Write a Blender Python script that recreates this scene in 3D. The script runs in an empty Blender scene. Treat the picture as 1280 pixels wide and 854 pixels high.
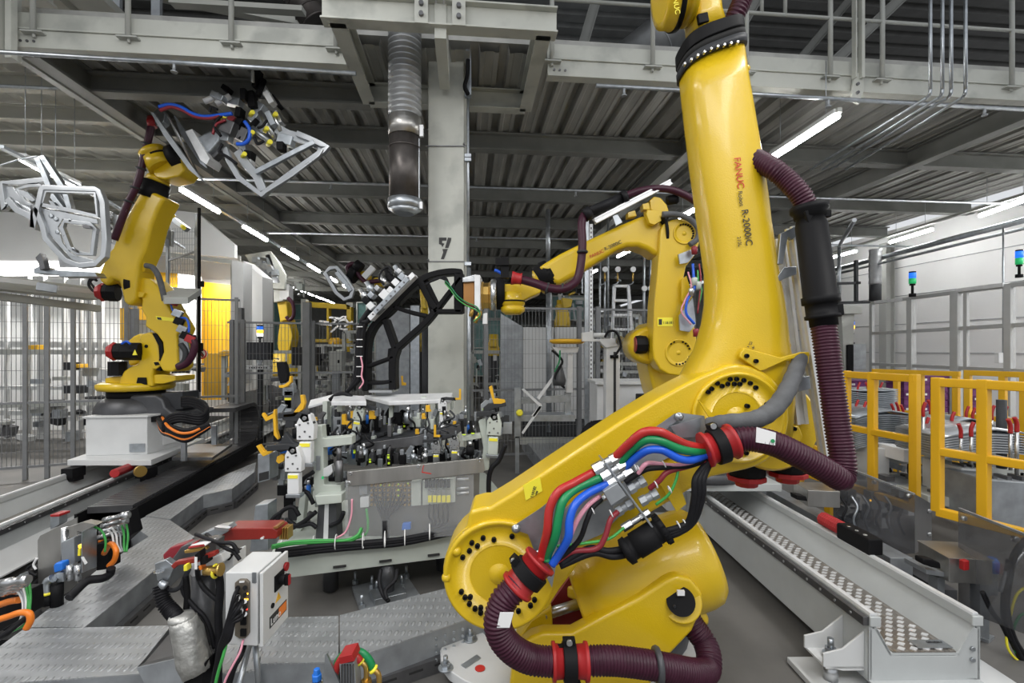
import bpy, bmesh, math, random
from mathutils import Vector, Matrix
random.seed(7)
F=604.0; CX=640.0; HY=438.0; EYE=1.6
PI=math.pi
V=Vector
ZUP=V((0,0,1))
def P(x,y,Y):            # a point seen at pixel (x,y) standing Y metres away
    return V(((x-CX)*Y/F, Y, EYE-(y-HY)*Y/F))
def G(x,y,z):            # the same, on the horizontal plane z
    Y=(EYE-z)*F/(y-HY)
    return V(((x-CX)*Y/F, Y, z))
A=math.radians(5.35)     # the hall is turned a little against the camera
UD=V((math.cos(A),math.sin(A),0)); VD=V((-math.sin(A),math.cos(A),0))
def B(u,v,z): return UD*u+VD*v+V((0,0,z))
scene=bpy.context.scene
COL=scene.collection
ORG={}
# ---------------------------------------------------------------- materials
MATS={}
def mat(name,col,rough=.5,metal=0.0,noise=0.0,nscale=20,bump=0.0,bscale=60,alpha=1.0,emit=0.0,trans=0.0,coat=0.0,spec=None,stain=None,stretch=None):
    m=bpy.data.materials.new(name); m.use_nodes=True
    nt=m.node_tree; b=nt.nodes['Principled BSDF']
    b.inputs['Base Color'].default_value=(*col,1)
    b.inputs['Roughness'].default_value=rough
    b.inputs['Metallic'].default_value=metal
    if spec is not None: b.inputs['Specular IOR Level'].default_value=spec
    if coat: b.inputs['Coat Weight'].default_value=coat; b.inputs['Coat Roughness'].default_value=.12
    if alpha<1: b.inputs['Alpha'].default_value=alpha
    if trans: b.inputs['Transmission Weight'].default_value=trans
    if emit:
        b.inputs['Emission Color'].default_value=(*col,1); b.inputs['Emission Strength'].default_value=emit
    tc=None
    if noise or bump or stain:
        tc=nt.nodes.new('ShaderNodeTexCoord')
        src=tc.outputs['Object']
        if stretch:
            mp=nt.nodes.new('ShaderNodeMapping'); mp.inputs['Scale'].default_value=stretch
            nt.links.new(src,mp.inputs['Vector']); src=mp.outputs['Vector']
    if noise:
        n=nt.nodes.new('ShaderNodeTexNoise'); n.inputs['Scale'].default_value=nscale; n.inputs['Detail'].default_value=5
        nt.links.new(src,n.inputs['Vector'])
        r=nt.nodes.new('ShaderNodeValToRGB')
        r.color_ramp.elements[0].position=.3; r.color_ramp.elements[1].position=.7
        r.color_ramp.elements[0].color=(*[c*(1-noise) for c in col],1)
        r.color_ramp.elements[1].color=(*[min(1,c*(1+noise)) for c in col],1)
        nt.links.new(n.outputs['Fac'],r.inputs['Fac'])
        out=r.outputs['Color']
        if stain:
            n2=nt.nodes.new('ShaderNodeTexNoise'); n2.inputs['Scale'].default_value=stain[1]; n2.inputs['Detail'].default_value=8
            nt.links.new(src,n2.inputs['Vector'])
            r2=nt.nodes.new('ShaderNodeValToRGB'); r2.color_ramp.elements[0].position=.52; r2.color_ramp.elements[1].position=.68
            nt.links.new(n2.outputs['Fac'],r2.inputs['Fac'])
            mx=nt.nodes.new('ShaderNodeMixRGB'); mx.inputs['Color2'].default_value=(*stain[0],1)
            nt.links.new(r2.outputs['Color'],mx.inputs['Fac']); nt.links.new(out,mx.inputs['Color1'])
            out=mx.outputs['Color']
        nt.links.new(out,b.inputs['Base Color'])
        rr=nt.nodes.new('ShaderNodeMapRange'); rr.inputs['To Min'].default_value=max(.03,rough-.1); rr.inputs['To Max'].default_value=min(1,rough+.12)
        nt.links.new(n.outputs['Fac'],rr.inputs['Value']); nt.links.new(rr.outputs['Result'],b.inputs['Roughness'])
    if bump:
        n3=nt.nodes.new('ShaderNodeTexNoise'); n3.inputs['Scale'].default_value=bscale; n3.inputs['Detail'].default_value=3
        nt.links.new(src,n3.inputs['Vector'])
        bp=nt.nodes.new('ShaderNodeBump'); bp.inputs['Strength'].default_value=bump; bp.inputs['Distance'].default_value=.004
        nt.links.new(n3.outputs['Fac'],bp.inputs['Height']); nt.links.new(bp.outputs['Normal'],b.inputs['Normal'])
    MATS[name]=m
    return m
YEL=(.67,.45,.009)
mat('yellow',YEL,.33,0,.05,3,.25,180,coat=.3)
mat('yellow_dim',(.60,.41,.02),.45,0,.08,4)
mat('amber',(.75,.42,.02),.4,0,.06,6)
mat('black',(.009,.009,.010),.55,0,spec=.12)
mat('black_gloss',(.010,.010,.011),.25,0)
mat('rubber',(.010,.010,.012),.5,0,.2,30,.2,120,spec=.2)
mat('charcoal',(.040,.042,.046),.55,.1,.15,8,spec=.25)
mat('dark_cast',(.07,.072,.078),.42,.3,.2,6,.3,60)
mat('hose',(.045,.009,.022),.38,0,.15,25,spec=.3)
mat('red',(.36,.012,.014),.45,0,.1,10)
mat('dark_red',(.24,.018,.012),.42,0,.12,8); mat('red_cable',(.42,.02,.018),.35,0,.08,10)
mat('green_cable',(.005,.22,.07),.35,0,.08,10)
mat('blue_cable',(.01,.10,.62),.35,0,.08,10)
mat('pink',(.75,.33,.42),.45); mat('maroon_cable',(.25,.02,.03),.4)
mat('lime',(.05,.35,.07),.4); mat('orange',(.85,.22,.02),.4); mat('blue',(.02,.18,.70),.4)
mat('galv',(.42,.45,.48),.36,.85,.18,14,.1,40)
mat('galv_dull',(.34,.36,.38),.5,.6,.2,9)
mat('steel',(.55,.56,.57),.28,.95,.12,12)
mat('steel_brushed',(.46,.45,.43),.35,.9,.15,10,stretch=(1,1,.2))
mat('dark_steel',(.16,.16,.165),.4,.8,.2,12)
mat('alu',(.74,.75,.76),.4,.25,.08,12)
mat('white_paint',(.62,.63,.63),.45,0,.05,5)
mat('track_paint',(.47,.49,.49),.42,0,.05,6,.1,80)
mat('cream_steel',(.50,.51,.465),.5,0,.07,4,stain=((.36,.37,.34),3))
mat('beam_grey',(.40,.41,.385),.5,0,.07,4)
mat('beam_dark',(.22,.225,.212),.55,.1,.12,4)
mat('fence_grey',(.20,.205,.21),.45,.3,.1,8)
mat('wall_white',(.84,.845,.84),.55,0,.03,2)
mat('pale_green',(.50,.54,.49),.5,0,.06,8)
mat('clamp_white',(.72,.73,.74),.4,0,.04,8)
mat('cloth_grey',(.10,.103,.108),.8,0,.2,20,.4,60)
mat('module_brown',(.14,.12,.095),.5,.2,.15,30); mat('copper',(.36,.17,.05),.4,.5,.1,8); mat('brass',(.65,.42,.12),.3,.9); mat('gold_lens',(.75,.6,.02),.3)
mat('purple',(.16,.04,.16),.5,0,.15,10)
mat('paper',(.80,.80,.80),.6); mat('print_dark',(.03,.03,.03),.6); mat('print_red',(.55,.03,.02),.6)
mat('sticker_yellow',(.90,.80,.05),.45)
mat('foil',(.46,.46,.44),.45,.65,.25,22,1.0,45)
mat('panel_silver',(.46,.48,.50),.3,.6,.08,5,.12,8)
mat('screen',(.015,.016,.02),.25)
mat('lamp_glow',(1,.99,.97),.5,0,emit=52.0)
mat('sky_glow',(.85,.93,1),.5,0,emit=4.0)
mat('led_blue',(.02,.18,.9),.4,0,emit=.8); mat('led_green',(.03,.55,.18),.4,0,emit=.25); mat('lamp_soft',(1,.98,.95),.4,0,emit=1.5); mat('led_amber',(1,.5,.03),.4,0,emit=3)
mat('led_lime',(.55,.75,.03),.4,0,emit=.25); mat('led_red',(1,.05,.03),.4,0,emit=1.5)
mat('acrylic',(.70,.72,.74),.08,0,alpha=.14); mat('acrylic_smoke',(.13,.135,.15),.10,0,.3,6,alpha=.55)
mat('teal',(.10,.21,.20),.4,0,.3,4)
mat('duct',(.36,.37,.38),.42,.7,.15,6); mat('duct_dark',(.10,.09,.085),.4,.7,.35,6)
mat('deck',(.38,.38,.36),.55,.15,.22,5,stretch=(1,.25,1))
mat('roof_light',(.52,.52,.475),.6,.05,.06,3)
mat('roof_dark',(.15,.15,.145),.6,.2,.2,3)
mat('seam_dark',(.02,.02,.02),.8)
# floor: worn grey concrete
def floor_mat():
    m=mat('concrete',(.135,.130,.122),.55,0,.28,1.3,.2,30,stain=((.085,.083,.08),.9))
    return m
floor_mat()
# tread plate: galvanised with raised dashes (a regular two way pattern, as bump)
def tread(name,col,sc,metal=.75,rough=.38):
    m=mat(name,col,rough,metal,.12,5)
    nt=m.node_tree; b=nt.nodes['Principled BSDF']
    tc=nt.nodes.new('ShaderNodeTexCoord')
    outs=[]
    for ang,off in ((45,0),(-45,.5)):
        mp=nt.nodes.new('ShaderNodeMapping'); mp.inputs['Rotation'].default_value=(0,0,math.radians(ang))
        mp.inputs['Scale'].default_value=(sc,sc*.42,sc); mp.inputs['Location'].default_value=(off,off,0)
        nt.links.new(tc.outputs['Object'],mp.inputs['Vector'])
        vo=nt.nodes.new('ShaderNodeTexVoronoi'); vo.inputs['Randomness'].default_value=0; vo.inputs['Scale'].default_value=1; vo.voronoi_dimensions='2D'
        nt.links.new(mp.outputs['Vector'],vo.inputs['Vector'])
        mr=nt.nodes.new('ShaderNodeMapRange'); mr.inputs['From Min'].default_value=.12; mr.inputs['From Max'].default_value=.22
        mr.inputs['To Min'].default_value=1; mr.inputs['To Max'].default_value=0
        nt.links.new(vo.outputs['Distance'],mr.inputs['Value']); outs.append(mr.outputs['Result'])
    ad=nt.nodes.new('ShaderNodeMath'); ad.operation='MAXIMUM'
    nt.links.new(outs[0],ad.inputs[0]); nt.links.new(outs[1],ad.inputs[1])
    bp=nt.nodes.new('ShaderNodeBump'); bp.inputs['Strength'].default_value=.9; bp.inputs['Distance'].default_value=.005
    old=b.inputs['Base Color'].links[0].from_socket; mx=nt.nodes.new('ShaderNodeMixRGB'); mx.inputs['Color2'].default_value=(*[min(1,c*1.22) for c in col],1)
    nt.links.new(old,mx.inputs['Color1']); nt.links.new(ad.outputs[0],mx.inputs['Fac']); nt.links.new(mx.outputs['Color'],b.inputs['Base Color'])
    nt.links.new(ad.outputs[0],bp.inputs['Height']); nt.links.new(bp.outputs['Normal'],b.inputs['Normal'])
    return m
tread('tread',(.40,.415,.43),21,.55,.42)
# ---------------------------------------------------------------- mesh builder
def rotm(z=0,x=0,y=0):
    return Matrix.Rotation(math.radians(z),3,'Z')@Matrix.Rotation(math.radians(y),3,'Y')@Matrix.Rotation(math.radians(x),3,'X')
def basis(d,up=ZUP):
    d=d.normalized(); s=d.cross(up)
    if s.length<1e-5: s=V((1,0,0))
    s.normalize(); u=s.cross(d); return d,s,u
def catmull(pts,res=6):
    pts=[V(p) for p in pts]
    if len(pts)<3: return pts
    q=[pts[0]*2-pts[1]]+pts+[pts[-1]*2-pts[-2]]; out=[]
    for i in range(1,len(q)-2):
        a,b,c,d=q[i-1],q[i],q[i+1],q[i+2]
        for k in range(res):
            t=k/res
            out.append(.5*((2*b)+(c-a)*t+(2*a-5*b+4*c-d)*t*t+(3*b-a-3*c+d)*t*t*t))
    out.append(pts[-1]); return out
def resample(pts,step):
    L=[0]
    for i in range(1,len(pts)): L.append(L[-1]+(pts[i]-pts[i-1]).length)
    n=max(2,int(L[-1]/step)); out=[]; j=0
    for k in range(n+1):
        s=L[-1]*k/n
        while j<len(L)-2 and L[j+1]<s: j+=1
        seg=L[j+1]-L[j] or 1e-9
        out.append(pts[j].lerp(pts[j+1],(s-L[j])/seg))
    return out
class MB:
    def __init__(s): s.bm=bmesh.new()
    def face(s,vs,smooth=False):
        try:
            f=s.bm.faces.new(vs); f.smooth=smooth; return f
        except ValueError: return None
    def box(s,c,sz,R=None):
        c=V(c); hx,hy,hz=[k/2 for k in sz]
        vs=[]
        for dz in (-hz,hz):
            for dx,dy in ((-hx,-hy),(hx,-hy),(hx,hy),(-hx,hy)):
                p=V((dx,dy,dz)); p=R@p if R is not None else p
                vs.append(s.bm.verts.new(c+p))
        for f in ((3,2,1,0),(4,5,6,7),(0,1,5,4),(1,2,6,5),(2,3,7,6),(3,0,4,7)): s.face([vs[i] for i in f])
        return s
    def beam(s,p0,p1,w,h,up=ZUP):
        p0=V(p0);p1=V(p1); d,sd,u=basis(p1-p0,up)
        R=Matrix((sd,d,u)).transposed()
        return s.box((p0+p1)/2,(w,(p1-p0).length,h),R)
    def ibeam(s,p0,p1,w,h,t=.015,tw=.012,up=ZUP):
        p0=V(p0);p1=V(p1); d,sd,u=basis(p1-p0,up)
        s.beam(p0+u*(h/2-t/2),p1+u*(h/2-t/2),w,t,up); s.beam(p0-u*(h/2-t/2),p1-u*(h/2-t/2),w,t,up)
        return s.beam(p0,p1,tw,h-2*t,up)
    def ring(s,c,d,r,n,ux=None):
        d,sd,u=basis(d) if ux is None else (d,ux,ux.cross(d))
        return [s.bm.verts.new(c+sd*(r*math.cos(2*PI*k/n))+u*(r*math.sin(2*PI*k/n))) for k in range(n)]
    def cyl(s,p0,p1,r0,r1=None,n=16,smooth=True):
        p0=V(p0);p1=V(p1); r1=r0 if r1 is None else r1
        a=s.ring(p0,p1-p0,r0,n); b=s.ring(p1,p1-p0,r1,n)
        for k in range(n): s.face((a[k],a[(k+1)%n],b[(k+1)%n],b[k]),smooth)
        s.face(a[::-1]); s.face(b); return s
    def lathe(s,p0,d,prof,n=24,smooth=True):
        p0=V(p0); d=V(d).normalized(); prev=None; first=None
        for t,r in prof:
            rg=s.ring(p0+d*t,d,max(r,1e-4),n)
            if prev:
                for k in range(n): s.face((prev[k],prev[(k+1)%n],rg[(k+1)%n],rg[k]),smooth)
            else: first=rg
            prev=rg
        s.face(first[::-1]); s.face(prev); return s
    def sweep(s,pts,radii,n=8,smooth=True,closed=False):
        prev=None; sd=None; rings=[]
        for i,p in enumerate(pts):
            a=pts[max(i-1,0)]; b=pts[min(i+1,len(pts)-1)]; d=(b-a)
            if d.length<1e-9: d=V((0,0,1))
            d.normalize()
            if sd is None: _,sd,_=basis(d)
            sd=sd-d*sd.dot(d)
            if sd.length<1e-5: _,sd,_=basis(d)
            sd.normalize(); r=radii[i] if isinstance(radii,list) else radii
            u=sd.cross(d)
            rg=[s.bm.verts.new(p+sd*(r*math.cos(2*PI*k/n))+u*(r*math.sin(2*PI*k/n))) for k in range(n)]
            if prev:
                for k in range(n): s.face((prev[k],prev[(k+1)%n],rg[(k+1)%n],rg[k]),smooth)
            else: s.face(rg[::-1])
            prev=rg
        s.face(prev); return s
    def tube(s,pts,r,n=8,res=6):
        return s.sweep(catmull(pts,res),r,n)
    def hose(s,pts,r,pitch=.013,dep=.14,n=20):
        q=resample(catmull(pts,10),pitch/4); k=[1,1-dep*.55,1-dep,1-dep*.35]
        return s.sweep(q,[r*k[i%4] for i in range(len(q))],n)
    def prism(s,pts,vec,smooth=False):
        vec=V(vec); a=[s.bm.verts.new(V(p)) for p in pts]; b=[s.bm.verts.new(V(p)+vec) for p in pts]; n=len(a)
        s.face(a); s.face(b[::-1])
        for k in range(n): s.face((a[k],b[k],b[(k+1)%n],a[(k+1)%n]),smooth)
        return s
    def px(s,pts,Y,dep): return s.prism([P(x,y,Y) for x,y in pts],(0,dep,0))
    def slab(s,pts,z,th): return s.prism([G(x,y,z) for x,y in pts],(0,0,-th))
    def ball(s,c,r,n=14,sq=(1,1,1)):
        c=V(c); prev=None; m=n//2; top=s.bm.verts.new(c+V((0,0,r*sq[2]))); bot=s.bm.verts.new(c-V((0,0,r*sq[2])))
        for i in range(1,m):
            th=PI*i/m
            rg=[s.bm.verts.new(c+V((r*sq[0]*math.sin(th)*math.cos(2*PI*k/n),r*sq[1]*math.sin(th)*math.sin(2*PI*k/n),r*sq[2]*math.cos(th)))) for k in range(n)]
            for k in range(n):
                if prev: s.face((prev[k],rg[k],rg[(k+1)%n],prev[(k+1)%n]),True)
                else: s.face((top,rg[k],rg[(k+1)%n]),True)
            prev=rg
        for k in range(n): s.face((bot,prev[(k+1)%n],prev[k]),True)
        return s
    def torus(s,c,d,R,r,n=28,m=8):
        c=V(c); d,sd,u=basis(V(d)); rings=[]
        for i in range(n):
            a=2*PI*i/n; o=sd*math.cos(a)+u*math.sin(a)
            rings.append([s.bm.verts.new(c+o*(R+r*math.cos(2*PI*k/m))+d*(r*math.sin(2*PI*k/m))) for k in range(m)])
        for i in range(n):
            a=rings[i]; b=rings[(i+1)%n]
            for k in range(m): s.face((a[k],b[k],b[(k+1)%m],a[(k+1)%m]),True)
        return s
    def build(s,name,material,parent=None,bevel=0,label=None,segs=2,origin=None):
        me=bpy.data.meshes.new(name)
        bmesh.ops.recalc_face_normals(s.bm,faces=s.bm.faces)
        s.bm.to_mesh(me); s.bm.free()
        me.materials.append(MATS[material] if isinstance(material,str) else material)
        o=bpy.data.objects.new(name,me); COL.objects.link(o)
        if parent is not None:
            L=ORG[parent.name]; o.parent=parent
        elif origin is not None: L=V(origin)
        else:
            xs=[v.co for v in me.vertices]
            lo=V([min(c[i] for c in xs) for i in range(3)]); hi=V([max(c[i] for c in xs) for i in range(3)])
            L=V(((lo.x+hi.x)/2,(lo.y+hi.y)/2,lo.z))
        me.transform(Matrix.Translation(-L)); ORG[o.name]=L
        if parent is None: o.location=L
        if bevel:
            md=o.modifiers.new('bevel','BEVEL'); md.width=bevel; md.segments=segs; md.limit_method='ANGLE'; md.angle_limit=math.radians(35)
            md.harden_normals=False
            for p in me.polygons: p.use_smooth=True
            try: 
                wn=o.modifiers.new('wn','WEIGHTED_NORMAL'); wn.keep_sharp=True
            except Exception: pass
        if label: o['label']=label
        return o
def tag(o,label,cat,group=None,kind=None):
    o['label']=label; o['category']=cat
    if group: o['group']=group
    if kind: o['kind']=kind
    return o
def thing(name,loc,label,cat,group=None):
    o=bpy.data.objects.new(name,None); COL.objects.link(o); o.location=loc; ORG[o.name]=V(loc); o.empty_display_size=.1
    return tag(o,label,cat,group)
def struct(o):
    o['kind']='structure'; return o
def copy_tree(o,loc=None,rz=None,label=None,parent=None,scale=None):
    c=o.copy(); COL.objects.link(c)
    if parent is not None: c.parent=parent
    if loc is not None: c.location=loc
    if rz is not None: c.rotation_euler=(0,0,rz)
    if scale is not None: c.scale=(scale,)*3
    if label: c['label']=label
    ORG[c.name]=V(c.location)
    for ch in list(o.children): copy_tree(ch,parent=c)
    return c
def text(name,body,pos,xdir,ydir,size,material,parent,ext=.0008,label=None,align='LEFT'):
    cu=bpy.data.curves.new(name,'FONT'); cu.body=body; cu.size=size; cu.extrude=ext; cu.align_x=align
    t=bpy.data.objects.new(name,cu); COL.objects.link(t)
    dg=bpy.context.evaluated_depsgraph_get(); dg.update()
    me=bpy.data.meshes.new_from_object(t.evaluated_get(dg))
    bpy.data.objects.remove(t)
    x=V(xdir).normalized(); y=V(ydir); y=(y-x*y.dot(x)).normalized(); z=x.cross(y)
    M=Matrix((x,y,z)).transposed().to_4x4(); M.translation=V(pos)-ORG[parent.name]
    me.transform(M); me.materials.clear(); me.materials.append(MATS[material])
    o=bpy.data.objects.new(name,me); COL.objects.link(o); o.parent=parent; ORG[o.name]=ORG[parent.name]
    if label: o['label']=label
    return o
def arc(cx,cy,r,a0,a1,n):       # pixel arc, angles in degrees, 0 = right, 90 = up
    return [(cx+r*math.cos(math.radians(a0+(a1-a0)*i/n)),cy-r*math.sin(math.radians(a0+(a1-a0)*i/n))) for i in range(n+1)]
# ================================================================ camera
cam=bpy.data.cameras.new('camera'); co=bpy.data.objects.new('camera',cam); COL.objects.link(co)
co.location=(0,0,EYE); co.rotation_euler=(PI/2,0,0)
cam.sensor_width=36; cam.sensor_fit='HORIZONTAL'; cam.lens=36*F/1280; cam.shift_y=(HY-427)/1280; cam.clip_start=.05; cam.clip_end=200
scene.camera=co
scene.view_settings.view_transform='Standard'; scene.view_settings.look='None'; scene.view_settings.gamma=1; scene.view_settings.use_curve_mapping=False
scene.view_settings.exposure=0.0
w=bpy.data.worlds.new('world'); scene.world=w; w.use_nodes=True
w.node_tree.nodes['Background'].inputs[0].default_value=(.93,.96,1,1); w.node_tree.nodes['Background'].inputs[1].default_value=WORLD if 'WORLD' in globals() else .78
def area(name,loc,sx,sy,power,col=(1,.98,.95),rot=(0,0,0)):
    l=bpy.data.lights.new(name,'AREA'); l.shape='RECTANGLE'; l.size=sx; l.size_y=sy; l.energy=power; l.color=col
    o=bpy.data.objects.new(name,l); COL.objects.link(o); o.location=loc; o.rotation_euler=rot; return o
# unseen fill lights added overhead, behind the camera and out to both sides
area('fill_light',(-2.2,.6,4.6),.5,4.5,110,rot=(0,0,-A))
area('fill_light',(2.4,.3,4.6),.5,4.5,110,rot=(0,0,-A))
area('fill_light',(0.2,-1.6,4.2),4,.6,80,rot=(math.radians(35),0,0))
area('fill_light',(7.6,4.0,3.9),.15,3.5,170,rot=(0,math.radians(-12),-A))  # added out of view to brighten the white right wall
area('fill_light',(-6.5,2.5,4.6),.3,4,150,rot=(0,0,-A))
# ================================================================ floor, walls, roof
m=MB(); m.box((0,14,-.05),(60,62,.1)); struct(m.build('floor','concrete'))
# corrugated deck of the mezzanine, seen from below
m=MB(); u=-3.6; v0,v1=4.35,34.0; pitch=.265
while u<9.05:
    prof=[(0,4.37),(.012,4.285),(.05,4.285),(.06,4.293),(.13,4.293),(.14,4.285),(.18,4.285),(.192,4.37),(pitch,4.37)]
    lo=[m.bm.verts.new(B(u+a,v0,z)) for a,z in prof]; hi=[m.bm.verts.new(B(u+a,v1,z)) for a,z in prof]
    for k in range(8): m.face((lo[k],lo[k+1],hi[k+1],hi[k]))
    u+=pitch
m.prism([B(-3.6,v0,4.375),B(9.1,v0,4.375),B(9.1,v1,4.375),B(-3.6,v1,4.375)],(0,0,.06))
struct(m.build('ceiling','deck'))
# higher roof over the left bay and far above the mezzanine
m=MB(); u=-13
while u<-3.7:
    m.prism([B(u,1,4.95),B(u+.3,1,4.95),B(u+.33,1,5.0),B(u-.03,1,5.0)],VD*33); u+=.42
m.prism([B(-14,1,5.0),B(-3.62,1,5.0),B(-3.62,34,5.0),B(-14,34,5.0)],(0,0,.05))
struct(m.build('ceiling','roof_light'))
m=MB(); m.prism([B(-14,3,8.6),B(14,3,8.6),B(14,30,8.6),B(-14,30,8.6)],(0,0,.1))
v=3
while v<20:
    m.prism([B(-14,v,8.52),B(-14,v+.22,8.52),B(-14,v+.26,8.6),B(-14,v-.04,8.6)],UD*28); v+=.4
struct(m.build('ceiling','roof_dark'))
# purlins of the left bay
n=1
def trim(mb,material,bevel=0):
    global n
    o=struct(mb.build('trim_%d'%n,material,bevel=bevel)); n+=1; return o
for k,v in enumerate([3.9,4.7,5.5,6.3,7.1,8.0,9.0,10.2,11.5,13,15,17.5,21,26]):
    m=MB(); m.ibeam(B(-13,v,4.8),B(-3.7,v,4.8),.1,.2,.02,.02); trim(m,'roof_light')
# cross beams under the deck
for k,v in enumerate([5.97,7.95,9.7,11.6,13.8,16.3,19,23,28,33]):
    m=MB(); m.ibeam(B(-3.6,v,4.165),B(9.1,v,4.165),.14,.21,.02,.02); trim(m,'beam_dark')
m=MB(); m.ibeam(B(-3.6,5.02,4.165),B(-.98,5.02,4.165),.14,.20,.02,.02); trim(m,'beam_dark')
# long beams running away from the camera
for u_,z_ in ((-3.63,4.17),(2.75,4.15),(5.9,4.15)):
    m=MB(); m.ibeam(B(u_,4.4,z_),B(u_,33,z_),.14,.24,.02,.02); trim(m,'beam_dark')
m=MB(); m.beam(B(-3.75,4.3,4.06),B(-3.75,33,4.06),.07,.04); trim(m,'beam_grey')
# right wall of white insulated panels with fine joints
m=MB(); m.prism([B(9.15,2,0),B(9.15,34,0),B(9.15,34,4.2),B(9.15,2,4.2)],UD*.15)
wr=struct(m.build('wall_right','wall_white'))
for k,z in enumerate([.95,1.55,2.15,2.75,3.35]):
    m=MB(); m.beam(B(9.14,2.5,z),B(9.14,34,z),.012,.012); trim(m,'galv_dull')
m=MB(); m.prism([B(-14,34,0),B(9.3,34,0),B(9.3,34,9),B(-14,34,9)],VD*.2); struct(m.build('wall_back','beam_dark'))
m=MB(); m.prism([B(-14,1,0),B(-14,34,0),B(-14,34,9),B(-14,1,9)],UD*-.2); struct(m.build('wall_left','wall_white'))
# wall stanchions on the right
for v in (9.6,13.5,18):
    m=MB(); m.ibeam(B(9.0,v,0.0),B(9.0,v,3.9),.18,.2,.015,.012,up=UD); trim(m,'beam_grey')
# ================================================================ mezzanine edge and its railing
VE=4.27
def mezz_edge(u0,u1,label):
    t=thing('mezzanine_edge',B((u0+u1)/2,VE,4.06),label,'beam')
    m=MB(); m.prism([B(u0,VE,4.06),B(u0,VE,4.2),B(u0,VE+.012,4.2),B(u0,VE+.012,4.075),B(u0,VE+.1,4.075),B(u0,VE+.1,4.06)],UD*(u1-u0)); 
    m.beam(B(u0,VE+.02,4.208),B(u1,VE+.02,4.208),.07,.014); m.build('channel','cream_steel',t,.003)
    m=MB(); m.beam(B(u0,VE+.03,4.287),B(u1,VE+.03,4.287),.008,.145); m.build('kick_plate','cream_steel',t)
    m=MB()
    for k in range(3): m.cyl(B(u0+.06+.05*k,VE-.006,4.11),B(u0+.06+.05*k,VE+.002,4.11),.011,n=8)
    m.build('bolts','dark_steel',t)
    return t
mezz_edge(-3.66,-1.02,'cream painted steel edge beam of the platform, left of the concrete-coloured column')
mezz_edge(.72,5.6,'cream painted steel edge beam of the platform, right of the column behind the big robot')
def u_at(px,v):     # building u where the plane v meets pixel column px
    k=(px-CX)/F
    # x=k*y ; x=u c - v s ; y=u s + v c
    c,s=math.cos(A),math.sin(A)
    return (v*s+k*v*c)/(c-k*s)
rail_posts=[41,160,289,420,690,816,933,1038,1103,1265]
words=['farthest left','second from the left','left of the flexible duct','behind the left arm of the bracket frame','just right of the bracket frame','left of the big robot wrist','just right of the big robot arm','beside the doubled flat upright','right of the doubled flat upright','farthest right']
for pxx,wd in zip(rail_posts,words):
    uu=u_at(pxx,VE-.03); t=thing('railing_post',B(uu,VE-.03,4.15),'pale round railing post of the platform edge, '+wd,'post','railing posts of the platform')
    m=MB(); m.cyl(B(uu,VE-.03,4.17),B(uu,VE-.03,5.25),.021,n=12); m.build('pole','beam_grey',t)
    m=MB(); m.beam(B(uu-.08,VE-.02,4.165),B(uu+.08,VE-.02,4.165),.07,.012); m.cyl(B(uu,VE-.02,4.13),B(uu,VE-.02,4.16),.012,n=8); m.build('foot_plate','beam_grey',t)
for u0,u1,lb in ((-3.66,-1.0,'pale round handrail over the platform edge left of the column'),(.75,5.6,'pale round handrail over the platform edge at the right')):
    m=MB()
    for z in (4.72,5.2): m.cyl(B(u0,VE-.03,z),B(u1,VE-.03,z),.017,n=10)
    if u0>0: m.cyl(B(2.72,VE-.03,4.72),B(2.72,VE-.03,5.2),.017,n=10); m.cyl(B(2.95,VE-.03,4.72),B(2.95,VE-.03,5.2),.017,n=10)
    tag(m.build('handrail','beam_grey'),lb,'railing')
# flat double upright on the right
uu=u_at(1066,VE); t=thing('strut_upright',B(uu,VE-.05,3.95),'flat cream steel upright bolted over the right platform edge','post')
m=MB(); m.beam(B(uu-.035,VE-.06,4.15),B(uu-.035,VE-.06,5.3),.05,.012,up=UD); m.beam(B(uu+.035,VE-.06,4.15),B(uu+.035,VE-.06,5.3),.05,.03,up=UD); m.build('uprights','cream_steel',t)
m=MB(); m.prism([B(uu-.06,VE-.05,3.95),B(uu+.02,VE-.05,3.92),B(uu+.07,VE-.05,4.05),B(uu+.06,VE-.05,4.28),B(uu-.03,VE-.05,4.15)],VD*.02); m.build('gusset','cream_steel',t)
m=MB(); 
for z in (4.02,4.1): m.cyl(B(uu,VE-.07,z),B(uu,VE-.03,z),.014,n=8)
m.build('bolts','dark_steel',t)
# bracket frame around the column
t=thing('bracket_frame',B(-.1,3.6,4.06),'heavy cream steel bracket frame jutting out around the column top','frame')
FV0,FV1=3.74,4.95
uL,uR=-.97,.6
m=MB(); m.ibeam(B(-1.08,FV0,4.16),B(.70,FV0,4.16),.12,.2,.014,.012); m.build('front_beam','cream_steel',t,.002)
for uu in (uL,uR):
    m=MB(); m.ibeam(B(uu,FV0,4.16),B(uu,FV1,4.16),.12,.2,.014,.012); m.build('side_beam','cream_steel',t,.002)
m=MB(); m.ibeam(B(uL,FV1,4.16),B(uR,FV1,4.16),.12,.2,.014,.012); m.build('rear_beam','cream_steel',t,.002)
m=MB()
for uu in (-.34,-.06):
    m.beam(B(uu,FV0-.065,4.16),B(uu,FV0-.065,4.16)+VD*.01,.1,.2)
m.build('splice_plate','cream_steel',t)
m=MB()
for uu in (-.34,-.06):
    for z in (4.12,4.2): m.cyl(B(uu,FV0-.09,z),B(uu,FV0-.06,z),.018,n=8)
m.build('bolts','dark_steel',t)
m=MB(); m.beam(B(-.20,FV0-.02,4.12),B(-.20,4.45,4.12),.09,.28); m.build('centre_bracket','cream_steel',t,.002)
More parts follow.
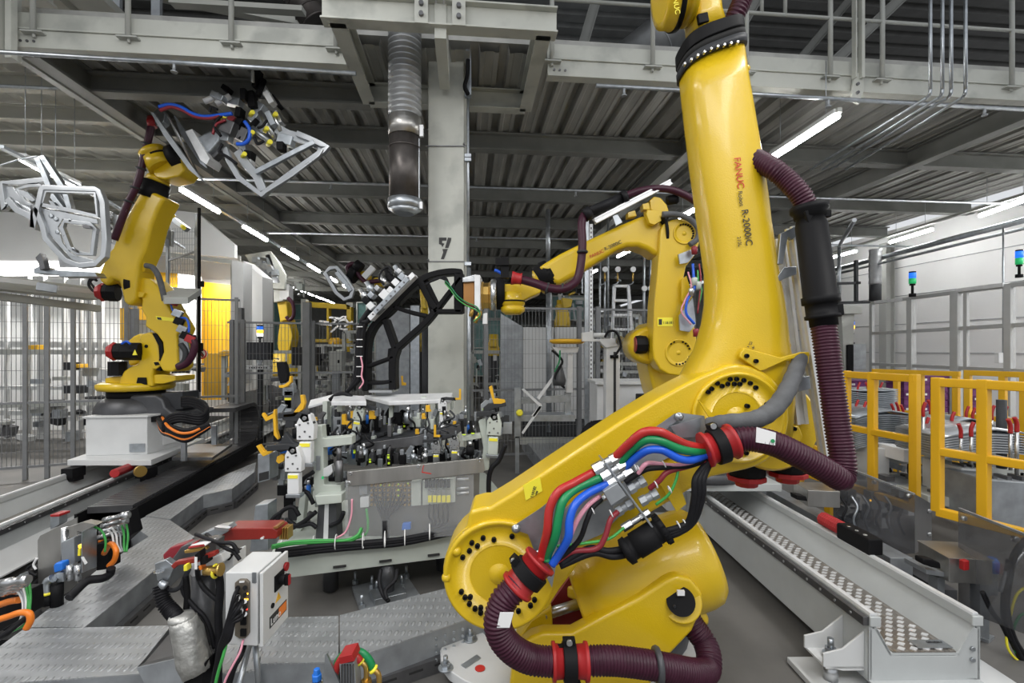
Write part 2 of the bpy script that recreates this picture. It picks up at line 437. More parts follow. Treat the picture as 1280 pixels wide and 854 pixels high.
m=MB(); m.cyl(B(-.23,FV0-.08,4.2),B(-.23,FV0-.08,5.2),.008,n=8); m.cyl(B(-.17,FV0-.08,4.2),B(-.17,FV0-.08,5.2),.008,n=8); m.build('hanger_rods','steel',t)
# ---------------------------------------------------------------- the column
YC=4.5
t=thing('steel_column',P(558,438,YC)*1,'broad cream steel column marked with a black seven, rising behind the tool frame','column')
t.location.z=0; ORG[t.name]=V(t.location)
xl=P(535,0,YC).x; xr=P(580,0,YC).x
m=MB(); m.box(((xl+xr)/2,YC+.15,2.9),(xr-xl,.30,5.8)); m.build('shaft','cream_steel',t,.012)
m=MB(); z1=P(0,327,YC).z; m.box(((xl+xr)/2,YC-.006,z1),(xr-xl+.01,.006,.008)); z1=P(0,183,YC).z; m.box(((xl+xr)/2,YC-.008,z1),(xr-xl+.05,.006,.01)); z1=P(0,49,YC).z; m.box(((xl+xr)/2,YC-.008,z1),(xr-xl+.05,.006,.01)); m.build('strap','dark_steel',t)
m=MB(); D=[[(548,297),(563,297),(562,301),(553.5,301),(553.5,305),(558,305),(556,309),(548,309)],[(562,297),(559.5,297),(562.5,297),(564,297),(559,311),(555,311)],[(549,311),(559,311),(554,324),(550.5,324),(553,314.5),(549,314.5)]]
for d in ([(548.8,297),(558,297),(558,300.8),(552.6,300.8),(552.6,304),(555.5,304.5),(553,309),(551.5,306),(548.8,305)],[(560,297),(564.2,297.4),(563.8,300.5),(560.4,310),(556.2,310)],[(553,311.4),(559.8,311.2),(555,324),(551,324),(554,315.5)]): m.px(d,YC-.004,.003)
m.build('number_seven','print_dark',t,label='black stencilled seven')
m=MB()
for x,y in ((535,325),(580,180),(535,183)): m.ball(P(x,y,YC-.02),.012,8)
m.build('bolts','dark_steel',t)
# conduit on the right of the column
m=MB(); m.cyl(P(585,60,YC+.05),P(585,335,YC+.05),.013,n=10); m.cyl(P(586,335,YC+.05),P(586,560,YC+.05),.02,n=10)
for y in (120,195,200,330): m.box(P(585,y,YC+.03),(.06,.04,.03))
tag(m.build('conduit','galv'),'thin galvanised conduit down the right side of the column','pipe')
m=MB(); m.px([(582,28),(589,28),(589,118),(582,118)],YC-.05,.02); 
tag(m.build('slotted_strut','galv'),'slotted galvanised strut beside the column top','strut')
m=MB(); m.tube([P(585,75,YC-.1),P(584,95,YC-.12),P(581,108,YC-.1),P(585,118,YC-.1)],.02,8); tag(m.build('cable_bundle','black'),'short black cable loop hanging beside the column top','cable')
# ---------------------------------------------------------------- flexible round duct
YD=4.25
t=thing('extraction_duct',P(506,272,YD),'galvanised spiral extraction duct hanging left of the column','duct')
m=MB(); r=20.5*YD/F
pts=[P(506,y,YD) for y in range(-80,150,2)]
m.sweep(resample(pts,.0125),[r*(1.0 if i%4<2 else .788) for i in range(len(resample(pts,.0125)))],28); m.build('spiral_pipe','duct',t)
m=MB(); m.cyl(P(506,148,YD),P(506,172,YD),r*.98,n=28); m.build('collar','steel_brushed',t)
m=MB(); m.cyl(P(506,172,YD),P(506,252,YD),r*.93,n=28); 
m.torus(P(506,186,YD),(0,0,1),r*.94,.006); m.build('damper','duct_dark',t,label='brown smoked duct sleeve with a clamp ring')
m=MB(); m.beam(P(523,175,YD)+V((0,-.02,0)),P(523,250,YD)+V((0,-.02,0)),.03,.03,up=V((0,1,0))); m.build('slide_rail','galv',t)
m=MB(); m.cyl(P(506,250,YD),P(506,262,YD),r*1.02,n=28); m.cyl(P(506,262,YD),P(506,268,YD),r*1.0,r*.55,n=28); m.build('end_ring','galv',t)
m=MB(); m.box(P(527,164,YD-.03),(.03,.03,.1)); m.box(P(526,257,YD-.03),(.03,.03,.06)); m.build('bracket','alu',t)
# big round ducts above the platform
for p0,p1,r,lb,c in ((P(352,-40,5.2),P(398,32,5.2),.17,'dark round duct behind the upper left railing','duct_dark'),(B(2.1,6.5,5.45),B(4.6,5.9,7.3),.30,'long round duct slanting up above the right platform','duct'),(B(.75,6.0,5.1),B(2.3,6.4,5.25),.36,'large black duct above the platform left of the robot wrist','duct_dark')):
    q=MB(); q.cyl(p0,p1,r,n=24)
    for k in range(6): q.torus(p0.lerp(p1,k/5),p1-p0,r,.012,24,6)
    tag(q.build('round_duct',c),lb,'duct')
# stuff above the platform: slanted roof struts, cable trays, skylight
for a,b_,lb in ((B(3.0,5.6,5.0),B(4.3,5.6,7.2),'thin sloping roof brace right of the round duct'),(B(1.2,5.8,4.6),B(1.9,5.8,7),'sloping roof brace left of the big robot wrist'),(B(3.9,5.4,4.6),B(5.8,5.4,6.4),'sloping cable tray at the top right'),(B(4.2,7,5),B(6.3,7,7.5),'rear sloping roof strut at the top right')):
    q=MB(); q.ibeam(a,b_,.08,.12,.01,.01); tag(q.build('roof_brace','beam_dark'),lb,'beam')
q=MB(); q.beam(P(380,14,4.9),P(215,4,4.9),.1,.05); q.beam(P(380,30,5.2),P(200,-5,5.2),.1,.08); tag(q.build('cable_tray','roof_light'),'pale cable tray behind the upper left railing','tray')
for k,(x,lb) in enumerate(((30,'leftmost'),(78,'second'),(146,'third'),(196,'fourth'),(128,'small middle'))):
    q=MB(); q.beam(P(x,35,5.0),P(x,-30,5.0),.09,.04,up=V((0,1,0))); tag(q.build('strut_channel','galv_dull'),'%s upright slotted strut behind the upper left railing'%lb,'strut')
q=MB()
for k in range(5): q.prism([B(1.55+.17*k,7.6,6.05),B(1.66+.17*k,7.6,6.05),B(1.66+.17*k,9.2,6.05),B(1.55+.17*k,9.2,6.05)],(0,0,.02))
tag(q.build('skylight','sky_glow'),'bright louvred skylight behind the big robot wrist','skylight')
# ---------------------------------------------------------------- pipes beneath the platform
def pipe(name,pts,r,material,label,cat='pipe',res=4,n=8,smooth=True):
    q=MB(); 
    if smooth: q.tube(pts,r,n,res)
    else: q.sweep([V(p) for p in pts],r,n)
    return tag(q.build(name,material),label,cat)
def sprinkler_line(pts,r,label,drops):
    t=thing('sprinkler_pipe',pts[0],label,'pipe')
    q=MB()
    for a,b_ in zip(pts,pts[1:]): q.cyl(a,b_,r,n=8)
    q.build('pipe','galv',t)
    for f in drops:
        c=pts[0].lerp(pts[-1],f); q=MB(); q.cyl(c,c-V((0,0,.07)),.012,n=8); q.cyl(c-V((0,0,.07)),c-V((0,0,.08)),.025,n=8); q.build('sprinkler_head','galv_dull',t)
sprinkler_line([P(0,65,3.75),P(445,92,4.05)],.018,'galvanised sprinkler pipe under the left platform edge',[.47])
sprinkler_line([P(745,107,4.2),P(1280,137,4.6)],.018,'galvanised sprinkler pipe under the right platform edge',[.06,.52,.9])
sprinkler_line([B(-3.6,6.3,3.72),B(9,6.3,3.72)],.018,'galvanised sprinkler pipe crossing the hall behind the second deck beam',[.15,.4,.6])
sprinkler_line([B(-3.6,9,3.7),B(9,9,3.7)],.02,'galvanised sprinkler pipe crossing the hall further back',[.3,.5])
sprinkler_line([B(-9,5.8,4.5),B(-3.7,5.8,4.5)],.02,'sprinkler pipe under the pale left roof',[.5])
for k,x in enumerate((1163,1178,1189,1207)):
    d=k*.09; xx=x
    top=P(xx,-30,4.2); b0=P(xx,112,4.2); e=B(0,0,0)
    p2=P(x-4,122,4.28); p3=P(x-150,212,5.9)
    q=MB(); q.cyl(top,b0,.014,n=8); q.tube([b0,P(x-1,118,4.21),p2],.014,8); q.cyl(p2,p3,.014,n=8)
    tag(q.build('conduit','galv'),'%s galvanised conduit dropping over the right platform edge'%('leftmost','second','third','rightmost')[k],'pipe','conduits over the right edge')
# pendant sensor and fan on poles
pipe('pole',[P(685,262,8),P(685,330,8)],.035,'galv','short galvanised pole hanging left of the second robot arm',smooth=False)
# ---------------------------------------------------------------- lamps
def lamp(a,b_,label,group,body=True):
    a=V(a);b_=V(b_); t=thing('tube_lamp',(a+b_)/2,label,'lamp',group)
    q=MB(); q.cyl(a,b_,.028,n=10); q.build('tube','lamp_glow',t)
    q=MB(); q.beam(a+V((0,0,.045)),b_+V((0,0,.045)),.07,.04); q.build('housing','white_paint',t)
    zc=4.88 if (a.x*math.cos(A)+a.y*math.sin(A))<-3.75 else 4.28
    for f in (.15,.85):
        c=a.lerp(b_,f); q=MB(); q.cyl(c+V((0,0,.06)),V((c.x,c.y,max(zc,c.z+.1))),.004,n=6); q.build('hanger_wire','galv',t)
for k,y in enumerate((6.5,8.3,10.07,11.8,13.6,15.4)):
    x=-4.18-.123*(y-6.5)
    wd=['nearest','second','third','fourth','fifth','sixth'][k]
    lamp((x+.06,y-.48,3.6),(x-.06,y+.48,3.6),wd+' tube lamp of the row running back right of the left robot','lamps of the left row')
lamp(P(27,199,5.05),P(56,215,5.5),'long glowing tube lamp at the far left, nearer of the two over the car doors','lamps over the car doors')
lamp(P(64,218,5.55),P(98,234,5.95),'long glowing tube lamp at the far left, farther of the two over the car doors','lamps over the car doors')
q=MB(); q.beam(P(0,183,4.7),P(130,250,6.5),.06,.03); q.beam(P(120,243,6.4),P(230,310,8),.05,.03);tag(q.build('lamp_rail','galv'),'pale lamp rail over the hanging car doors','rail')
q=MB(); q.beam(P(205,218,6.0),P(420,352,14.5),.05,.04); tag(q.build('lamp_rail','galv'),'long lamp rail carrying the receding tube lamps left of the column','rail')
lamp(P(965,198,5.29),P(1047,145,4.33),'large bright tube lamp right of the big robot forearm','lamps right of the big robot')
lamp(P(1113,303,9.4),P(1165,287,8.4),'middle tube lamp of the row beside the white right wall','lamps along the right wall')
lamp(P(1225,270,7.55),P(1290,247,6.7),'nearest tube lamp of the row beside the white right wall','lamps along the right wall')
lamp(P(1036,323,11),P(1070,314,10.2),'farthest tube lamp of the row beside the white right wall','lamps along the right wall')
lamp(P(850,272,7.6),P(873,260,7.0),'tube lamp showing just left of the big robot forearm','lamps behind the second robot')
lamp(P(772,321,10.8),P(788,313,10.1),'tube lamp seen under the second robot forearm','lamps behind the second robot')
lamp(P(740,341,13.2),P(746,338,12.5),'small distant tube lamp below the second robot forearm','lamps behind the second robot')
for k,(x,y) in enumerate(((368.5,360.7),(378.6,364.5),(388.5,368.5),(398,372),(406.5,375),(414,378),(329,350),(330,368))):
    Y=26-.0*k; Y=2.6*F/(HY-y)*.8+4
    a=P(x-3,y-1.2,Y); b_=P(x+3,y+1.2,Y+1.0)
    lamp(a,b_,'tiny far tube lamp over the yellow framed cell, %s'%(['first from the left','second from the left','third from the left','fourth from the left','fifth from the left','sixth from the left','beside the white block','low beside the white block'][k]),'far lamps over the yellow framed cell')
q=MB(); q.beam(P(965,190,5.4),P(1050,137,4.3),.04,.04); tag(q.build('lamp_rail','beam_grey'),'lamp rail running back right of the big robot forearm','rail')
q=MB(); q.beam(P(1035,318,11.2),P(1290,240,6.6),.05,.04); tag(q.build('lamp_rail','beam_grey'),'lamp rail along the white right wall','rail')

T=thing('steel_post',P(4,75,3.9),'cream steel post end at the very top left corner','post')
m=MB(); a=P(-20,70,3.9); b_=P(12,-20,3.9); m.box(((a.x+b_.x)/2,3.9,(a.z+b_.z)/2+.1),(b_.x-a.x,.2,b_.z-a.z+.2)); m.build('shaft','cream_steel',T,.004)
m=MB(); m.beam(P(14,-10,3.85),P(14,74,3.85),.05,.05,up=V((0,1,0))); m.build('flange','cream_steel',T)
for i,uu in enumerate([k*1.15-8.8 for k in range(5)]):
    pass
# ================================================================ the big robot in front
def bolts(parent,pts,Y,r=.0115,h=.016,name='bolt',material='black'):
    for x,y in pts:
        q=MB(); c=P(x,y,Y); d=V((0,-1,0))
        q.lathe(c,d,[(-.004,r),(h*.8,r),(h,r*.8),(h,r*.55),(h*.5,r*.5)],12,False)
        q.build(name,material,parent)
R1=thing('industrial_robot',(.55,2.45,0),'huge yellow six-axis robot filling the right foreground, forearm pointing straight up','robot')
YA=1.98   # front face of the lower arm
# pedestal plate on the floor
q=MB(); 
c0=G(740,900,.10); 
pts=[V((.30,2.42,.10))+V((.66*math.cos(a),.36*math.sin(a),0)) for a in [2*PI*k/28 for k in range(28)]]
q.prism(pts,(0,0,-.05)); q.build('base_plate','white_paint',R1,.006)
q=MB()
for x,y in ((557,836),(588,800),(612,790),(676,786)):
    c=G(x,y,.10); q.cyl(c,c+V((0,0,.008)),.035,n=14); q.cyl(c+V((0,0,.008)),c+V((0,0,.028)),.022,n=6,smooth=False); q.cyl(c+V((0,0,.028)),c+V((0,0,.06)),.011,n=8)
q.build('anchor_bolts','galv',R1)
q=MB(); c=G(600,836,.102); q.cyl(c,c+V((0,0,.003)),.024,n=18); q.build('red_sticker','print_red',R1,label='round red sticker on the white base plate')
q=MB(); q.prism([G(576,832,.102),G(582,836,.102),G(601,823,.102),G(596,819,.102)],(0,0,.003)); q.build('data_plate','galv',R1)
q=MB(); q.cyl((.58,2.62,.10),(.58,2.62,.30),.36,.30,32); q.build('foot','dark_cast',R1,.01)
q=MB(); q.cyl((.58,2.62,.30),(.58,2.62,.40),.37,.37,36); q.cyl((.58,2.62,.40),(.58,2.62,.46),.42,.42,36); q.build('swivel_ring','yellow',R1,.012)
# carousel: body carrying the lower arm and the balancer
q=MB(); q.px([(636,870),(642,815),(664,797),(680,792),(715,792),(760,768),(800,747),(832,726),(846,720),(864,724),(879,742),(880,757),(866,790),(833,825),(806,870)],2.04,.08); q.build('carousel','yellow',R1,.018,segs=3)
q=MB(); q.px([(800,735),(812,728),(792,830),(700,870),(640,870),(650,800),(735,795),(745,800)],2.36,.28); q.build('carousel_back','yellow',R1,.03,segs=3)
q=MB(); q.px([(640,860),(646,800),(664,775),(690,760),(692,800),(680,860)],2.2,.12); q.build('side_web','yellow',R1,.01)
q=MB(); q.px([(688,756),(712,722),(742,700),(768,740),(748,800),(690,800)],2.34,.03); q.build('gap_shade_plate','maroon_cable',R1,label='dark red plate standing in for the shade in the gap behind the rod')  # dark plate put in as the shade of the gap beside the balancer
# balancer cylinder
c1=P(732,745,2.30); c2=P(888,690,2.30); ax=(c2-c1).normalized(); L=(c2-c1).length
q=MB(); q.lathe(P(722,748,2.30),ax,[(0,.19),(.012,.200),(.06,.200),(.066,.212),(.12,.214),(.14,.228),(L-.06,.228),(L-.01,.218),(L+.02,.19),(L+.03,.10)],40); q.build('balancer_cylinder','yellow',R1)
q=MB(); q.cyl(P(680,769,2.22),P(740,750,2.30),.024,n=18); q.build('balancer_rod','steel',R1,label='polished steel balancer rod')
q=MB(); q.cyl(P(851,752,2.02),P(851,752,2.14),.058,n=28); q.build('balancer_pivot','black',R1)
q=MB(); q.cyl(P(851,752,2.05),P(851,752,2.08),.085,n=32); q.build('pivot_boss','yellow',R1,.006)
bolts(R1,[(851,743),(843,758),(859,758),(851,765)],2.015,.006,.006,'pivot_screw','charcoal')
q=MB(); q.px([(847,739),(856,739),(856,745),(847,745)],2.005,.012); q.build('pivot_label','paper',R1)
q=MB(); q.lathe(P(872,765,2.2),P(880,778,2.2)-P(872,765,2.2),[(-.02,.03),(.04,.03),(.06,.02)],12); q.build('stop_pin','yellow',R1)
# lower arm traced in its own plane, 0.24 m thick
c2x,c2y=624,718; c3x,c3y=921,522
poly=arc(c2x,c2y,71,300,125,18)+[(586,642),(590,638),(605,634),(612,634),(640,617),(686,586),(734,554),(780,524),(825,497),(850,483),(880,468)]+arc(c3x,c3y,67,100,-80,14)+[(890,597),(841,626),(790,656),(748,682),(735,690),(712,722),(700,738),(685,762),(664,778)]
q=MB(); q.px(poly,YA,.22); arm=q.build('lower_arm','yellow',R1,.028,segs=4)
def bore(cx,cy,ro,ri,Y,parent,name):
    k=Y/F; c=P(cx,cy,Y); d=V((0,-1,0))
    q=MB(); q.lathe(c,d,[(-.01,ro*k),(.014,ro*k*.985),(.020,ro*k*.96),(.020,ro*k*.92),(.006,ro*k*.88),(.004,ri*k*1.0),(.004,ri*k),(-.002,ri*k*.97),(-.002,.045),(.012,.035),(.014,.001)],56); return q.build(name,'yellow',parent)
bore(c2x,c2y,70,37,YA,R1,'shoulder_cover'); bore(c3x,c3y,58,32,YA,R1,'elbow_cover')
sb=[(617.5,674),(597,682),(604,672),(587,688),(590,678),(578.7,696),(577,739),(581.5,746),(588,745.5),(587,754),(594,760),(601,759),(601,765),(611,768),(640,670),(647,702),(668,749),(663,756),(648,763)]
bolts(R1,sb,YA-.004,.0105,.015,'shoulder_bolt')
eb=[(902,482.5),(909,480),(896,479),(912,474),(889,486),(884.5,490),(920,474),(917,480),(924,480),(929,475.5),(937,479),(943.8,484.5),(957.5,505.6),(933.5,507.5),(932,566)]
bolts(R1,eb,YA-.004,.0095,.014,'elbow_bolt')
q=MB(); 
for x,y in ((571,689),(558,722)): q.ball(P(x,y,YA-.005),.02,14)
q.build('casting_lug','yellow',R1)
# yellow sticker with printed code
q=MB(); n_=V((0,-1,0)); q.px([(654,607),(675,596),(678,614),(657,626)],YA-.004,.003); st=q.build('warning_sticker','sticker_yellow',R1,label='rectangular pale yellow sticker')
u_=(P(678,598,1.97)-P(656,607,1.97)); 
text('sticker_text','110182',P(666,622.5,YA-.006),P(674,601,1.97)-P(667,622,1.97),P(655,612,1.97)-P(667,622,1.97),.016,'print_dark',st)
text('sticker_text','FB8',P(671,619,YA-.006),P(679,601,1.97)-P(672,620,1.97),P(655,612,1.97)-P(667,622,1.97),.011,'print_dark',st)
# forearm: eight-sided tapering casting behind the lower arm
def loft(rings,name,material,parent,bevel=0,n=None):
    q=MB(); prev=None
    for rg in rings:
        vs=[q.bm.verts.new(p) for p in rg]
        if prev:
            for k in range(len(vs)): q.face((prev[k],prev[(k+1)%len(vs)],vs[(k+1)%len(vs)],vs[k]),True)
        else: q.face(vs[::-1])
        prev=vs
    q.face(prev); return q.build(name,material,parent,bevel)
def section(xl,yl,xr,yr,Yc,dep,cut=.28,cut2=.28,n=5):
    a=P(xl,yl,Yc);b_=P(xr,yr,Yc); w_=(b_-a); c=(a+b_)/2; s=w_/2; f=V((0,-dep/2,0)); out=[]
    for k in range(28):     # superellipse with flats
        t=2*PI*(k+.5)/28; ct,st_=math.cos(t),math.sin(t); e=.62
        out.append(c+s*(math.copysign(abs(ct)**e,ct))+f*(math.copysign(abs(st_)**e,st_)))
    return out
YF=2.16
secs=[(853,94,924,68,.23),(857,130,929,104,.235),(865.5,200,943,190,.25),(874,260,952,252,.26),(879,290,955,282,.265),(886,341,963,335,.27),(886,380,970,375,.28),(882,405,974,400,.285),(873,435,977,428,.29),(855,468,982,455,.30),(845,500,985,500,.29),(862,545,982,545,.26)]
loft([section(a,b_,c,d,YF+.0,e) for a,b_,c,d,e in secs],'forearm','yellow',R1)
q=MB(); q.lathe(P(925,520,2.50),V((0,-1,0)),[(0,.18),(.03,.20),(.32,.205),(.34,.19)],36); q.build('elbow_housing','yellow',R1)
q=MB(); q.px([(926,441),(931,435),(976,447),(1003,440),(1012,440),(1013,445),(984,450),(955,463),(950,464),(925,447)],YA-.0,.018); q.build('cable_guide','yellow',R1,.004)
bolts(R1,[(933,445),(944.5,451.5)],YA-.002,.009,.012,'guide_bolt')
q=MB(); q.px([(978,447),(1012,441),(1011,455),(1008,455),(1008,447),(984,452),(980,470)],YA+.05,.05); q.build('guide_hook','yellow',R1,.003)
q=MB(); q.cyl(P(966,432,2.1),P(986,433,2.1),.018,n=14); q.build('stop_pin','yellow',R1)
for x,y in ((930,84),(947,228),(950,255),(969,362),(971,390),(968,415)):
    q=MB(); q.lathe(P(x-6,y+1,2.12),V((1,0,-.1)),[(0,.016),(.035,.016),(.045,.01)],12); q.build('side_plug','yellow',R1)
q=MB(); q.px([(984,535),(999,532),(1004,545),(1000,558),(985,561),(978,552)],2.1,.07); q.build('stop_block','yellow',R1,.008); bolts(R1,[(992.5,536)],2.095,.009,.012,'stop_bolt')
# motors below the elbow
for x,y,lb in ((933,585,'motor'),(984,580,'motor')):
    q=MB(); c=P(x,y,2.3); q.lathe(c+V((0,0,.08)),V((0,0,-1)),[(0,.085),(.10,.085),(.13,.075)],10,False); mo=q.build('motor','black',R1,.004)
    q=MB(); q.lathe(c+V((0,0,-.035)),V((0,0,-1)),[(0,.088),(.022,.088),(.024,.055),(.05,.05),(.055,.03)],10,False); q.build('motor_cap','red',mo,.003,label='red motor cap')
# black ring and wrist at the top
axf=(P(887,60,YF)-P(889,90,YF)); 
def wob(x0,y0,x1,y1,dep): return section(x0,y0,x1,y1,YF,dep)
loft([wob(850,85,926,57,.262),wob(851,95,926,67,.264)],'wrist_flange_lower','charcoal',R1)
loft([wob(849,60,921,36,.27),wob(850,77,923,50,.272)],'wrist_flange','black',R1,.006)
loft([wob(851,72,923,46,.25),wob(851,84,925,57,.252)],'bolt_gap','seam_dark',R1)
bl=[]
for k in range(9):
    f=k/8; bl.append((855+f*66,81-f*27-5*math.sin(f*PI)))
bolts(R1,bl,YF-.132,.006,.012,'flange_bolt','steel')
loft([wob(862,52,904,38,.17),wob(860,30,898,20,.17),wob(856,5,895,-5,.19),wob(850,-25,894,-32,.2)],'wrist','yellow',R1)
q=MB(); q.px([(872,17),(885,14),(887,26),(874,29)],YF-.092,.02); q.build('inspection_cover','black',R1,.004)
wa=P(822,4,2.12); wb=P(858,-2,2.12)
q=MB(); q.lathe(P(824,-6,2.12),(wb-wa),[(0,.10),(.006,.135),(.045,.140),(.046,.145),(.075,.145),(.078,.125),(.10,.125),(.102,.14),(.13,.14)],36); q.build('wrist_drive','yellow',R1)
q=MB(); q.lathe(P(838,-7,2.12),(wb-wa),[(0,.147),(.022,.147)],36); bd=q.build('wrist_band','black',R1)
text('wrist_lettering','FANUC',P(839,-12,1.965),V((.18,0,-1)),V((1,0,.18)),.03,'sticker_yellow',bd)
# lettering on the forearm
dn=P(936,312,2)-P(921,197,2); rt=V((1,0,.13))
text('lettering','FANUC',P(917.5,197,YF-.134),dn,rt,.040,'print_red',R1,label='red vertical lettering')
text('lettering','Robot',P(922.5,239,YF-.137),dn,rt,.025,'print_dark',R1)
text('lettering','R-2000iC',P(927,262,YF-.1385),dn,rt,.040,'print_dark',R1)
text('lettering','210L',P(921.5,296,YF-.140),dn,rt,.021,'print_dark',R1)
text('axis_mark','J3',P(936,430,YF-.155),V((1,0,-.35)),V((.35,0,1)),.018,'print_dark',R1)
text('axis_mark','- +',P(933,435,YF-.155),V((1,0,-.35)),V((.35,0,1)),.03,'print_dark',R1)
# galvanised cable tray along the lower arm
YT=YA-.035
q=MB(); q.px([(643,662),(646,655),(675,636),(699,617),(703,640),(700,680),(690,735),(672,700),(660,668)],YT,.004); 
tr=q.build('cable_tray','galv',R1)
q=MB(); q.px([(826,537),(842,518),(848,516),(880,520),(888,545),(860,560),(800,590),(780,640),(752,668),(700,690),(702,640),(760,585)],YT+.012,.004); q.build('cable_tray','galv_dull',R1)
q=MB(); q.px([(800,548),(844,517),(852,521),(838,533),(812,552)],YT-.004,.006); q.px([(838,533),(878,521),(872,546),(848,548)],YT-.02,.004); q.build('tray_lip','galv',R1)
for x,y in ((645,661),(849,521),(674,693)):
    q=MB(); q.lathe(P(x,y,YT-.01),V((0,-1,0)),[(0,.018),(.003,.018),(.004,.012),(.016,.011),(.018,.005)],14); q.build('tray_bolt','galv',R1)
q=MB(); q.px([(822,600),(845,578),(846,596),(858,630),(846,640)],YT-.0,.01); q.build('mount_tab','yellow',R1)
# connector plate seen nearly edge on
dp=(P(817,661,1.9)-P(751,572,1.9)); 
q=MB(); a=P(751,572,1.88); b_=P(817,662,1.88); q.beam(a+V((0,-.02,0)),b_+V((0,-.02,0)),.13,.008,up=V((1,0,.75))); cp=q.build('connector_plate','galv',R1,.002)
dv=dp.normalized(); nv=V((-dv.z,0,dv.x)); 
if nv.x>0: nv=-nv      # nv points down-left across the plate
def glands(x0,y0,x1,y1,r,material,parent,name='cable_gland',Y=1.84,hexn=6):
    a=P(x0,y0,Y); b_=P(x1,y1,Y); d=(b_-a).normalized(); l=(b_-a).length
    q=MB(); q.lathe(a,d,[(0,r),(l*.35,r)],hexn,False); q.lathe(a+d*l*.35,d,[(0,r*.8),(l*.3,r*.8)],16); q.lathe(a+d*l*.65,d,[(0,r*1.02),(l*.35,r*1.02)],hexn,False); return q.build(name,material,parent,.001)
for i,(x0,y0,x1,y1) in enumerate(((738,592,775,570),(748,601,783,579),(757,610,790,588))): glands(x0+4,y0-4,x1,y1,.024,'steel',cp,Y=1.83)
for i,(x0,y0,x1,y1,r,mt) in enumerate(((748,627,758,620,.014,'steel'),(770,640,790,628,.022,'galv_dull'),(778,661,812,640,.016,'steel'),(786,612,806,600,.022,'galv_dull'),(781,604,798,593,.012,'steel'),(800,628,822,616,.02,'galv_dull'))):
    glands(x0,y0,x1,y1,r,mt,cp,'connector')
q=MB(); q.px([(754,615),(772,604),(783,620),(764,633)],1.78,.07); q.build('socket_box','galv_dull',cp,.003)
# black round plug
a=P(779,692,1.82); b_=P(830,660,1.82); ax=(b_-a)
q=MB(); q.lathe(a,ax,[(0,.03),(.008,.05),(.03,.052),(.032,.044),(.05,.044),(.052,.05),(.14,.05),(.142,.044),(.16,.044),(.162,.056),(.185,.056),(.187,.035)],28); pl=q.build('round_plug','black',R1)
q=MB()
for k in range(12):
    aa=2*PI*k/12; d,s_,u_=basis(ax); o=s_*math.cos(aa)*.056+u_*math.sin(aa)*.056
    q.beam(a+d*.165+o,a+d*.185+o,.008,.006)
q.build('plug_ribs','black',pl)
# cables
def cable(pts,r,material,label=None,Y=1.80,name='cable',parent=R1,n=10):
    q=MB(); q.tube([P(x,y,(Y if len(t)==0 else t[0])) for x,y,*t in pts],r,n,8); return q.build(name,material,parent,label=label)
cable([(676,700,1.80),(677.5,692,1.8),(684,664,1.76),(687,636,1.76),(698,615,1.77),(717,604,1.79),(741,591,1.83)],.0165,'red_cable','red cable')
cable([(684,702,1.80),(684.5,694,1.8),(694,671,1.755),(698,648,1.75),(704,626,1.76),(720,611,1.79),(751,597,1.83)],.0165,'green_cable','green cable')
cable([(690,706,1.79),(698,694,1.78),(710,673,1.745),(712,650,1.745),(719,631,1.76),(735,617,1.79),(762,604,1.83)],.0155,'blue_cable','blue cable')
cable([(768,573,1.83),(785,556,1.78),(804,541,1.75),(824,540,1.74),(841,548,1.745),(858,556,1.77),(880,561,1.80)],.0165,'red_cable','red cable')
cable([(775,578,1.83),(790,562,1.79),(808,550,1.75),(828,552,1.74),(848,561,1.745),(864,564,1.77),(882,564,1.80)],.0165,'green_cable','green cable')
cable([(781,585,1.83),(794,573,1.79),(810,563,1.75),(828,563,1.74),(848,573,1.745),(864,575,1.77),(885,568,1.80)],.0150,'blue_cable','blue cable')
cable([(798,592,1.80),(806,581,1.78),(815,579),(838,582),(862,580),(884,572)],.0085,'pink','pink wire')
cable([(782,603,1.82),(800,591,1.8),(812,586,1.79),(840,584,1.8),(862,582,1.8),(884,574)],.010,'rubber')
cable([(812,611,1.82),(824,601,1.8),(835,590,1.8),(860,583,1.81),(882,576)],.0105,'maroon_cable','dark red wire')
cable([(820,631,1.82),(836,618,1.80),(845,600,1.8),(849,580,1.81)],.0055,'lime','thin green wire')
cable([(750,620,1.82),(735,632,1.8),(722,650,1.79),(708,680,1.79),(692,700,1.80)],.009,'pink','pink wire')
cable([(752,624,1.82),(740,636,1.8),(733,652,1.79),(722,678,1.79),(690,706,1.80)],.010,'rubber')
cable([(772,640,1.82),(763,650,1.8),(756,672,1.79),(745,686,1.79),(715,690,1.8),(694,704,1.80)],.0105,'maroon_cable','dark red wire')
cable([(780,660,1.82),(760,674,1.8),(725,680,1.8),(696,683,1.8)],.0055,'lime','thin green wire')
cable([(781,686,1.82),(760,689,1.8),(735,686,1.8),(700,706,1.8)],.012,'rubber'); cable([(783,694,1.82),(765,696,1.8),(740,692,1.8),(700,708,1.8)],.012,'rubber')
for k in range(3): cable([(825,666+k*4,1.82),(850,659+k*3,1.8),(862+k*3,650,1.79),(868+k*5,620,1.77),(869+k*5,600,1.77),(878+k*3,586,1.79),(890,575,1.8)],.0125,'rubber')
q=MB()
for (x,y) in ((794,584),(830,581),(798,586),(741,638),(758,668),(764,642),(820,606),(837,612),(848,656),(856,654)):
    q.torus(P(x,y,1.8),V((.9,0,.4)),.013,.0025,12,5)
q.build('cable_ties','paper',R1,label='white cable ties')
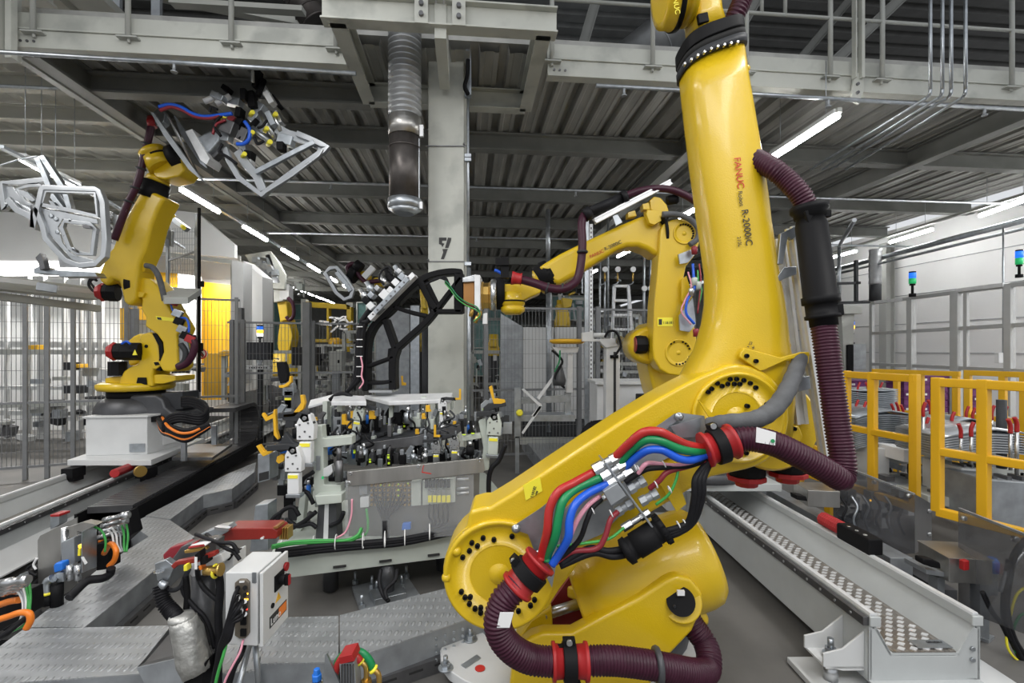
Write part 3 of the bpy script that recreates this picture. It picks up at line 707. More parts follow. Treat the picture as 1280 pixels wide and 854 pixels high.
# the corrugated wine red hoses
def hose(pts,r,label=None,parent=R1,pitch=.0125,name='corrugated_hose'):
    q=MB(); q.hose([P(x,y,Y) for x,y,Y in pts],r,pitch); return q.build(name,'hose',parent,label=label)
h1=hose([(655,722,1.79),(640,739,1.77),(629,752,1.76),(622,775,1.75),(627,796,1.75),(642,813,1.76),(663,824,1.78),(687,827,1.79),(708,827,1.80),(740,826,1.80),(769,826,1.81),(810,831,1.83),(845,837,1.87),(868,841,1.92),(884,838,2.0),(886,820,2.05),(880,802,2.1),(868,785,2.12),(858,768,2.14)],.0525)
h2=hose([(905,552,1.80),(915,551,1.80),(932,549,1.79),(948,550,1.78),(965,554,1.78),(982,561,1.78),(1013,577,1.79),(1036,590,1.80),(1050,598,1.815),(1053,590,1.83),(1053,572,1.84),(1047,535,1.86),(1041,492,1.88),(1034,440,1.9),(1029,405,1.92)],.0475)
h3=hose([(938,196,2.1),(950,202,2.05),(966,211,2.0),(980,222,1.98),(993,235,1.96),(1003,248,1.95),(1010,264,1.95)],.043)
h4=hose([(900,48,2.2),(908,40,2.15),(914,30,2.12),(922,14,2.1),(930,-6,2.1),(934,-30,2.1)],.042)
def collar(x0,y0,x1,y1,Y0,Y1,r,hose_,two=True):
    a=P(x0,y0,Y0); b_=P(x1,y1,Y1); d=(b_-a).normalized(); l=(b_-a).length
    q=MB(); q.lathe(a,d,[(0,r*1.18),(.012,r*1.2),(.014,r*1.05),(l*.5,r*.98),(l-.014,r*1.05),(l-.012,r*1.2),(l,r*1.18)],30); q.build('red_collar','red',hose_,label='red plastic hose collar')
    q=MB(); q.lathe(a+d*(l*.30),d,[(0,r*1.13),(.002,r*1.22),(l*.36,r*1.22),(l*.37,r*1.13)],30)
    dd,s_,u_=basis(d); q.beam(a+d*l*.47+V((0,0,1))*r*.0+u_*r*1.1,a+d*l*.47+u_*r*1.55,l*.34,.03); q.build('clamp_band','black',hose_,.002)
    q=MB(); c=a+d*l*.47+u_*r*1.42; q.cyl(c-V((0,.022,0)),c-V((0,.012,0)),.011,n=12); q.build('clamp_screw','steel',hose_)
collar(676,700,645,735,1.795,1.785,.056,h1); collar(690,827,735,827,1.80,1.80,.056,h1); collar(880,563,917,551,1.80,1.80,.056,h2)
q=MB(); q.torus(P(822,832,1.84),P(828,832,1.84)-P(822,832,1.84),.055,.013,28,8); q.build('hose_ring','dark_cast',h1)
q=MB(); q.beam(P(704,806,1.8),P(722,870,1.82),.05,.02,up=V((0,1,0))); q.build('clamp_bracket','black',h1)
# stickers on hoses
def hose_label(pts,Y,par,w_):
    q=MB(); q.px(pts,Y,.003); return q.build('hose_label',w_,par)
hose_label([(625,766),(642,766),(637,785),(621,785)],1.70,h1,'paper')
hl=hose_label([(946,534),(970,541),(969,557),(945,553)],1.733,h2,'paper')
q=MB(); q.cyl(P(966,551.5,1.728),P(966,551.5,1.732),.007,n=12); q.build('green_dot','green_cable',h2)
# black protective sleeve with collars and profile rail
q=MB(); a=P(1030,408,1.92); b_=P(1011,258,1.95); d=(b_-a).normalized(); l=(b_-a).length
q.lathe(a,d,[(0,.050),(.03,.05),(.032,.064),(.045,.064),(.047,.058),(.09,.058),(.092,.068),(.12,.068),(.122,.061),(l-.08,.058),(l-.05,.05),(l-.048,.058),(l-.03,.06),(l-.02,.07),(l,.07)],30); q.build('sleeve','black',R1,label='black tubular hose sleeve')
q=MB(); q.beam(P(1030,389,1.9),P(1050,387,1.9),.05,.045); q.beam(P(1012,268,1.93),P(1036,268,1.93),.04,.03); q.beam(P(1018,296,1.93),P(1008,264,1.93),.06,.05); q.build('sleeve_clamp','black',R1,.004)
def profile(p0,p1,w_,parent,name='profile_rail'):
    p0=V(p0);p1=V(p1); d,s_,u_=basis(p1-p0,V((0,-1,0)))
    q=MB(); t=w_*.16
    for a_,b2 in ((-.5,-.5),(.5,-.5),(-.5,.5),(.5,.5)):
        q.beam(p0+s_*(a_*.72*w_)+u_*(b2*.72*w_),p1+s_*(a_*.72*w_)+u_*(b2*.72*w_),w_*.28,w_*.28,up=V((0,-1,0)))
    q.beam(p0,p1,w_*.6,w_*.6,up=V((0,-1,0)))
    return q.build(name,'alu',parent)
profile(P(1040,592,2.05),P(993,284,2.08),.056,R1); profile(P(1000,530,2.14),P(973,300,2.18),.05,R1)
q=MB(); q.px([(976,292),(1000,280),(1001,290),(990,300),(985,296),(979,330),(972,330)],2.04,.02); q.px([(968,352),(980,334),(996,333),(996,343),(982,348),(975,351)],2.04,.01); q.px([(997,472),(1012,470),(1014,486),(998,490)],2.0,.01); q.build('rail_bracket','galv',R1,.002)
# grey fabric cable wrap
q=MB(); pts=catmull([P(885,531,1.9),P(905,528,1.86),(P(935,526,1.85)),P(955,520,1.86),P(972,506,1.88),P(985,486,1.91),P(994,465,1.95),P(1001,447,2.0)],8)
q.sweep(pts,[.027+.008*math.sin(PI*i/len(pts))+.0012*math.sin(i*1.3) for i in range(len(pts))],14); q.build('fabric_sleeve','cloth_grey',R1)
q=MB(); q.px([(880,565),(890,528),(873,500),(894,520),(900,548)],1.93,.01); q.build('mount_tab','yellow',R1)
mat('chain_black',(.05,.05,.053),.38,0,.15,10)
# ================================================================ second robot (behind the big one, reaching left)
def lz(parent,name,material,x,y,Y,d,prof,n=28,smooth=True,bevel=0,label=None):
    q=MB(); q.lathe(P(x,y,Y),V(d),prof,n,smooth); return q.build(name,material,parent,bevel,label=label)
def tr(parent,name,material,pts,Y,dep,bevel=.006,label=None,segs=2):
    q=MB(); q.px(pts,Y,dep); return q.build(name,material,parent,bevel,label=label,segs=segs)
Y2=3.72
R2=thing('industrial_robot',(1.62,4.35,.42),'yellow robot in the middle distance reaching left to hold the black tool frame','robot')
q=MB(); q.cyl((1.62,4.25,.52),(1.62,4.25,.60),.40,n=32); q.cyl((1.62,4.25,.6),(1.62,4.25,.80),.30,.27,32); q.build('foot','dark_cast',R2)
q=MB(); q.cyl((1.60,4.2,.80),(1.60,4.2,.95),.38,.36,32); q.build('swivel_ring','yellow',R2,.01)
tr(R2,'carousel','yellow',[(806,412),(812,402),(824,404),(870,440),(880,470),(868,540),(838,540),(818,492),(811,462)],Y2+.28,.40,.03)
lz(R2,'shoulder_housing','yellow',812,432,Y2+.15,(0,1,0),[(0,.12),(.03,.15),(.3,.15)],30)
q=MB(); q.lathe(P(808,431,Y2+.14),V((-1,0,0)),[(0,.07),(.05,.075),(.09,.07)],8,False); mo=q.build('motor','black',R2,.004)
q=MB(); q.lathe(P(808,431,Y2+.14)+V((-.088,0,0)),V((-1,0,0)),[(0,.066),(.008,.060)],8,False); q.build('motor_cap','maroon_cable',mo)
link=[(825.5,288),(829,280),(840,274.5),(852,273),(862,276.5),(871,284),(875,294.5),(874,306),(869,319),(858,333),(855.5,345),(854,363),(860,385),(866,400),(870,414),(872,436),(869,452),(862,463),(850,470),(836,468.5),(825,462),(817,448),(816,433),(818,380),(822,340),(824,315)]
tr(R2,'lower_arm','yellow',link,Y2,.20,.016,segs=3)
for x,y,r_,nm in ((848,441,.105,'shoulder_cover'),(855,292,.085,'elbow_cover')):
    lz(R2,nm,'yellow',x,y,Y2+.003,(0,-1,0),[(0,r_),(.010,r_),(.014,r_*.93),(.004,r_*.86),(.002,r_*.55),(-.004,r_*.5),(-.004,.02),(.01,.015),(.012,.001)],32)
def ringbolts(parent,cx,cy,r,Y,angs,br=.007):
    for a in angs: bolts(parent,[(cx+r*math.cos(math.radians(a)),cy-r*math.sin(math.radians(a)))],Y,br,.010,'ring_bolt')
ringbolts(R2,848,441,14.5,Y2-.004,[20,36,52,68,-20,-36,-52,-68,-84,-100,130,112]); ringbolts(R2,855,292,11.5,Y2-.004,[0,16,32,48,64,80,96,-15,-30,112])
tr(R2,'id_label','sticker_yellow',[(822,397),(841,397),(841,408),(822,408)],Y2-.004,.003)
text('label_print','118181',P(828.5,405,Y2-.006),(1,0,0),(0,0,1),.028,'print_dark',R2); tr(R2,'label_code','print_dark',[(823.5,399),(827.5,399),(827.5,406),(823.5,406)],Y2-.006,.002,0)
# forearm
fa=[(672,334),(700,317),(732,301),(775,281),(806,268),(826,276),(838,290),(836,312),(822,321),(809,312),(798,308),(785,308),(773,312),(750,326),(729,339),(697,357),(690,352),(680,340)]
tr(R2,'forearm','yellow',fa,Y2+.05,.24,.05,segs=5)
loft([section(806,262,834,318,Y2+.30,.22),section(824,274,845,300,Y2+.34,.2)],'elbow_housing','yellow',R2)
lz(R2,'elbow_seal','black',826,292,Y2+.12,(1,0,.1),[(0,.14),(.02,.14)],28)
tr(R2,'motor_bracket','yellow',[(813,262),(812,250),(818,245),(826,247),(834,256),(837,266),(826,272)],Y2+.06,.2,.01); tr(R2,'motor_bracket','yellow',[(808,268),(809,262),(824,264),(827,276),(818,281),(812,279)],Y2-.02,.06,.004)
tr(R2,'motor_bracket','yellow',[(785,272),(785,265),(794,263),(796,270)],Y2+.06,.08,.004); tr(R2,'motor_bracket','yellow',[(804,262),(803,255),(811,253),(813,262)],Y2+.04,.08,.004)
lz(R2,'motor','black',834,251,Y2+.1,(1,0,.2),[(0,.035),(.07,.04),(.09,.03)],12)
d4=P(640,373,Y2+.17)-P(690,346,Y2+.17)
lz(R2,'wrist_flange','black',689,343,Y2+.17,d4,[(0,.125),(.05,.13),(.06,.12),(.12,.118)],30); lz(R2,'wrist_ring','yellow',677,351,Y2+.17,d4,[(0,.11),(.03,.105),(.05,.07)],30)
bolts(R2,[(687,342),(692,349),(694,355),(684,337)],Y2+.03,.006,.006,'ring_bolt')
tr(R2,'wrist_block','yellow',[(628,355),(664,355),(676,361),(676,366),(662,372),(652,377),(630,378)],Y2+.08,.18,.012)
lz(R2,'wrist_drive','yellow',641,366,Y2+.14,(0,0,-1),[(0,.09),(.10,.098),(.104,.088),(.115,.088),(.118,.098),(.15,.095),(.175,.06)],30)
lz(R2,'wrist_band','black',641,376,Y2+.14,(0,0,-1),[(0,.10),(.012,.10)],30)
lz(R2,'tool_flange','black',631,367,Y2+.17,(-1,0,0),[(0,.12),(.03,.13),(.08,.13),(.09,.11)],30)
text('lettering','FANUC',P(738,323,Y2+.045),P(770,308,1)-P(738,323,1),(.4,0,1),.036,'print_red',R2); text('lettering','R-2000iC',P(756.5,313.5,Y2+.045),P(770,306.5,1)-P(755,313.5,1),(.4,0,1),.038,'print_dark',R2)
q=MB(); q.tube([P(x,y,Y) for x,y,Y in ((650,349,3.6),(668,354,3.58),(686,360,3.56),(702,361.5,3.56),(714,357,3.56),(722,348,3.57),(726,330,3.58),(728,305,3.6),(727,283,3.62),(729,272,3.64),(735,264,3.66))],.032,12); h=q.build('corrugated_hose','hose',R2)
for x,y in ((684,360),(702,361),(713,358),(728,315)):
    q=MB(); q.torus(P(x,y,3.57),(1,0,-.3) if y>340 else (0,0,1),.033,.010,18,6); q.build('hose_ring','charcoal',h)
q=MB(); q.cyl(P(733,267,3.64),P(782,245,3.74),.038,n=14); q.cyl(P(730,270,3.64),P(738,265,3.64),.05,n=14); q.cyl(P(777,248,3.72),P(783,245,3.72),.05,n=14); q.build('sleeve','rubber',R2)
q=MB(); q.tube([P(x,y,3.76) for x,y in ((780,246),(795,240),(812,236.5),(830,236),(850,241),(873,254),(882,263))],.028,12); q.build('corrugated_hose','hose',R2)
profile(P(743,277,3.68),P(838,228,3.78),.04,R2)
tr(R2,'rail_bracket','galv',[(770,282),(766,270),(772,268),(778,278)],Y2-.0,.02,0)
q=MB(); q.lathe(P(652,349,3.6),V((-1,0,.12)),[(0,.05),(.01,.04),(.05,.045),(.06,.05),(.075,.052)],16); q.build('red_collar','red',h); q=MB(); q.beam(P(631,348,3.6),P(631,322,3.6),.06,.06,up=V((0,1,0))); q.box(P(628,328,3.58),(.10,.06,.05)); q.build('hose_clamp','black',R2)
cable([(632,345,3.6),(622,339,3.6),(618,338,3.6)],.012,'blue_cable','blue cable',parent=R2)
q=MB(); q.tube([P(x,y,3.68) for x,y in ((828,268),(845,268),(862,274),(873,286),(872,298),(862,306))],.022,10); q.build('fabric_sleeve','cloth_grey',R2)
tr(R2,'cable_tray','galv',[(848,318),(850,330),(860,328),(872,314),(872,309)],3.66,.02,0); tr(R2,'cable_tray','galv',[(849,395),(850,413),(862,415),(870,405),(866,372)],3.66,.02,0); tr(R2,'cable_tray','yellow',[(852,350),(858,345),(866,370),(858,382),(852,375)],3.67,.02,0)
cable([(866,330,3.62),(867,345,3.6),(868,360,3.6),(859,376,3.6),(858,392,3.6),(868,405,3.6)],.010,'blue_cable','blue cable',parent=R2)
cable([(860,340,3.62),(864,358,3.6),(856,376,3.6),(852,390,3.6),(864,406,3.6)],.006,'pink','pink wire',parent=R2); cable([(872,338,3.62),(873,352,3.6),(877,362,3.6),(874,378,3.6)],.006,'lime','thin green wire',parent=R2); cable([(874,330,3.62),(876,352,3.6),(872,392,3.6)],.006,'maroon_cable','dark red wire',parent=R2)
for x,y,mt in ((873,357,'pale_green'),(868,352,'pale_green'),(864,365,'steel'),(868,313,'maroon_cable'),(870,416,'maroon_cable')):
    q=MB(); q.lathe(P(x,y+5,3.6),(0,0,1),[(0,.02),(.05,.024),(.06,.015)],10); q.build('connector',mt,R2)
# carriage of the second robot
q=MB(); q.box((1.78,4.35,.49),(.80,.9,.06)); q.build('carriage_plate','track_paint',R2,.005)
# ================================================================ left robot holding a door frame high up
Y3=5.45
R3=thing('industrial_robot',(-4.15,5.6,.35),'yellow robot on the left floor track, stretched up toward the roof','robot')
tr(R3,'foot','dark_cast',[(132,524),(134,514),(142,509),(142,500),(147,494),(195,494),(203,500),(206,509),(214,515),(228,516),(228,524)],Y3+.0,.6,.03,segs=3)
q=MB(); q.lathe(P(171,515,Y3+.25),(0,0,1),[(-.06,.38),(.0,.40),(.07,.395),(.13,.36),(.18,.29)],36); q.build('base_casting','dark_cast',R3)
lz(R3,'base_ring','black',171,497,Y3+.25,(0,0,1),[(0,.28),(.10,.28)],36)
tr(R3,'connector_box','charcoal',[(201,492),(228,490),(229,512),(203,514)],Y3+.1,.3,.01)
for pts in ([(104,524),(140,524),(142,530),(104,532)],[(161,524),(196,521),(198,527),(161,531)]): tr(R3,'foot_pad','black',pts,Y3-.1,.25,.004)
q=MB(); q.lathe(P(171,487,Y3+.25),(0,0,1),[(0,.36),(.03,.38),(.07,.38),(.09,.34)],36); q.build('swivel_ring','yellow',R3)
tr(R3,'turret_flange','yellow',[(131,473),(140,471),(205,468),(219,470),(219,476),(204,480),(131,479)],Y3+.05,.35,.01)
tr(R3,'carousel','yellow',[(146,483),(150,470),(154,464),(161,459),(171,455),(176,443),(176,434),(173,424),(175,418),(187,414.5),(195,421),(199,440),(200,455),(193,462),(190,469),(191,484)],Y3+.02,.30,.03,segs=3)
tr(R3,'gear_housing','yellow',[(157,432),(159,426),(166,420),(175,416),(180,420),(178,450),(170,456),(160,458)],Y3+.25,.2,.03)
tr(R3,'shoulder_seal','black',[(190,417),(195,416),(203,430),(204,448),(200,464),(195,463),(199,448),(198,432)],Y3+.0,.25,.003)
tr(R3,'shoulder_lug','yellow',[(190,452),(199,451),(201,457),(194,462),(189,460)],Y3-.02,.1,.01)
tr(R3,'turret_window','black',[(172,472),(182,472),(183,481),(170,481)],Y3+.005,.02,0); tr(R3,'turret_window','black',[(192,453),(197,452.5),(199,456),(194,457)],Y3-.03,.02,0)
bolts(R3,[(183,433)],Y3+.02,.02,.006,'turret_bolt')
tr(R3,'lower_arm','yellow',[(172,350),(178,346.5),(187,348.5),(195,356),(201,366),(212,387),(225.5,410),(221,419),(221.5,440),(222.5,459),(216,465),(203,464),(198,455),(204,440),(203,428),(196,418),(187,412),(181,408),(182,397),(176,386),(177,376),(174,365)],Y3-.05,.28,.02,segs=3)
tr(R3,'id_label','sticker_yellow',[(194.5,395),(216.5,397.5),(218,402),(196,400)],Y3-.055,.003,0); tr(R3,'label_print','print_dark',[(196,396.5),(201,397),(202,400),(197,399.5)],Y3-.06,.003,0)
def motor(parent,x,y,Y,d,r,l,cap=True):
    q=MB(); q.lathe(P(x,y,Y),V(d),[(0,r),(l*.7,r),(l*.72,r*.95),(l,r*.93)],8,False); m_=q.build('motor','black',parent,.006)
    q=MB(); dd=V(d).normalized(); q.lathe(P(x,y,Y)+dd*l,dd,[(0,r),(.03,r*1.05),(.035,r*.8),(.07,r*.75),(.08,r*.5)],8,False); q.build('motor_cap','red',m_,.003)
    return m_
mm=motor(R3,176,439.5,Y3+.0,(-1,-.25,0),.10,.24); tr(mm,'warning_label','sticker_yellow',[(168.5,437),(171.5,444),(165.5,444)],Y3-.14,.003,0)
motor(R3,148,366,Y3+.0,(-1,-.3,0),.10,.13)
lz(R3,'motor','black',147,452,Y3+.05,(0,0,-1),[(0,.09),(.16,.09)],8,False)
fo=[(178,233),(165,256),(148,288),(140,310),(134,316),(128,330),(122,344),(124,352),(133,358),(140,349),(148,352),(151,364),(154,378),(161,383),(168,376),(171,350),(174,328),(182,310),(189,282),(197,262),(206,247)]
tr(R3,'forearm','yellow',fo,Y3-.12,.28,.04,segs=4)
lz(R3,'elbow_seal','black',170,358,Y3+.05,(1,.1,.05),[(-.02,.18),(.05,.18)],28)
tr(R3,'elbow_housing','yellow',[(168,372),(178,372),(181,366),(172,364)],Y3-.08,.1,.01); tr(R3,'elbow_lug','yellow',[(171,328),(180,327),(183,334),(180,340),(172,340)],Y3-.06,.12,.01)
axw=P(203,205,Y3)-P(192,238,Y3)
lz(R3,'wrist_flange','black',193,238,Y3,axw,[(-.10,.145),(.02,.145),(.03,.135),(.09,.135)],30)
lz(R3,'wrist_ring','yellow',197,228,Y3,axw,[(0,.12),(.05,.11),(.10,.07)],28)
tr(R3,'wrist_block','yellow',[(190,215),(196,200),(210,190),(215,182),(228,205),(231,212),(224,220),(205,224),(195,222)],Y3-.14,.26,.02)
lz(R3,'wrist_drive','yellow',200,205,Y3-.1,(-.5,-.1,.85),[(-.05,.14),(.08,.14),(.085,.12),(.10,.12),(.105,.14),(.16,.135),(.19,.09)],28)
lz(R3,'wrist_band','black',197,199,Y3-.1,(-.5,-.1,.85),[(0,.145),(.02,.145)],28)
lz(R3,'tool_flange','black',221,198,Y3-.05,(.9,0,.35),[(-.04,.15),(.07,.15)],28)
q=MB(); q.tube([P(x,y,Y3-.2) for x,y in ((190,152),(186,172),(180,195),(175,218),(168,238),(160,254),(152,275),(143,300))],.036,12); h=q.build('corrugated_hose','hose',R3)
for x,y in ((183,180),(176,211),(169,235),(161,252)):
    q=MB(); q.torus(P(x,y,Y3-.2),(.25,0,1),.04,.012,16,6); q.build('hose_ring','charcoal',h)
q=MB(); q.lathe(P(190,152,Y3-.2),(-.1,0,1),[(-.06,.045),(.0,.05),(.05,.04)],14); q.build('red_collar','red',h)
tr(R3,'hose_bracket','galv',[(191,140),(199,134),(206,143),(204,152),(196,158),(191,150)],Y3-.22,.1,.004)
q=MB(); q.beam(P(147,290,Y3-.2),P(158,262,Y3-.2),.04,.04); q.build('profile_rail','alu',R3)
q=MB(); q.tube([P(x,y,Y3-.1) for x,y in ((182,332),(190,334),(197,343),(202,358),(206,376))],.03,10); q.build('fabric_sleeve','cloth_grey',R3)
for pts,r_,mt,lb in (([(222,398),(232,398),(236,406),(236,416)],.012,'blue_cable','blue cable'),([(213,378),(216,388),(222,396)],.010,'blue_cable','blue cable'),([(240,420),(243,432),(240,445),(232,455),(222,459)],.038,'hose','wine red hose'),([(226,430),(232,440),(230,452),(222,458)],.03,'charcoal',None),([(152,430),(158,427),(163,430)],.012,'blue_cable','blue cable')):
    q=MB(); q.tube([P(x,y,Y3-.15) for x,y in pts],r_,10); q.build('cable',mt,R3,label=lb) if lb else q.build('cable',mt,R3)
for x,y,mt in ((238,424,'red'),(217,377,'red'),(222,392,'galv'),(228,412,'galv_dull'),(224,402,'black'),(232,420,'black')):
    q=MB(); q.box(P(x,y,Y3-.16),(.09,.07,.08),rotm(20,0,25)); q.build('connector',mt,R3,.006)
tr(R3,'cable_tray','galv_dull',[(221,415),(232,420),(238,445),(224,455)],Y3-.02,.02,0)
q=MB(); q.tube([P(x,y,Y3-.1) for x,y in ((121,351),(114,348),(111,356),(117,364),(124,362))],.014,8); q.tube([P(x,y,Y3-.1) for x,y in ((122,347),(113,352),(118,360))],.012,8); q.build('cable_loop','rubber',R3)
# cables from the robot foot to the drag chain
for k in range(7):
    q=MB(); dy=k*2.2
    q.tube([P(x,y,Y) for x,y,Y in ((198,524,5.3),(203,528+dy*.9,5.1),(214,533+dy*.9,4.95),(232,538+dy,4.9),(250,534+dy*.6,4.95),(262,530+dy*.3,5.0))],.022,8)
    q.build('cable',['rubber','rubber','blue_cable','rubber','rubber','orange','rubber'][k] if k in (5,) else 'rubber',R3)
for k in range(4):
    q=MB(); q.tube([P(x,y+k*3,Y) for x,y,Y in ((228,498,5.45),(240,498,5.4),(254,503,5.3),(259,512,5.2),(252,520,5.1),(238,519,5.05),(225,517,5.0),(212,521,5.0),(204,530,5.0))],.022,8); q.build('cable','rubber',R3)
q=MB(); q.tube([P(x,y,Y) for x,y,Y in ((203,522,5.2),(210,533,4.9),(224,541,4.85),(238,541,4.85),(250,536,4.9))],.014,8); q.build('cable','orange',R3,label='orange cable')
# ---------------------------------------------------------------- carriage
CR=thing('robot_carriage',(-4.1,5.3,.33),'white painted carriage box carrying the left robot along its floor track','carriage')
q=MB(); z0=P(0,573,5.15).z
def world_slab(pts,th,name,material,parent,bevel=.004):
    q=MB(); q.prism(pts,(0,0,-th)); return q.build(name,material,parent,bevel)
zp=.46
world_slab([G(84,575,zp),G(189,575,zp),G(255,548,zp),G(165,548,zp)],.06,'base_plate','white_paint',CR)
ztop=EYE-(531-HY)*4.95/F
q=MB(); fl=G(107,570,zp);fr=G(184,568,zp);br=G(228,556,zp);bl=G(160,556,zp); hh=V((0,0,ztop-zp+.03))
q.prism([fl,fr,br,bl],hh); q.build('box','white_paint',CR,.006)
q=MB(); q.prism([fl+hh+V((-.02,-.02,0)),fr+hh+V((.02,-.02,0)),br+hh+V((.05,0,0)),bl+hh],(0,0,.02)); q.build('top_plate','white_paint',CR,.003)
yy=fr.y-.012
q=MB(); a=fl.lerp(fr,.72); b_=fl.lerp(fr,.97); q.prism([a+V((0,-.012,.03)),b_+V((0,-.012,.03)),b_+V((0,-.012,.12)),a+V((0,-.012,.12))],(0,.008,0)); q.build('name_plate','galv',CR)
q=MB(); a=fr.lerp(br,.42); b_=fr.lerp(br,.78); o=V((.014,-.01,0)); q.prism([a+o+V((0,0,.06)),b_+o+V((0,0,.06)),b_+o+V((0,0,.22)),a+o+V((0,0,.22))],(-.008,0,0)); q.build('notice_sheet','paper',CR,label='white notice sheets with red text')
for x,y in ((92,590),(183,590)):
    q=MB(); q.box(P(x,y,5.0),(.12,.16,.1)); q.box(P(x+2,y+6,5.0),(.08,.12,.08)); q.build('bearing_block','black',CR,.006)
q=MB(); c=P(178,589,4.85); q.cyl(c-V((.03,0,0)),c+V((.0,-.02,0)),.055,n=18); q.build('pinion','brass',CR)
q=MB(); q.cyl(P(143,592,4.75),P(169,581,5.2),.045,n=8,smooth=False); q.build('bumper','red',CR,.006,label='red end bumper')
for x,y,x1,y1 in ((230,545,252,590),(268,532,272,570)):
    q=MB(); q.beam(P(x,y,5.2),P(x,y1-14,5.2),.05,.03,up=V((0,1,0))); q.build('bracket_post','galv',CR)
q=MB(); q.prism([G(215,572,.44),G(265,572,.44),G(290,555,.44),G(240,555,.44)],(0,0,-.03)); q.build('side_shelf','dark_steel',CR)
# ---------------------------------------------------------------- floor tracks
def track(name,pl,pr,dirv,l0,l1,z,h,label,cap):
    """two rails on a V channel; pl, pr = near ends of left / right rail"""
    pl=V(pl);pr=V(pr);d=V(dirv).normalized(); s_=(pr-pl); wd=s_.length; s_=s_.normalized(); s_=(s_-d*s_.dot(d)).normalized()
    T=thing(name,(pl+pr)/2+V((0,0,-z)),label,'track')
    def sec(pts,nm,mt,bev=0,a=l0,b=l1):
        q=MB(); q.prism([pl+d*a+s_*x+V((0,0,zz-z)) for x,zz in pts],d*(b-a)); return q.build(nm,mt,T,bev)
    sec([(0,z),(.04,z),(.04,z-.04),(.025,z-.04),(.10,z-.17),(wd-.10,z-.17),(wd-.025,z-.04),(wd-.04,z-.04),(wd-.04,z),(wd,z),(wd,z-h),(wd-.012,z-h),(wd-.012,z-.06),(wd-.02,z-.05),(wd-.095,z-.182),(.095,z-.182),(.02,z-.05),(.012,z-.06),(.012,z-h),(0,z-h)],'channel_body','track_paint')
    sec([(.012,z-h),(wd-.012,z-h),(wd-.012,z-h+.012),(.012,z-h+.012)],'bottom_plate','track_paint')
    sec([(.11,z-.169),(wd-.11,z-.169),(wd-.11,z-.164),(.11,z-.164)],'tread_strip','tread_bright')
    for x0,x1,nm in ((-.028,-.002,'guide_rail'),(wd+.002,wd+.02,'guide_rail')):
        sec([(x0,z-.045),(x1,z-.045),(x1,z-.006),(x0,z-.006)],nm,'dark_steel',.002)
    for x in (.02,wd-.02): sec([(x-.018,z),(x+.014,z),(x+.010,z+.012),(x-.014,z+.012)],'rail_cap','alu',.002)
    q=MB(); k=l0+.08
    while k<min(l1,l0+5.5):
        c=pl+d*k+s_*(-.028)+V((0,0,-.026)); q.cyl(c-s_*.003,c+s_*.002,.0075,n=8)
        k+=.11
    o=q.build('rail_screws','steel',T); o['kind']='stuff'
    return T,pl,d,s_,wd
def bright_tread():
    m=tread('tread_bright',(.36,.33,.30),17,.75,.30); nt=m.node_tree; b=nt.nodes['Principled BSDF']
    return m
bright_tread()
EL=G(1086.5,770,.39); ER=G(1218,765,.39); ER.y=EL.y
T2,pl,d,s_,wd=track('floor_track',EL,ER,(-.012,1,0),0,7.5,.39,.30,'pale grey floor track with tread plate strip ending at the lower right','end')
# raised lozenges on the nearest strip (real studs)
q=MB(); 
row=0; k=.02
while k<3.2:
    for i in range(7):
        x=.135+.058*i+(.0 if row%2 else .029)
        if x>wd-.13: continue
        c=pl+d*k+s_*x+V((0,0,-.163)); 
        a_=.019; 
        vs=[c-s_*a_*1.0,c-d*.014,c+s_*a_*1.0,c+d*.014]
        q.prism([v_+V((0,0,.003)) for v_ in vs],(0,0,-.004))
    row+=1; k+=.036
o=q.build('tread_studs','alu',T2,label='shiny raised studs'); o['kind']='stuff'
# end face of the track
def tp(x,zz,k=0): return pl+d*k+s_*x+V((0,0,zz-.39))
q=MB(); q.prism([tp(0,.33),tp(.04,.33),tp(.11,.205),(tp(wd-.11,.205)),tp(wd-.035,.33),tp(wd,.33),tp(wd,.09),tp(wd-.08,.10),tp(.012,.10),tp(0,.09)],d*.012); q.build('end_plate','track_paint',T2,.003)
q=MB(); q.prism([tp(-.0,.085,-.10),tp(wd,.085,-.02),tp(wd,.085,.1),tp(0,.085,.1)],(0,0,.01)); q.build('end_flange','track_paint',T2,.003)
for xx in (0.012,wd-.03):
    q=MB(); q.prism([tp(xx-.015,.39),tp(xx+.035,.39),tp(xx+.035,.345),tp(xx-.015,.345)],d*-.012); q.build('rail_end_cap','track_paint',T2,.004)
q=MB()
for xx,zz in ((wd-.04,.19),(wd-.04,.24)): 
    c=tp(xx,zz,-.003); q.cyl(c,c+V((0,-.008,0)),.010,n=8)
q.build('end_bolts','galv',T2)
pp=[G(1133,810,.22),G(1160,797,.22),G(1186,803,.22),G(1160,808,.22)]
q=MB(); q.prism([tp(.24,.231,.015),tp(.40,.231,.015),tp(.40,.231,.075),tp(.24,.231,.075)],(0,0,.003)); pp=q.build('type_plate','galv',T2,label='pale type plate'); text('plate_print','+496TEID',tp(.385,.236,.06),-s_,-d,.018,'print_dark',pp)
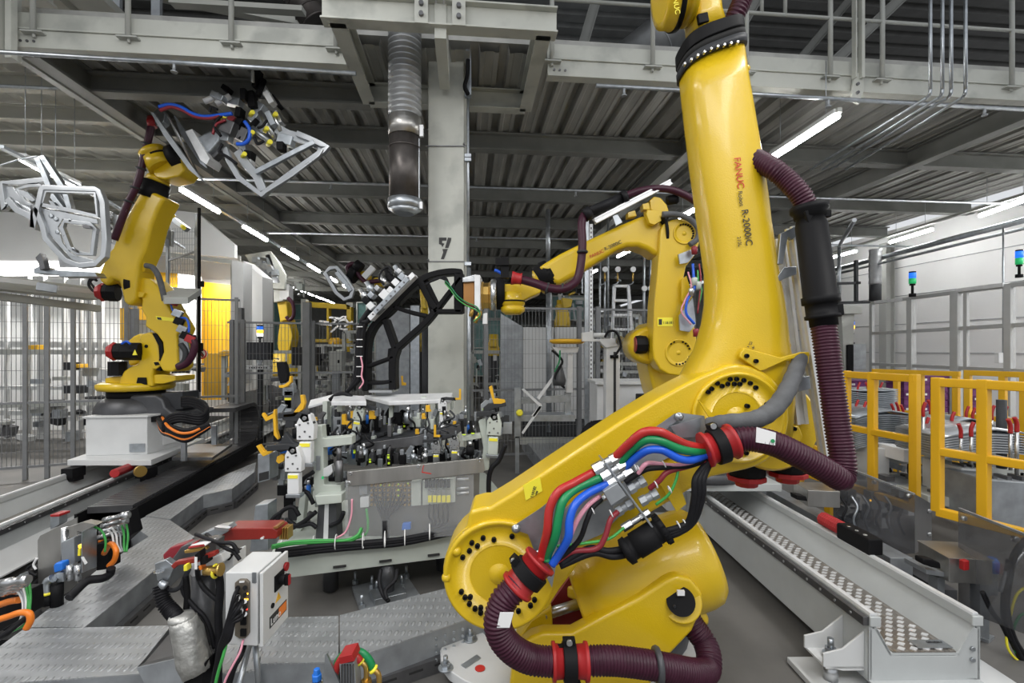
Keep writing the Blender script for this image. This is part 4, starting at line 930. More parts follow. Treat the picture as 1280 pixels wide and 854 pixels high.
# levelling feet
for kk,lb in ((.10,'near'),(2.3,'middle'),(4.4,'far')):
    q=MB(); b0=tp(-.0,.12,kk); 
    q.beam(tp(-.22,.02,kk+.02),tp(.75,.02,kk+.02),.30,.03); ft=q.build('foot_plate','white_paint',T2,.004)
    for dk in (-.07,.07):
        q=MB(); q.prism([tp(0,.12,kk+dk),tp(0,.30,kk+dk),tp(-.10,.22,kk+dk),tp(-.19,.20,kk+dk),tp(-.19,.14,kk+dk),tp(-.1,.12,kk+dk)],d*.01); q.build('foot_bracket','white_paint',ft,.002)
    q=MB(); q.prism([tp(0,.14,kk-.07),tp(-.18,.14,kk-.07),tp(-.18,.14,kk+.08),tp(0,.14,kk+.08)],(0,0,-.01)); q.build('foot_shelf','white_paint',ft)
    q=MB(); c=tp(-.11,.13,kk); q.cyl(c,c+V((0,0,.03)),.035,n=14); q.cyl(c+V((0,0,.03)),c+V((0,0,.055)),.026,n=6,smooth=False); q.cyl(c+V((0,0,.055)),c+V((0,0,.1)),.014,n=10); q.build('levelling_nut','galv',ft)
    q=MB(); q.cyl(tp(-.11,.03,kk),tp(-.11,.11,kk),.032,n=16); q.build('levelling_pad','steel',ft)
BK=thing('buffer_block',tp(wd,.39,.85),'black end stop with a red ribbed buffer on the right floor track','buffer')
q=MB(); q.beam(tp(wd+.0,.445,.62),tp(wd+.0,.445,.90),.09,.10); q.build('block','black',BK,.012)
q=MB(); a=tp(wd,.45,.90); q.lathe(a,d,[(x*.01,.042+(.004 if x%2 else -.002)) for x in range(0,20)]+[(.20,.02)],10,False); q.build('buffer','red',BK)
q=MB()
for k in range(3): q.cyl(tp(wd-.02,.494,.68+.07*k),tp(wd-.02,.499,.68+.07*k),.011,n=8)
q.build('block_screws','steel',BK)
# left track
z=.33; NL=G(0,632,z); NR=G(0,659,z); 
a=G(0,659,z); b_=G(172,587,z); dl=(b_-a).normalized(); sl=V((dl.y,-dl.x,0))
pr_=a-dl*1.6; pl_=pr_-sl*.62
T1,plL,dL,sL,wL=track('floor_track',pl_,pr_,dl,0,9.0,z,.26,'long floor track under the left robot, running in from the left edge','end')
q=MB(); k=0
q.prism([pr_+sl*.0+V((0,0,-.26)),pr_+sl*.20+V((0,0,-.26)),pr_+sl*.20+V((0,0,-.25)),pr_+V((0,0,-.17))],dl*9); q.build('side_skirt','white_paint',T1)
q=MB()
q.prism([pr_+sl*.004+V((0,0,-.05)),pr_+sl*.03+V((0,0,-.05)),pr_+sl*.03+V((0,0,-.01)),pr_+sl*.004+V((0,0,-.01))],dl*9); q.build('gear_rack','dark_steel',T1)
q=MB(); k=.1
while k<5:
    c=pr_+dl*k+sl*.031+V((0,0,-.03)); q.cyl(c,c+sl*.004,.008,n=8); k+=.14
o=q.build('rack_screws','steel',T1); o['kind']='stuff'
# drag chain
q0=G(118,642,.28); q1=G(300,560,.28)
DC=thing('drag_chain',q0*1,'black segmented cable drag chain beside the left floor track, curling up to the carriage','cable chain')
def chain(pts,wd_,th,parent,pit=.06):
    pts=resample(pts,pit)
    for i in range(len(pts)-1):
        a_,b2=pts[i],pts[i+1]; e=(b2-a_)*.06
        q=MB(); d_=(b2-a_).normalized(); side=V((dl.y,-dl.x,0)); up=side.cross(d_)
        R=Matrix((side,d_,up)).transposed(); q.box((a_+b2)/2,(wd_,(b2-a_).length*.82,th),R); yield q
def chain_obj(pts,wd_,th,parent,nm='chain_link'):
    for q in chain(pts,wd_,th,parent): q.build(nm,'chain_black',parent)
L0=G(137,637,.25); 
chl=[L0+dl*t for t in (0,1,2,3.0)]
end=chl[-1]
arcp=[end+dl*(.28*math.sin(a_))+V((0,0,.28-.28*math.cos(a_))) for a_ in [PI*k/12 for k in range(1,13)]]
chain_obj(catmull(chl,4)+arcp+[arcp[-1]-dl*.35,arcp[-1]-dl*.7],.34,.055,DC)
for o_,nm in ((.19,'side_rail'),(-.19,'side_rail')):
    q=MB(); q.beam(L0+sl*o_-dl*.1+V((0,0,-.07)),end+sl*o_+dl*.5+V((0,0,-.07)),.02,.15); q.build(nm,'black',DC)
q=MB(); q.beam(L0-dl*.1+V((0,0,-.13)),end+dl*.5+V((0,0,-.13)),.4,.015); q.build('trough','black',DC)
mat('dark_plate',(.22,.215,.195),.45,.6,.12,10)
# ================================================================ small helpers
def bar(name,material,pts,Y,w_,dep,parent,label=None,bevel=0):   # straight struts through picture points at one distance
    q=MB()
    for a,b_ in zip(pts,pts[1:]): q.beam(P(*a,Y),P(*b_,Y),dep,w_,up=V((0,0,1)) if abs(a[0]-b_[0])>abs(a[1]-b_[1])*.02 else V((1,0,0)))
    return q.build(name,material,parent,bevel,label=label)
def pbox(q,x0,y0,x1,y1,Y,dep):
    a=P(x0,y0,Y);b_=P(x1,y1,Y); q.box(((a.x+b_.x)/2,Y+dep/2,(a.z+b_.z)/2),(abs(b_.x-a.x),dep,abs(a.z-b_.z))); return q
def pcyl(q,x0,y0,x1,y1,Y,r,n=12): q.cyl(P(x0,y0,Y),P(x1,y1,Y),r,n=n); return q
# ================================================================ black tool frame carried by the second robot
YG=3.70
TF=thing('tool_frame',P(515,490,YG),'black branching lightweight tool frame hanging in the centre from the second robot wrist','robot tool')
def strut(pts,w_,nm='strut',Y=YG+.02):
    q=MB(); q.tube([P(x,y,Y) for x,y in pts],w_,4,5) if False else None
    cs=catmull([P(x,y,Y) for x,y in pts],6) if len(pts)>2 else [P(x,y,Y) for x,y in pts]
    L=[];Rr=[]
    for i,p in enumerate(cs):
        d_=(cs[min(i+1,len(cs)-1)]-cs[max(i-1,0)]); nn=V((-d_.z,0,d_.x)).normalized()*w_/2
        L.append(p+nn); Rr.append(p-nn)
    q.prism(L+Rr[::-1],(0,.13,0)); return q.build(nm,'black',TF,.008)
strut([(456,489),(455.5,460),(456,436),(460,418),(470,402),(486,388),(502,370),(518,355),(532,346),(548,341),(564,339),(577,340)],.048,'outer_rib')
strut([(573,340),(573,391)],.07); strut([(577,389),(560,389),(541,389)],.035); strut([(525,352),(534,370),(545,388)],.05); strut([(543,389),(576,346)],.035)
strut([(545,386),(532,402),(512,420),(493,437)],.045,'inner_rib'); strut([(480,399),(486,416),(493,437)],.045); strut([(490,383),(512,390),(534,395)],.032)
strut([(494,436),(490,452),(490,488)],.055,'inner_rib'); strut([(459,458),(475,452),(492,446)],.028); strut([(459,479),(475,479),(491,477)],.028)
tr(TF,'gusset_plate','black',[(527,350),(534,349),(548,378),(547,392),(537,391)],YG+.05,.05,.004)
tr(TF,'gusset_plate','black',[(485,436),(497,432),(497,446),(490,455),(484,447)],YG+.05,.05,.004)
tr(TF,'foot_plate','steel',[(461,488),(490,488),(490,491),(461,491)],YG-.05,.2,0)
tr(TF,'mount_box','copper',[(579,352),(593,350),(593,385),(579,381)],YG+.03,.12,.004,label='copper coloured mounting box')
tr(TF,'mount_box','steel',[(578,347),(594,343),(594,352),(578,353)],YG+.0,.2,.004)
tr(TF,'mount_plate','alu',[(593,343),(600.5,344),(600.5,388),(593,387)],YG-.02,.25,.004)
lz(TF,'changer_ring','brass',600,370,YG+.15,(1,0,0),[(0,.11),(.03,.115),(.032,.105),(.07,.105),(.08,.115),(.09,.12)],10,False)
lz(TF,'changer_disc','steel',613,369,YG+.15,(1,0,0),[(0,.11),(.012,.128),(.04,.128),(.05,.12)],32)
tr(TF,'valve_block','clamp_white',[(604,392),(609,391),(609,405),(603,405)],YG-.03,.05,.003)
for x,y in ((598,398),(594,404),(588,396)):
    q=MB(); q.lathe(P(x,y,YG),(.3,0,1),[(0,.015),(.04,.018),(.06,.012)],10); q.build('fitting','brass',TF)
for off,mt in ((0,'green_cable'),(2,'rubber'),(4,'lime')):
    cable([(556,350+off,YG-.05),(563,358+off,YG-.06),(572,370+off,YG-.06),(583,378+off,YG-.06),(596,384+off,YG-.06),(600,394,YG-.06),(592,402,YG-.06)],.0045,mt,parent=TF)
for k in range(3): cable([(532,355+k,YG-.04),(545,350-k,YG-.05),(556,346+k*2,YG-.05),(562,356,YG-.05)],.006,'rubber',parent=TF)
# clamping plate with valves along the upper slope
dd=(P(516,341,YG)-P(463,397,YG)).normalized()
tr(TF,'base_rail','alu',[(459,396),(463,401),(519,345),(515,340)],YG-.08,.16,.003)
tr(TF,'base_rail','galv',[(466,388),(470,393),(512,350),(508,345)],YG-.10,.10,.003)
q=MB()
for i in range(9):
    t=i/8; x=466+t*44; y=393-t*46
    pbox(q,x-1,y-1,x+1,y+1,YG-.11,.01)
o=q.build('slots','dark_steel',TF); o['kind']='stuff'
for x0,y0,s,mt,nm in ((477,364,11,'clamp_white','valve_block'),(486,360,7,'clamp_white','valve_block'),(461,379,8,'clamp_white','valve_block'),(455,372,8,'black','gripper_finger'),(462,366,7,'galv','valve_block'),(492,350,8,'alu','valve_block'),(500,343,8,'galv','cylinder_block'),(487,345,7,'black','gripper_finger'),(497,337,6,'steel','gripper_finger'),(470,358,6,'steel','valve_block'),(506,346,6,'alu','valve_block')):
    q=MB(); c=P(x0+s/2,y0+s/2,YG-.04); q.box(c,(s*YG/F,.10,s*YG/F),rotm(0,0,-45+random.uniform(-6,6))); q.build(nm,mt,TF,.004)
for x,y in ((458,368),(466,359),(489,343),(483,350),(501,339)):
    q=MB(); q.lathe(P(x,y+6,YG-.06),(-.5,0,.8),[(0,.028),(.05,.028),(.055,.018),(.09,.018)],12); q.build('cylinder',random.choice(['steel','black','galv']),TF)
cable([(490,344,YG-.1),(486,334,YG-.1),(478,338,YG-.1),(474,348,YG-.1),(480,356,YG-.1)],.008,'rubber',parent=TF)
q=MB(); q.tube([P(x,y,YG-.03) for x,y in ((470,382),(462,388),(455,397),(452,402),(459,402),(466,394),(474,386))],.02,8); q.build('cable_loop','rubber',TF)
# bundle of cables on the left edge
for k in range(5):
    q=MB(); q.tube([P(x+k*1.6-3,y,YG-.02-.01*(k%2)) for x,y in ((456,400),(452,412),(450,428),(449,446),(448,462),(446,474),(441-k,484),(437-2*k,490))],.016,8); q.build('bundle_cable','rubber',TF)
q=MB()
for y in (408,424,433,445,458,470): pbox(q,445.5,y,453,y+1,YG-.065,.006)
q.build('cable_ties','paper',TF)
cable([(451,446,YG-.08),(453,458,YG-.08),(452,470,YG-.08),(454,478,YG-.08),(449,486,YG-.08)],.006,'pink','pink wire',parent=TF)
# ================================================================ fixture table
FX=thing('fixture_table',(-.75,3.6,.25),'low grey steel base frame carrying the clamping fixture in the centre','base')
bs=[V((-1.42,2.83,.40)),V((.12,3.30,.40)),V((-.28,4.75,.40)),V((-1.8,4.35,.40))]
q=MB(); q.prism(bs,(0,0,-.03)); q.build('top_plate','pale_green',FX,.004)
q=MB(); q.beam(bs[0]+V((0,.02,-.08)),bs[1]+V((0,.02,-.08)),.03,.14); q.build('front_beam','pale_green',FX,.004)
q=MB(); q.beam(bs[0]+V((.02,.02,-.08)),bs[3]+V((0,.02,-.08)),.03,.14); q.beam(bs[1]+V((-.02,.02,-.08)),bs[2]+V((0,.02,-.08)),.03,.14); q.build('side_beam','pale_green',FX,.004)
q=MB(); ed=(bs[1]-bs[0]).normalized()
for t in (.35,.62,.92,1.2): q.beam(bs[0]+ed*t+V((0,-.001,-.115)),bs[0]+ed*(t+.075)+V((0,-.001,-.115)),.03,.008)
o=q.build('slots','seam_dark',FX)
for x,y in ((-1.2,3.2),(-.5,3.5),(-.6,4.4),(-1.5,4.2)):
    q=MB(); q.cyl((x,y,.02),(x,y,.25),.05,n=14); q.build('leg','dark_cast',FX)
JK=thing('levelling_foot',G(500,745,0),'grey anchor plate with levelling bolts on the floor under the fixture base','foot')
q=MB(); q.slab([(440,733),(507,717),(525,743),(451,764)],.03,.025); q.build('plate','galv_dull',JK,.003)
q=MB(); q.slab([(462,738),(500,728),(508,741),(468,750)],.07,.04); q.build('wedge','galv',JK,.004)
for x,y in ((444,730),(465,735),(471,741),(502,734),(452,760),(508,722)):
    q=MB(); c=G(x,y,.03); q.cyl(c,c+V((0,0,.025)),.02,n=6,smooth=False); q.cyl(c+V((0,0,.02)),c+V((0,0,.08)),.010,n=8); q.build('anchor_bolt','galv',JK)
q=MB(); c=G(484,738,.07); q.cyl(c,c+V((0,0,.17)),.045,n=16); q.build('jack','dark_cast',JK)
cable([(476,712,2.95),(474,728,2.9),(479,744,2.85),(486,752,2.82)],.012,'rubber',parent=JK)
cable([(496,712,2.95),(494,725,2.9),(482,738,2.85),(484,750,2.82)],.012,'rubber',parent=JK)
# ---- valve cabinet with clear cover
YV=3.02
VC=thing('wiring_cabinet',P(520,680,YV),'steel valve and wiring panel behind a clear cover, in front of the fixture','control panel')
tr(VC,'back_plate','dark_plate',[(434,588),(600,573),(598,655),(560,668),(436,678)],YV+.10,.006,0)
tr(VC,'cover_strip','steel_brushed',[(434,590),(604,573),(606,588),(604,591),(438,608),(434,605)],YV,.008,.002)
tr(VC,'clear_cover','acrylic',[(432,600),(592,586),(592,668),(431,680)],YV+.01,.004,0)
bolts(VC,[(438,592),(523,583),(600,575),(436,604)],YV-.002,.012,.006,'cover_screw','steel')
tr(VC,'red_mark','print_red',[(529,582),(530,582),(528,590),(539,592),(539,593),(527,591)],YV-.004,.003,0)
q=MB(); [pbox(q,463+i*5.2,606+j*6,465.5+i*5.2,608.5+j*6,YV+.07,.03) for i in range(10) for j in range(5)]; o=q.build('plug_sockets','brass',VC); o['kind']='stuff'
q=MB(); [pbox(q,465+random.random()*46,604+random.random()*12,466+random.random()*46,606,YV+.06,.01) for i in range(0)]; 
for x,y in ((456,608),(475,606),(486,606),(497,605),(509,604),(497,612),(497,619),(456,606)): pbox(q,x,y,x+1.6,y+1.6,YV+.06,.008)
q.build('green_led','led_lime',VC)
for i in range(12):
    x=466+i*4
    cable([(x,612+(i%3)*7,YV+.06),(x*.7+482*.3,632,YV+.05),(481+(i-6)*.5,650,YV+.04),(482,668,YV+.03)],.005,'rubber',parent=VC,name='sensor_cable')
q=MB(); pcyl(q,482,650,482,672,YV+.03,.024); q.build('cable_trunk','rubber',VC)
tr(VC,'terminal_block','pale_green',[(514,602),(526,600),(526,632),(514,633)],YV+.05,.05,.003)
tr(VC,'terminal_block','clamp_white',[(450,622),(461,621),(461,634),(450,635)],YV+.05,.05,.003); tr(VC,'terminal_block','galv_dull',[(449,606),(459,605),(459,618),(449,619)],YV+.05,.05,.003)
tr(VC,'valve_terminal','pale_green',[(528,602),(569,598),(569,628),(528,632)],YV+.06,.04,.003)
for i in range(7): tr(VC,'valve','black',[(531+i*4.6,600),(534.6+i*4.6,599.6),(534.6+i*4.6,610),(531+i*4.6,610.4)],YV+.04,.02,.001)
for i in range(5): tr(VC,'valve','steel',[(535+i*5.8,612),(539.5+i*5.8,611.6),(539.5+i*5.8,620),(535+i*5.8,620.4)],YV+.045,.02,0); tr(VC,'yellow_tag','sticker_yellow',[(535+i*5.8,620),(539.5+i*5.8,619.6),(539.5+i*5.8,628),(535+i*5.8,628.4)],YV+.04,.01,0)
for y in (600,611,617): 
    q=MB(); pcyl(q,571,y,586,y-1,YV+.07,.011); q.build('push_fitting','steel',VC)
for i in range(5): cable([(537+i*5.5,630,YV+.06),(536+i*6,645,YV+.05),(540+i*4,655,YV+.04),(530,668-i,YV+.03)],.006,'rubber',parent=VC,name='air_tube')
cable([(458,636,YV+.04),(460,655,YV+.03),(457,668,YV+.02),(440,674,YV),(420,676,YV-.05)],.008,'lime','green earth wire',parent=VC)
cable([(440,624,YV-.01),(439,645,YV-.02),(432,665,YV-.04),(420,673,YV-.06)],.006,'pink','pink wire',parent=VC)
tr(VC,'blue_box','blue',[(503,655),(513,654),(513,662),(502,663)],YV+.05,.03,.002)
# cable loom lying along the front edge
CL=thing('cable_loom',P(470,690,2.95),'loom of black and green cables tied along the front of the fixture base','cable bundle')
for k in range(9):
    dy=(k%3)*3.0-3; dY=(k//3)*.03
    q=MB(); q.tube([P(x,y+dy+(random.random()-.5)*1.5,Y+dY) for x,y,Y in ((345,693,2.72),(380,688,2.83),(420,684,2.9),(460,681,2.95),(500,677,3.0),(540,670,3.04),(572,662,3.08))],.015,8,6); q.build('cable','rubber',CL)
for k in range(2):
    q=MB(); q.tube([P(x,y+k*2,Y) for x,y,Y in ((340,683,2.72),(365,678,2.8),(400,676,2.88),(430,676,2.93),(446,670,2.97),(452,660,3.0))],.010,8); q.build('green_cable','lime',CL,label='green earth cable')
for x,y in ((352,685),(392,680),(420,678),(454,676),(481,674),(506,672),(537,665)):
    q=MB(); q.torus(P(x,y,2.92),(1,.2,0),.045,.003,16,5); q.build('cable_tie','paper',CL)
q=MB(); q.tube([P(x,y,3.15) for x,y in ((632,555),(624,575),(615,585),(611,600),(611,635),(608,645))],.016,8); q.build('cable','rubber',CL)
# ---- workpiece: dark pressed rail
WP=thing('pressed_rail',P(495,555,3.35),'dark grey pressed steel beam clamped lengthwise across the fixture','workpiece')
q=MB(); q.px([(451,554),(470,552),(520,545),(560,534),(575,530),(578,538),(566,547),(535,556),(500,560),(475,563),(455,563)],3.35,.02); q.build('web','dark_steel',WP,.004)
q=MB(); q.prism([P(451,554,3.35),P(520,545,3.35),P(575,530,3.35),P(575,526,3.6),P(520,540,3.6),P(451,550,3.6)],(0,0,.006)); q.build('flange','charcoal',WP)
q=MB(); q.prism([P(428,558,3.5),P(448,545,3.5),P(480,541,3.5),P(480,545,3.5),P(452,552,3.5),P(430,563,3.5)],(0,.15,0)); q.build('curved_end','charcoal',WP,.004)
# ---- top plate of the fixture
TP=thing('fixture_top_plate',P(490,500,3.75),'pale aluminium upper plate on posts above the fixture, under the black frame','plate')
q=MB(); q.prism([P(418,493,3.55),P(456,495,3.55),P(458,502,3.3),P(414,502,3.35)],(0,0,-.03)); q.build('plate','alu',TP,.004)
q=MB(); q.prism([P(455,494,3.75),P(566,491,3.75),P(564,499,3.55),P(486,502,3.5)],(0,0,-.03)); q.build('plate','alu',TP,.004)
q=MB(); q.prism([P(388,500,4.0),P(420,492,4.0),P(420,498,3.7),P(385,508,3.7)],(0,0,-.02)); q.build('plate','alu',TP,.004)
for x0,x1,y0,y1,Y in ((403,409,502,535,3.5),(421,428,503,515,3.45),(486,491,501,540,3.6),(526,532,496,520,3.6),(544,550,496,545,3.7),(563,566,496,512,3.7),(411,414,508,538,3.6)):
    q=MB(); pbox(q,x0,y0,x1,y1,Y,.06); q.build('post','pale_green',TP,.004)
# ---- mounting posts
def upright(name,pts,Y,dep,material,label,cat='post',group=None,foot=True):
    T=thing(name,P(pts[0][0],max(p[1] for p in pts),Y),label,cat,group); tr(T,'bracket',material,pts,Y,dep,.006); return T
U1=upright('clamp_post',[(391,533),(402,532),(403,548),(440,545),(440,556),(404,560),(405,606),(426,606),(427,622),(392,624)],3.1,.08,'pale_green','C-shaped pale green steel bracket left of the pressed beam')
tr(U1,'column','dark_cast',[(398,626),(420,626),(422,674),(394,674)],3.08,.10,.004); tr(U1,'pale_stripe','alu',[(406,628),(411,628),(410,674),(404,674)],3.075,.004,0); tr(U1,'head_plate','pale_green',[(393,620),(427,618),(427,629),(396,632)],3.03,.16,.006)  # lighter grey stripe down the front of the dark column
tr(U1,'print_strip','galv_dull',[(395,570),(400,570),(400,588),(395,588)],3.09,.005,0); tr(U1,'inner_bracket','alu',[(404,586),(414,581),(416,590),(410,596),(404,596)],3.1,.05,.003)
q=MB(); pbox(q,402,596,404,599,3.07,.01); q.build('green_led','led_green',U1)
q=MB(); pcyl(q,424,560,424,575,3.1,.016); pcyl(q,424,575,424,602,3.1,.026); q.build('guide_pin','dark_steel',U1)
U2=upright('clamp_post',[(598,527),(607,524),(610,545),(612,560),(611,588),(600,590),(604,560)],3.3,.08,'pale_green','leaning pale green post at the right end of the fixture, below the amber tip')
tr(U2,'arm','pale_green',[(577,546),(600,542),(602,548),(578,552)],3.28,.06,.004)
q=MB(); 
for x,y in ((580,543),(591,541.5)): pcyl(q,x,y,x,y+1,3.25,.012)
q.build('pin','led_lime',U2)
for x,y in ((577,530),(588,530)):
    q=MB(); q.beam(P(x,y-4,3.27),P(x+2,y+12,3.27),.02,.02,up=V((0,1,0))); q.build('finger','black',U2)
U3=upright('clamp_post',[(375,616),(383,616),(378,660),(374,668),(368,668),(372,640)],3.2,.06,'pale_green','slanting pale green post under the left white clamps')
# ---- clamps
def clamp(x,y,Y,s,ang,label,body='clamp_white',tip=True,group='pneumatic clamps',armlen=1.0,flip=1,cyl=True):
    """power clamp: head at (x,y), cylinder below it; s = size factor (1 = 0.30 m long)"""
    T=thing('pneumatic_clamp',P(x,y,Y),label,'clamp',group); k=Y/F
    c=P(x,y,Y); R=rotm(0,0,ang)
    def w(u,v): return c+R@V((u*s*flip,0,v*s))
    q=MB(); q.prism([w(-.05,-.02),w(.05,-.02),w(.055,.06),w(.03,.13),(w(-.02,.14)),w(-.05,.08)],(0,.06*s,0)); q.build('clamp_head',body,T,.004*s)
    q=MB()
    for u,v in ((-.03,.0),(.03,.0),(-.03,.07),(.02,.08),(0,.03)): q.cyl(w(u,v)-V((0,.004,0)),w(u,v)+V((0,.001,0)),.006*s,n=8)
    q.build('head_screws','dark_steel',T)
    if cyl:
        q=MB(); q.prism([w(-.036,-.16),w(.036,-.16),w(.036,-.03),w(-.036,-.03)],(0,.055*s,0)); q.build('air_cylinder',body,T,.008*s)
        q=MB(); q.prism([w(-.045,-.18),w(.045,-.18),w(.045,-.158),w(-.045,-.158)],(0,.06*s,0)); q.build('end_cap','galv',T,.003)
        q=MB(); q.prism([w(-.03,-.06),w(.03,-.06),w(.03,-.04),w(-.03,-.04)],(0,-.003,0)); q.build('yellow_label','sticker_yellow',T)
    q=MB(); L=armlen; q.prism([w(-.01,.08),w(.03,.09),w(.02,.14),w(-.04,.15),w(-.10*L,.145),w(-.16*L,.14),(w(-.16*L,.105)),w(-.10*L,.11),w(-.04,.115)],(0,.035*s,0)); q.build('clamp_arm','charcoal',T,.004*s)
    q=MB(); q.cyl(w(.0,.11)-V((0,.01,0)),w(.0,.11)+V((0,.04*s,0)),.012*s,n=10); q.build('pivot_pin','steel',T)
    if tip:
        q=MB(); q.prism([w(-.12*L,.118),w(-.12*L,.14),w(-.17*L,.142),w(-.24*L,.22),w(-.262*L,.21),w(-.19*L,.118)],(0,.02*s,0)) if tip==1 else q.prism([w(-.13*L,.115),w(-.13*L,.14),w(-.20*L,.14),w(-.20*L,.25),w(-.225*L,.25),w(-.225*L,.115)],(0,.02*s,0))
        q.build('amber_tip','amber',T,.002,label='amber contact tip')
    return T
clamp(381,546,3.0,1.05,0,'bright white clamp, tallest of the left group, cylinder upright beside the C-shaped bracket',tip=0)
clamp(366,586,2.95,1.0,0,'white clamp with a yellow band, standing lower left of the tallest white clamp',tip=0)
clamp(617,541,3.25,.95,3,'white clamp at the right end of the fixture with its amber tip raised',tip=0,armlen=.8,body='pale_green')
clamp(545,565,3.15,.55,0,'small polished clamp behind the steel cover strip, nearer the middle','steel',tip=0)
clamp(568,560,3.15,.6,0,'small polished clamp behind the steel cover strip, right of the middle','steel',tip=2)
clamp(360,492,3.5,.8,0,'dark clamp at the upper left of the fixture with a black pad standing up','galv',tip=0)
clamp(447,523,3.35,.7,10,'clamp under the upper plate with a short amber jaw, left end','pale_green',tip=0,flip=-1)
clamp(553,512,3.5,.6,0,'white clamp under the right end of the upper plate',tip=2,flip=-1)
# amber locating tips, each its own small bracket
def amber(pts,Y,label,arm=None):
    T=thing('locating_tip',P(pts[0][0],pts[0][1],Y),label,'clamp tip','amber locating tips'); tr(T,'tip','amber',pts,Y,.03,.002)
    if arm: tr(T,'arm','charcoal',arm,Y+.002,.04,.004)
amber([(375,494),(379,494),(381,503),(379,511),(371,518),(368,521),(354,522),(354,518),(366,517),(372,509),(376,504)],3.0,'hook-shaped amber tip above the tallest white clamp',[(354,520),(368,518),(386,521),(392,529),(390,535),(384,532),(372,527),(354,526)])
amber([(328,516),(333,522),(341,517),(342,512),(344,512),(345,538),(348,548),(347,550),(342,544),(341,523),(334,526),(332,527),(327,519)],3.0,'tall forked amber tip at the far left of the fixture')
amber([(320,558),(324,556),(330,565),(344,555),(346,559),(338,567),(329,571),(326,568)],3.0,'V-shaped amber tip pointing to the left floor track',[(341,556),(350,553),(356,540),(366,553),(380,558),(378,564),(362,562),(350,566),(341,562)])
amber([(362,470),(364,470),(364,478),(359,483),(354,485),(349,485),(348,482),(355,481),(361,477)],3.4,'small amber tip beside the black pad at the upper left')
amber([(346,571),(352,568),(356,571),(354,577),(348,580),(345,577)],3.0,'short amber jaw below the V-shaped tip')
amber([(611,484),(615,482),(618,498),(631,500),(632,503),(626,505),(617,505)],3.3,'upright L-shaped amber tip at the right end of the fixture',[(604,518),(604,510),(610,505),(632,502),(633,508),(620,510),(611,514),(610,522)])
amber([(501,470),(503,470),(503,478),(507,479),(507,482),(502,482)],3.9,'tiny amber hook right of the black frame foot')
for x,y,w_,h_,lb in ((438,514,5,9,'amber block hanging under the left end of the upper plate'),(427,518,5,13,'amber strip under the left end of the upper plate'),(461,514,6,10,'amber block under the middle of the upper plate'),(433,527,5,9,'lower amber jaw beside the left dark cylinder'),(532,507,5,8,'amber block on the white clamp under the right end of the plate'),(527,517,4,7,'amber jaw beneath the white clamp at the right'),(558,555,3,15,'amber strip between the two polished clamps'),(566,527,4,7,'amber cap on the pin right of the pressed beam'),(519,537,4,6,'amber corner just above the pressed beam'),(391,522,4,4,'small amber stub right of the hook-shaped tip')):
    T=thing('locating_tip',P(x,y+h_,3.4),lb,'clamp tip','amber locating tips'); tr(T,'tip','amber',[(x,y),(x+w_,y),(x+w_,y+h_*.6),(x+w_*1.3,y+h_*.7),(x+w_*1.3,y+h_),(x,y+h_)],3.38,.03,.002)
# dark fingers, blue cylinders, pins and blocks of the fixture (one by one)
random.seed(11)
def smallthing(name,x,y,Y,w_,h_,kind,mt,label,cat,group):
    T=thing(name,P(x,y+h_,Y),label,cat,group)
    if kind=='cyl':
        q=MB(); pcyl(q,x,y+h_,x,y+h_*.35,Y,w_*Y/F/2); q.build('barrel',mt,T); q=MB(); pcyl(q,x,y+h_*.35,x,y,Y,w_*Y/F/4.5); q.build('rod','steel',T)
    elif kind=='block':
        q=MB(); pbox(q,x-w_/2,y+h_*.35,x+w_/2,y+h_,Y,.05); q.build('body',mt,T,.004); q=MB(); pbox(q,x-w_/3,y,x+w_/5,y+h_*.4,Y+.01,.03); q.build('jaw','galv_dull' if mt!='galv_dull' else 'charcoal',T,.002)
    else:
        q=MB(); q.px([(x-w_/2,y+h_),(x-w_/2,y+h_*.3),(x,y),(x+w_/2,y+h_*.1),(x+w_*.1,y+h_*.45),(x+w_*.1,y+h_)],Y,.03); q.build('arm',mt,T,.003)
        q=MB(); pcyl(q,x-w_*.2,y+h_*.6,x-w_*.2,y+h_*.6+.5,Y-.005,.008); q.box(P(x-w_*.2,y+h_*.8,Y-.004),(.013,.01,.013)); q.build('pin','led_lime' if random.random()<.35 else 'steel',T)
items=[]
for x in range(408,560,8):
    items.append((x+random.uniform(-3,3),515+random.uniform(-8,8),3.6+random.uniform(-.1,.1),7+random.random()*5,18+random.random()*14))
for x in range(432,600,9):
    items.append((x+random.uniform(-3,3),560+random.uniform(-3,3),3.35+random.uniform(-.1,.15),8+random.random()*5,16+random.random()*10))
for x,y in ((352,505),(362,512),(346,530),(355,545),(371,530),(352,600),(360,612),(345,560),(386,600),(409,570),(416,612),(365,628),(385,640),(350,640),(434,600),(607,500),(617,492),(625,515),(634,520),(622,525),(588,560),(595,570),(585,575),(414,590),(430,590),(410,548),(402,515),(395,560),(350,580)):
    items.append((x,y,3.35,9+random.random()*4,16+random.random()*8))
for k in range(34): items.append((random.uniform(408,596),random.uniform(505,548),random.uniform(3.45,3.8),random.uniform(4,11),random.uniform(12,26)))
for k in range(26): items.append((random.uniform(430,600),random.uniform(550,572),random.uniform(3.2,3.5),random.uniform(4,11),random.uniform(12,22)))
for k in range(16): items.append((random.uniform(342,412),random.uniform(560,650),random.uniform(3.2,3.5),random.uniform(5,12),random.uniform(10,22)))
for k in range(44): items.append((random.uniform(404,600),random.uniform(506,546),random.uniform(3.3,3.7),random.uniform(2.5,6),random.uniform(8,24)))
for k in range(24): items.append((random.uniform(430,600),random.uniform(550,570),random.uniform(3.15,3.3),random.uniform(2.5,7),random.uniform(10,20)))
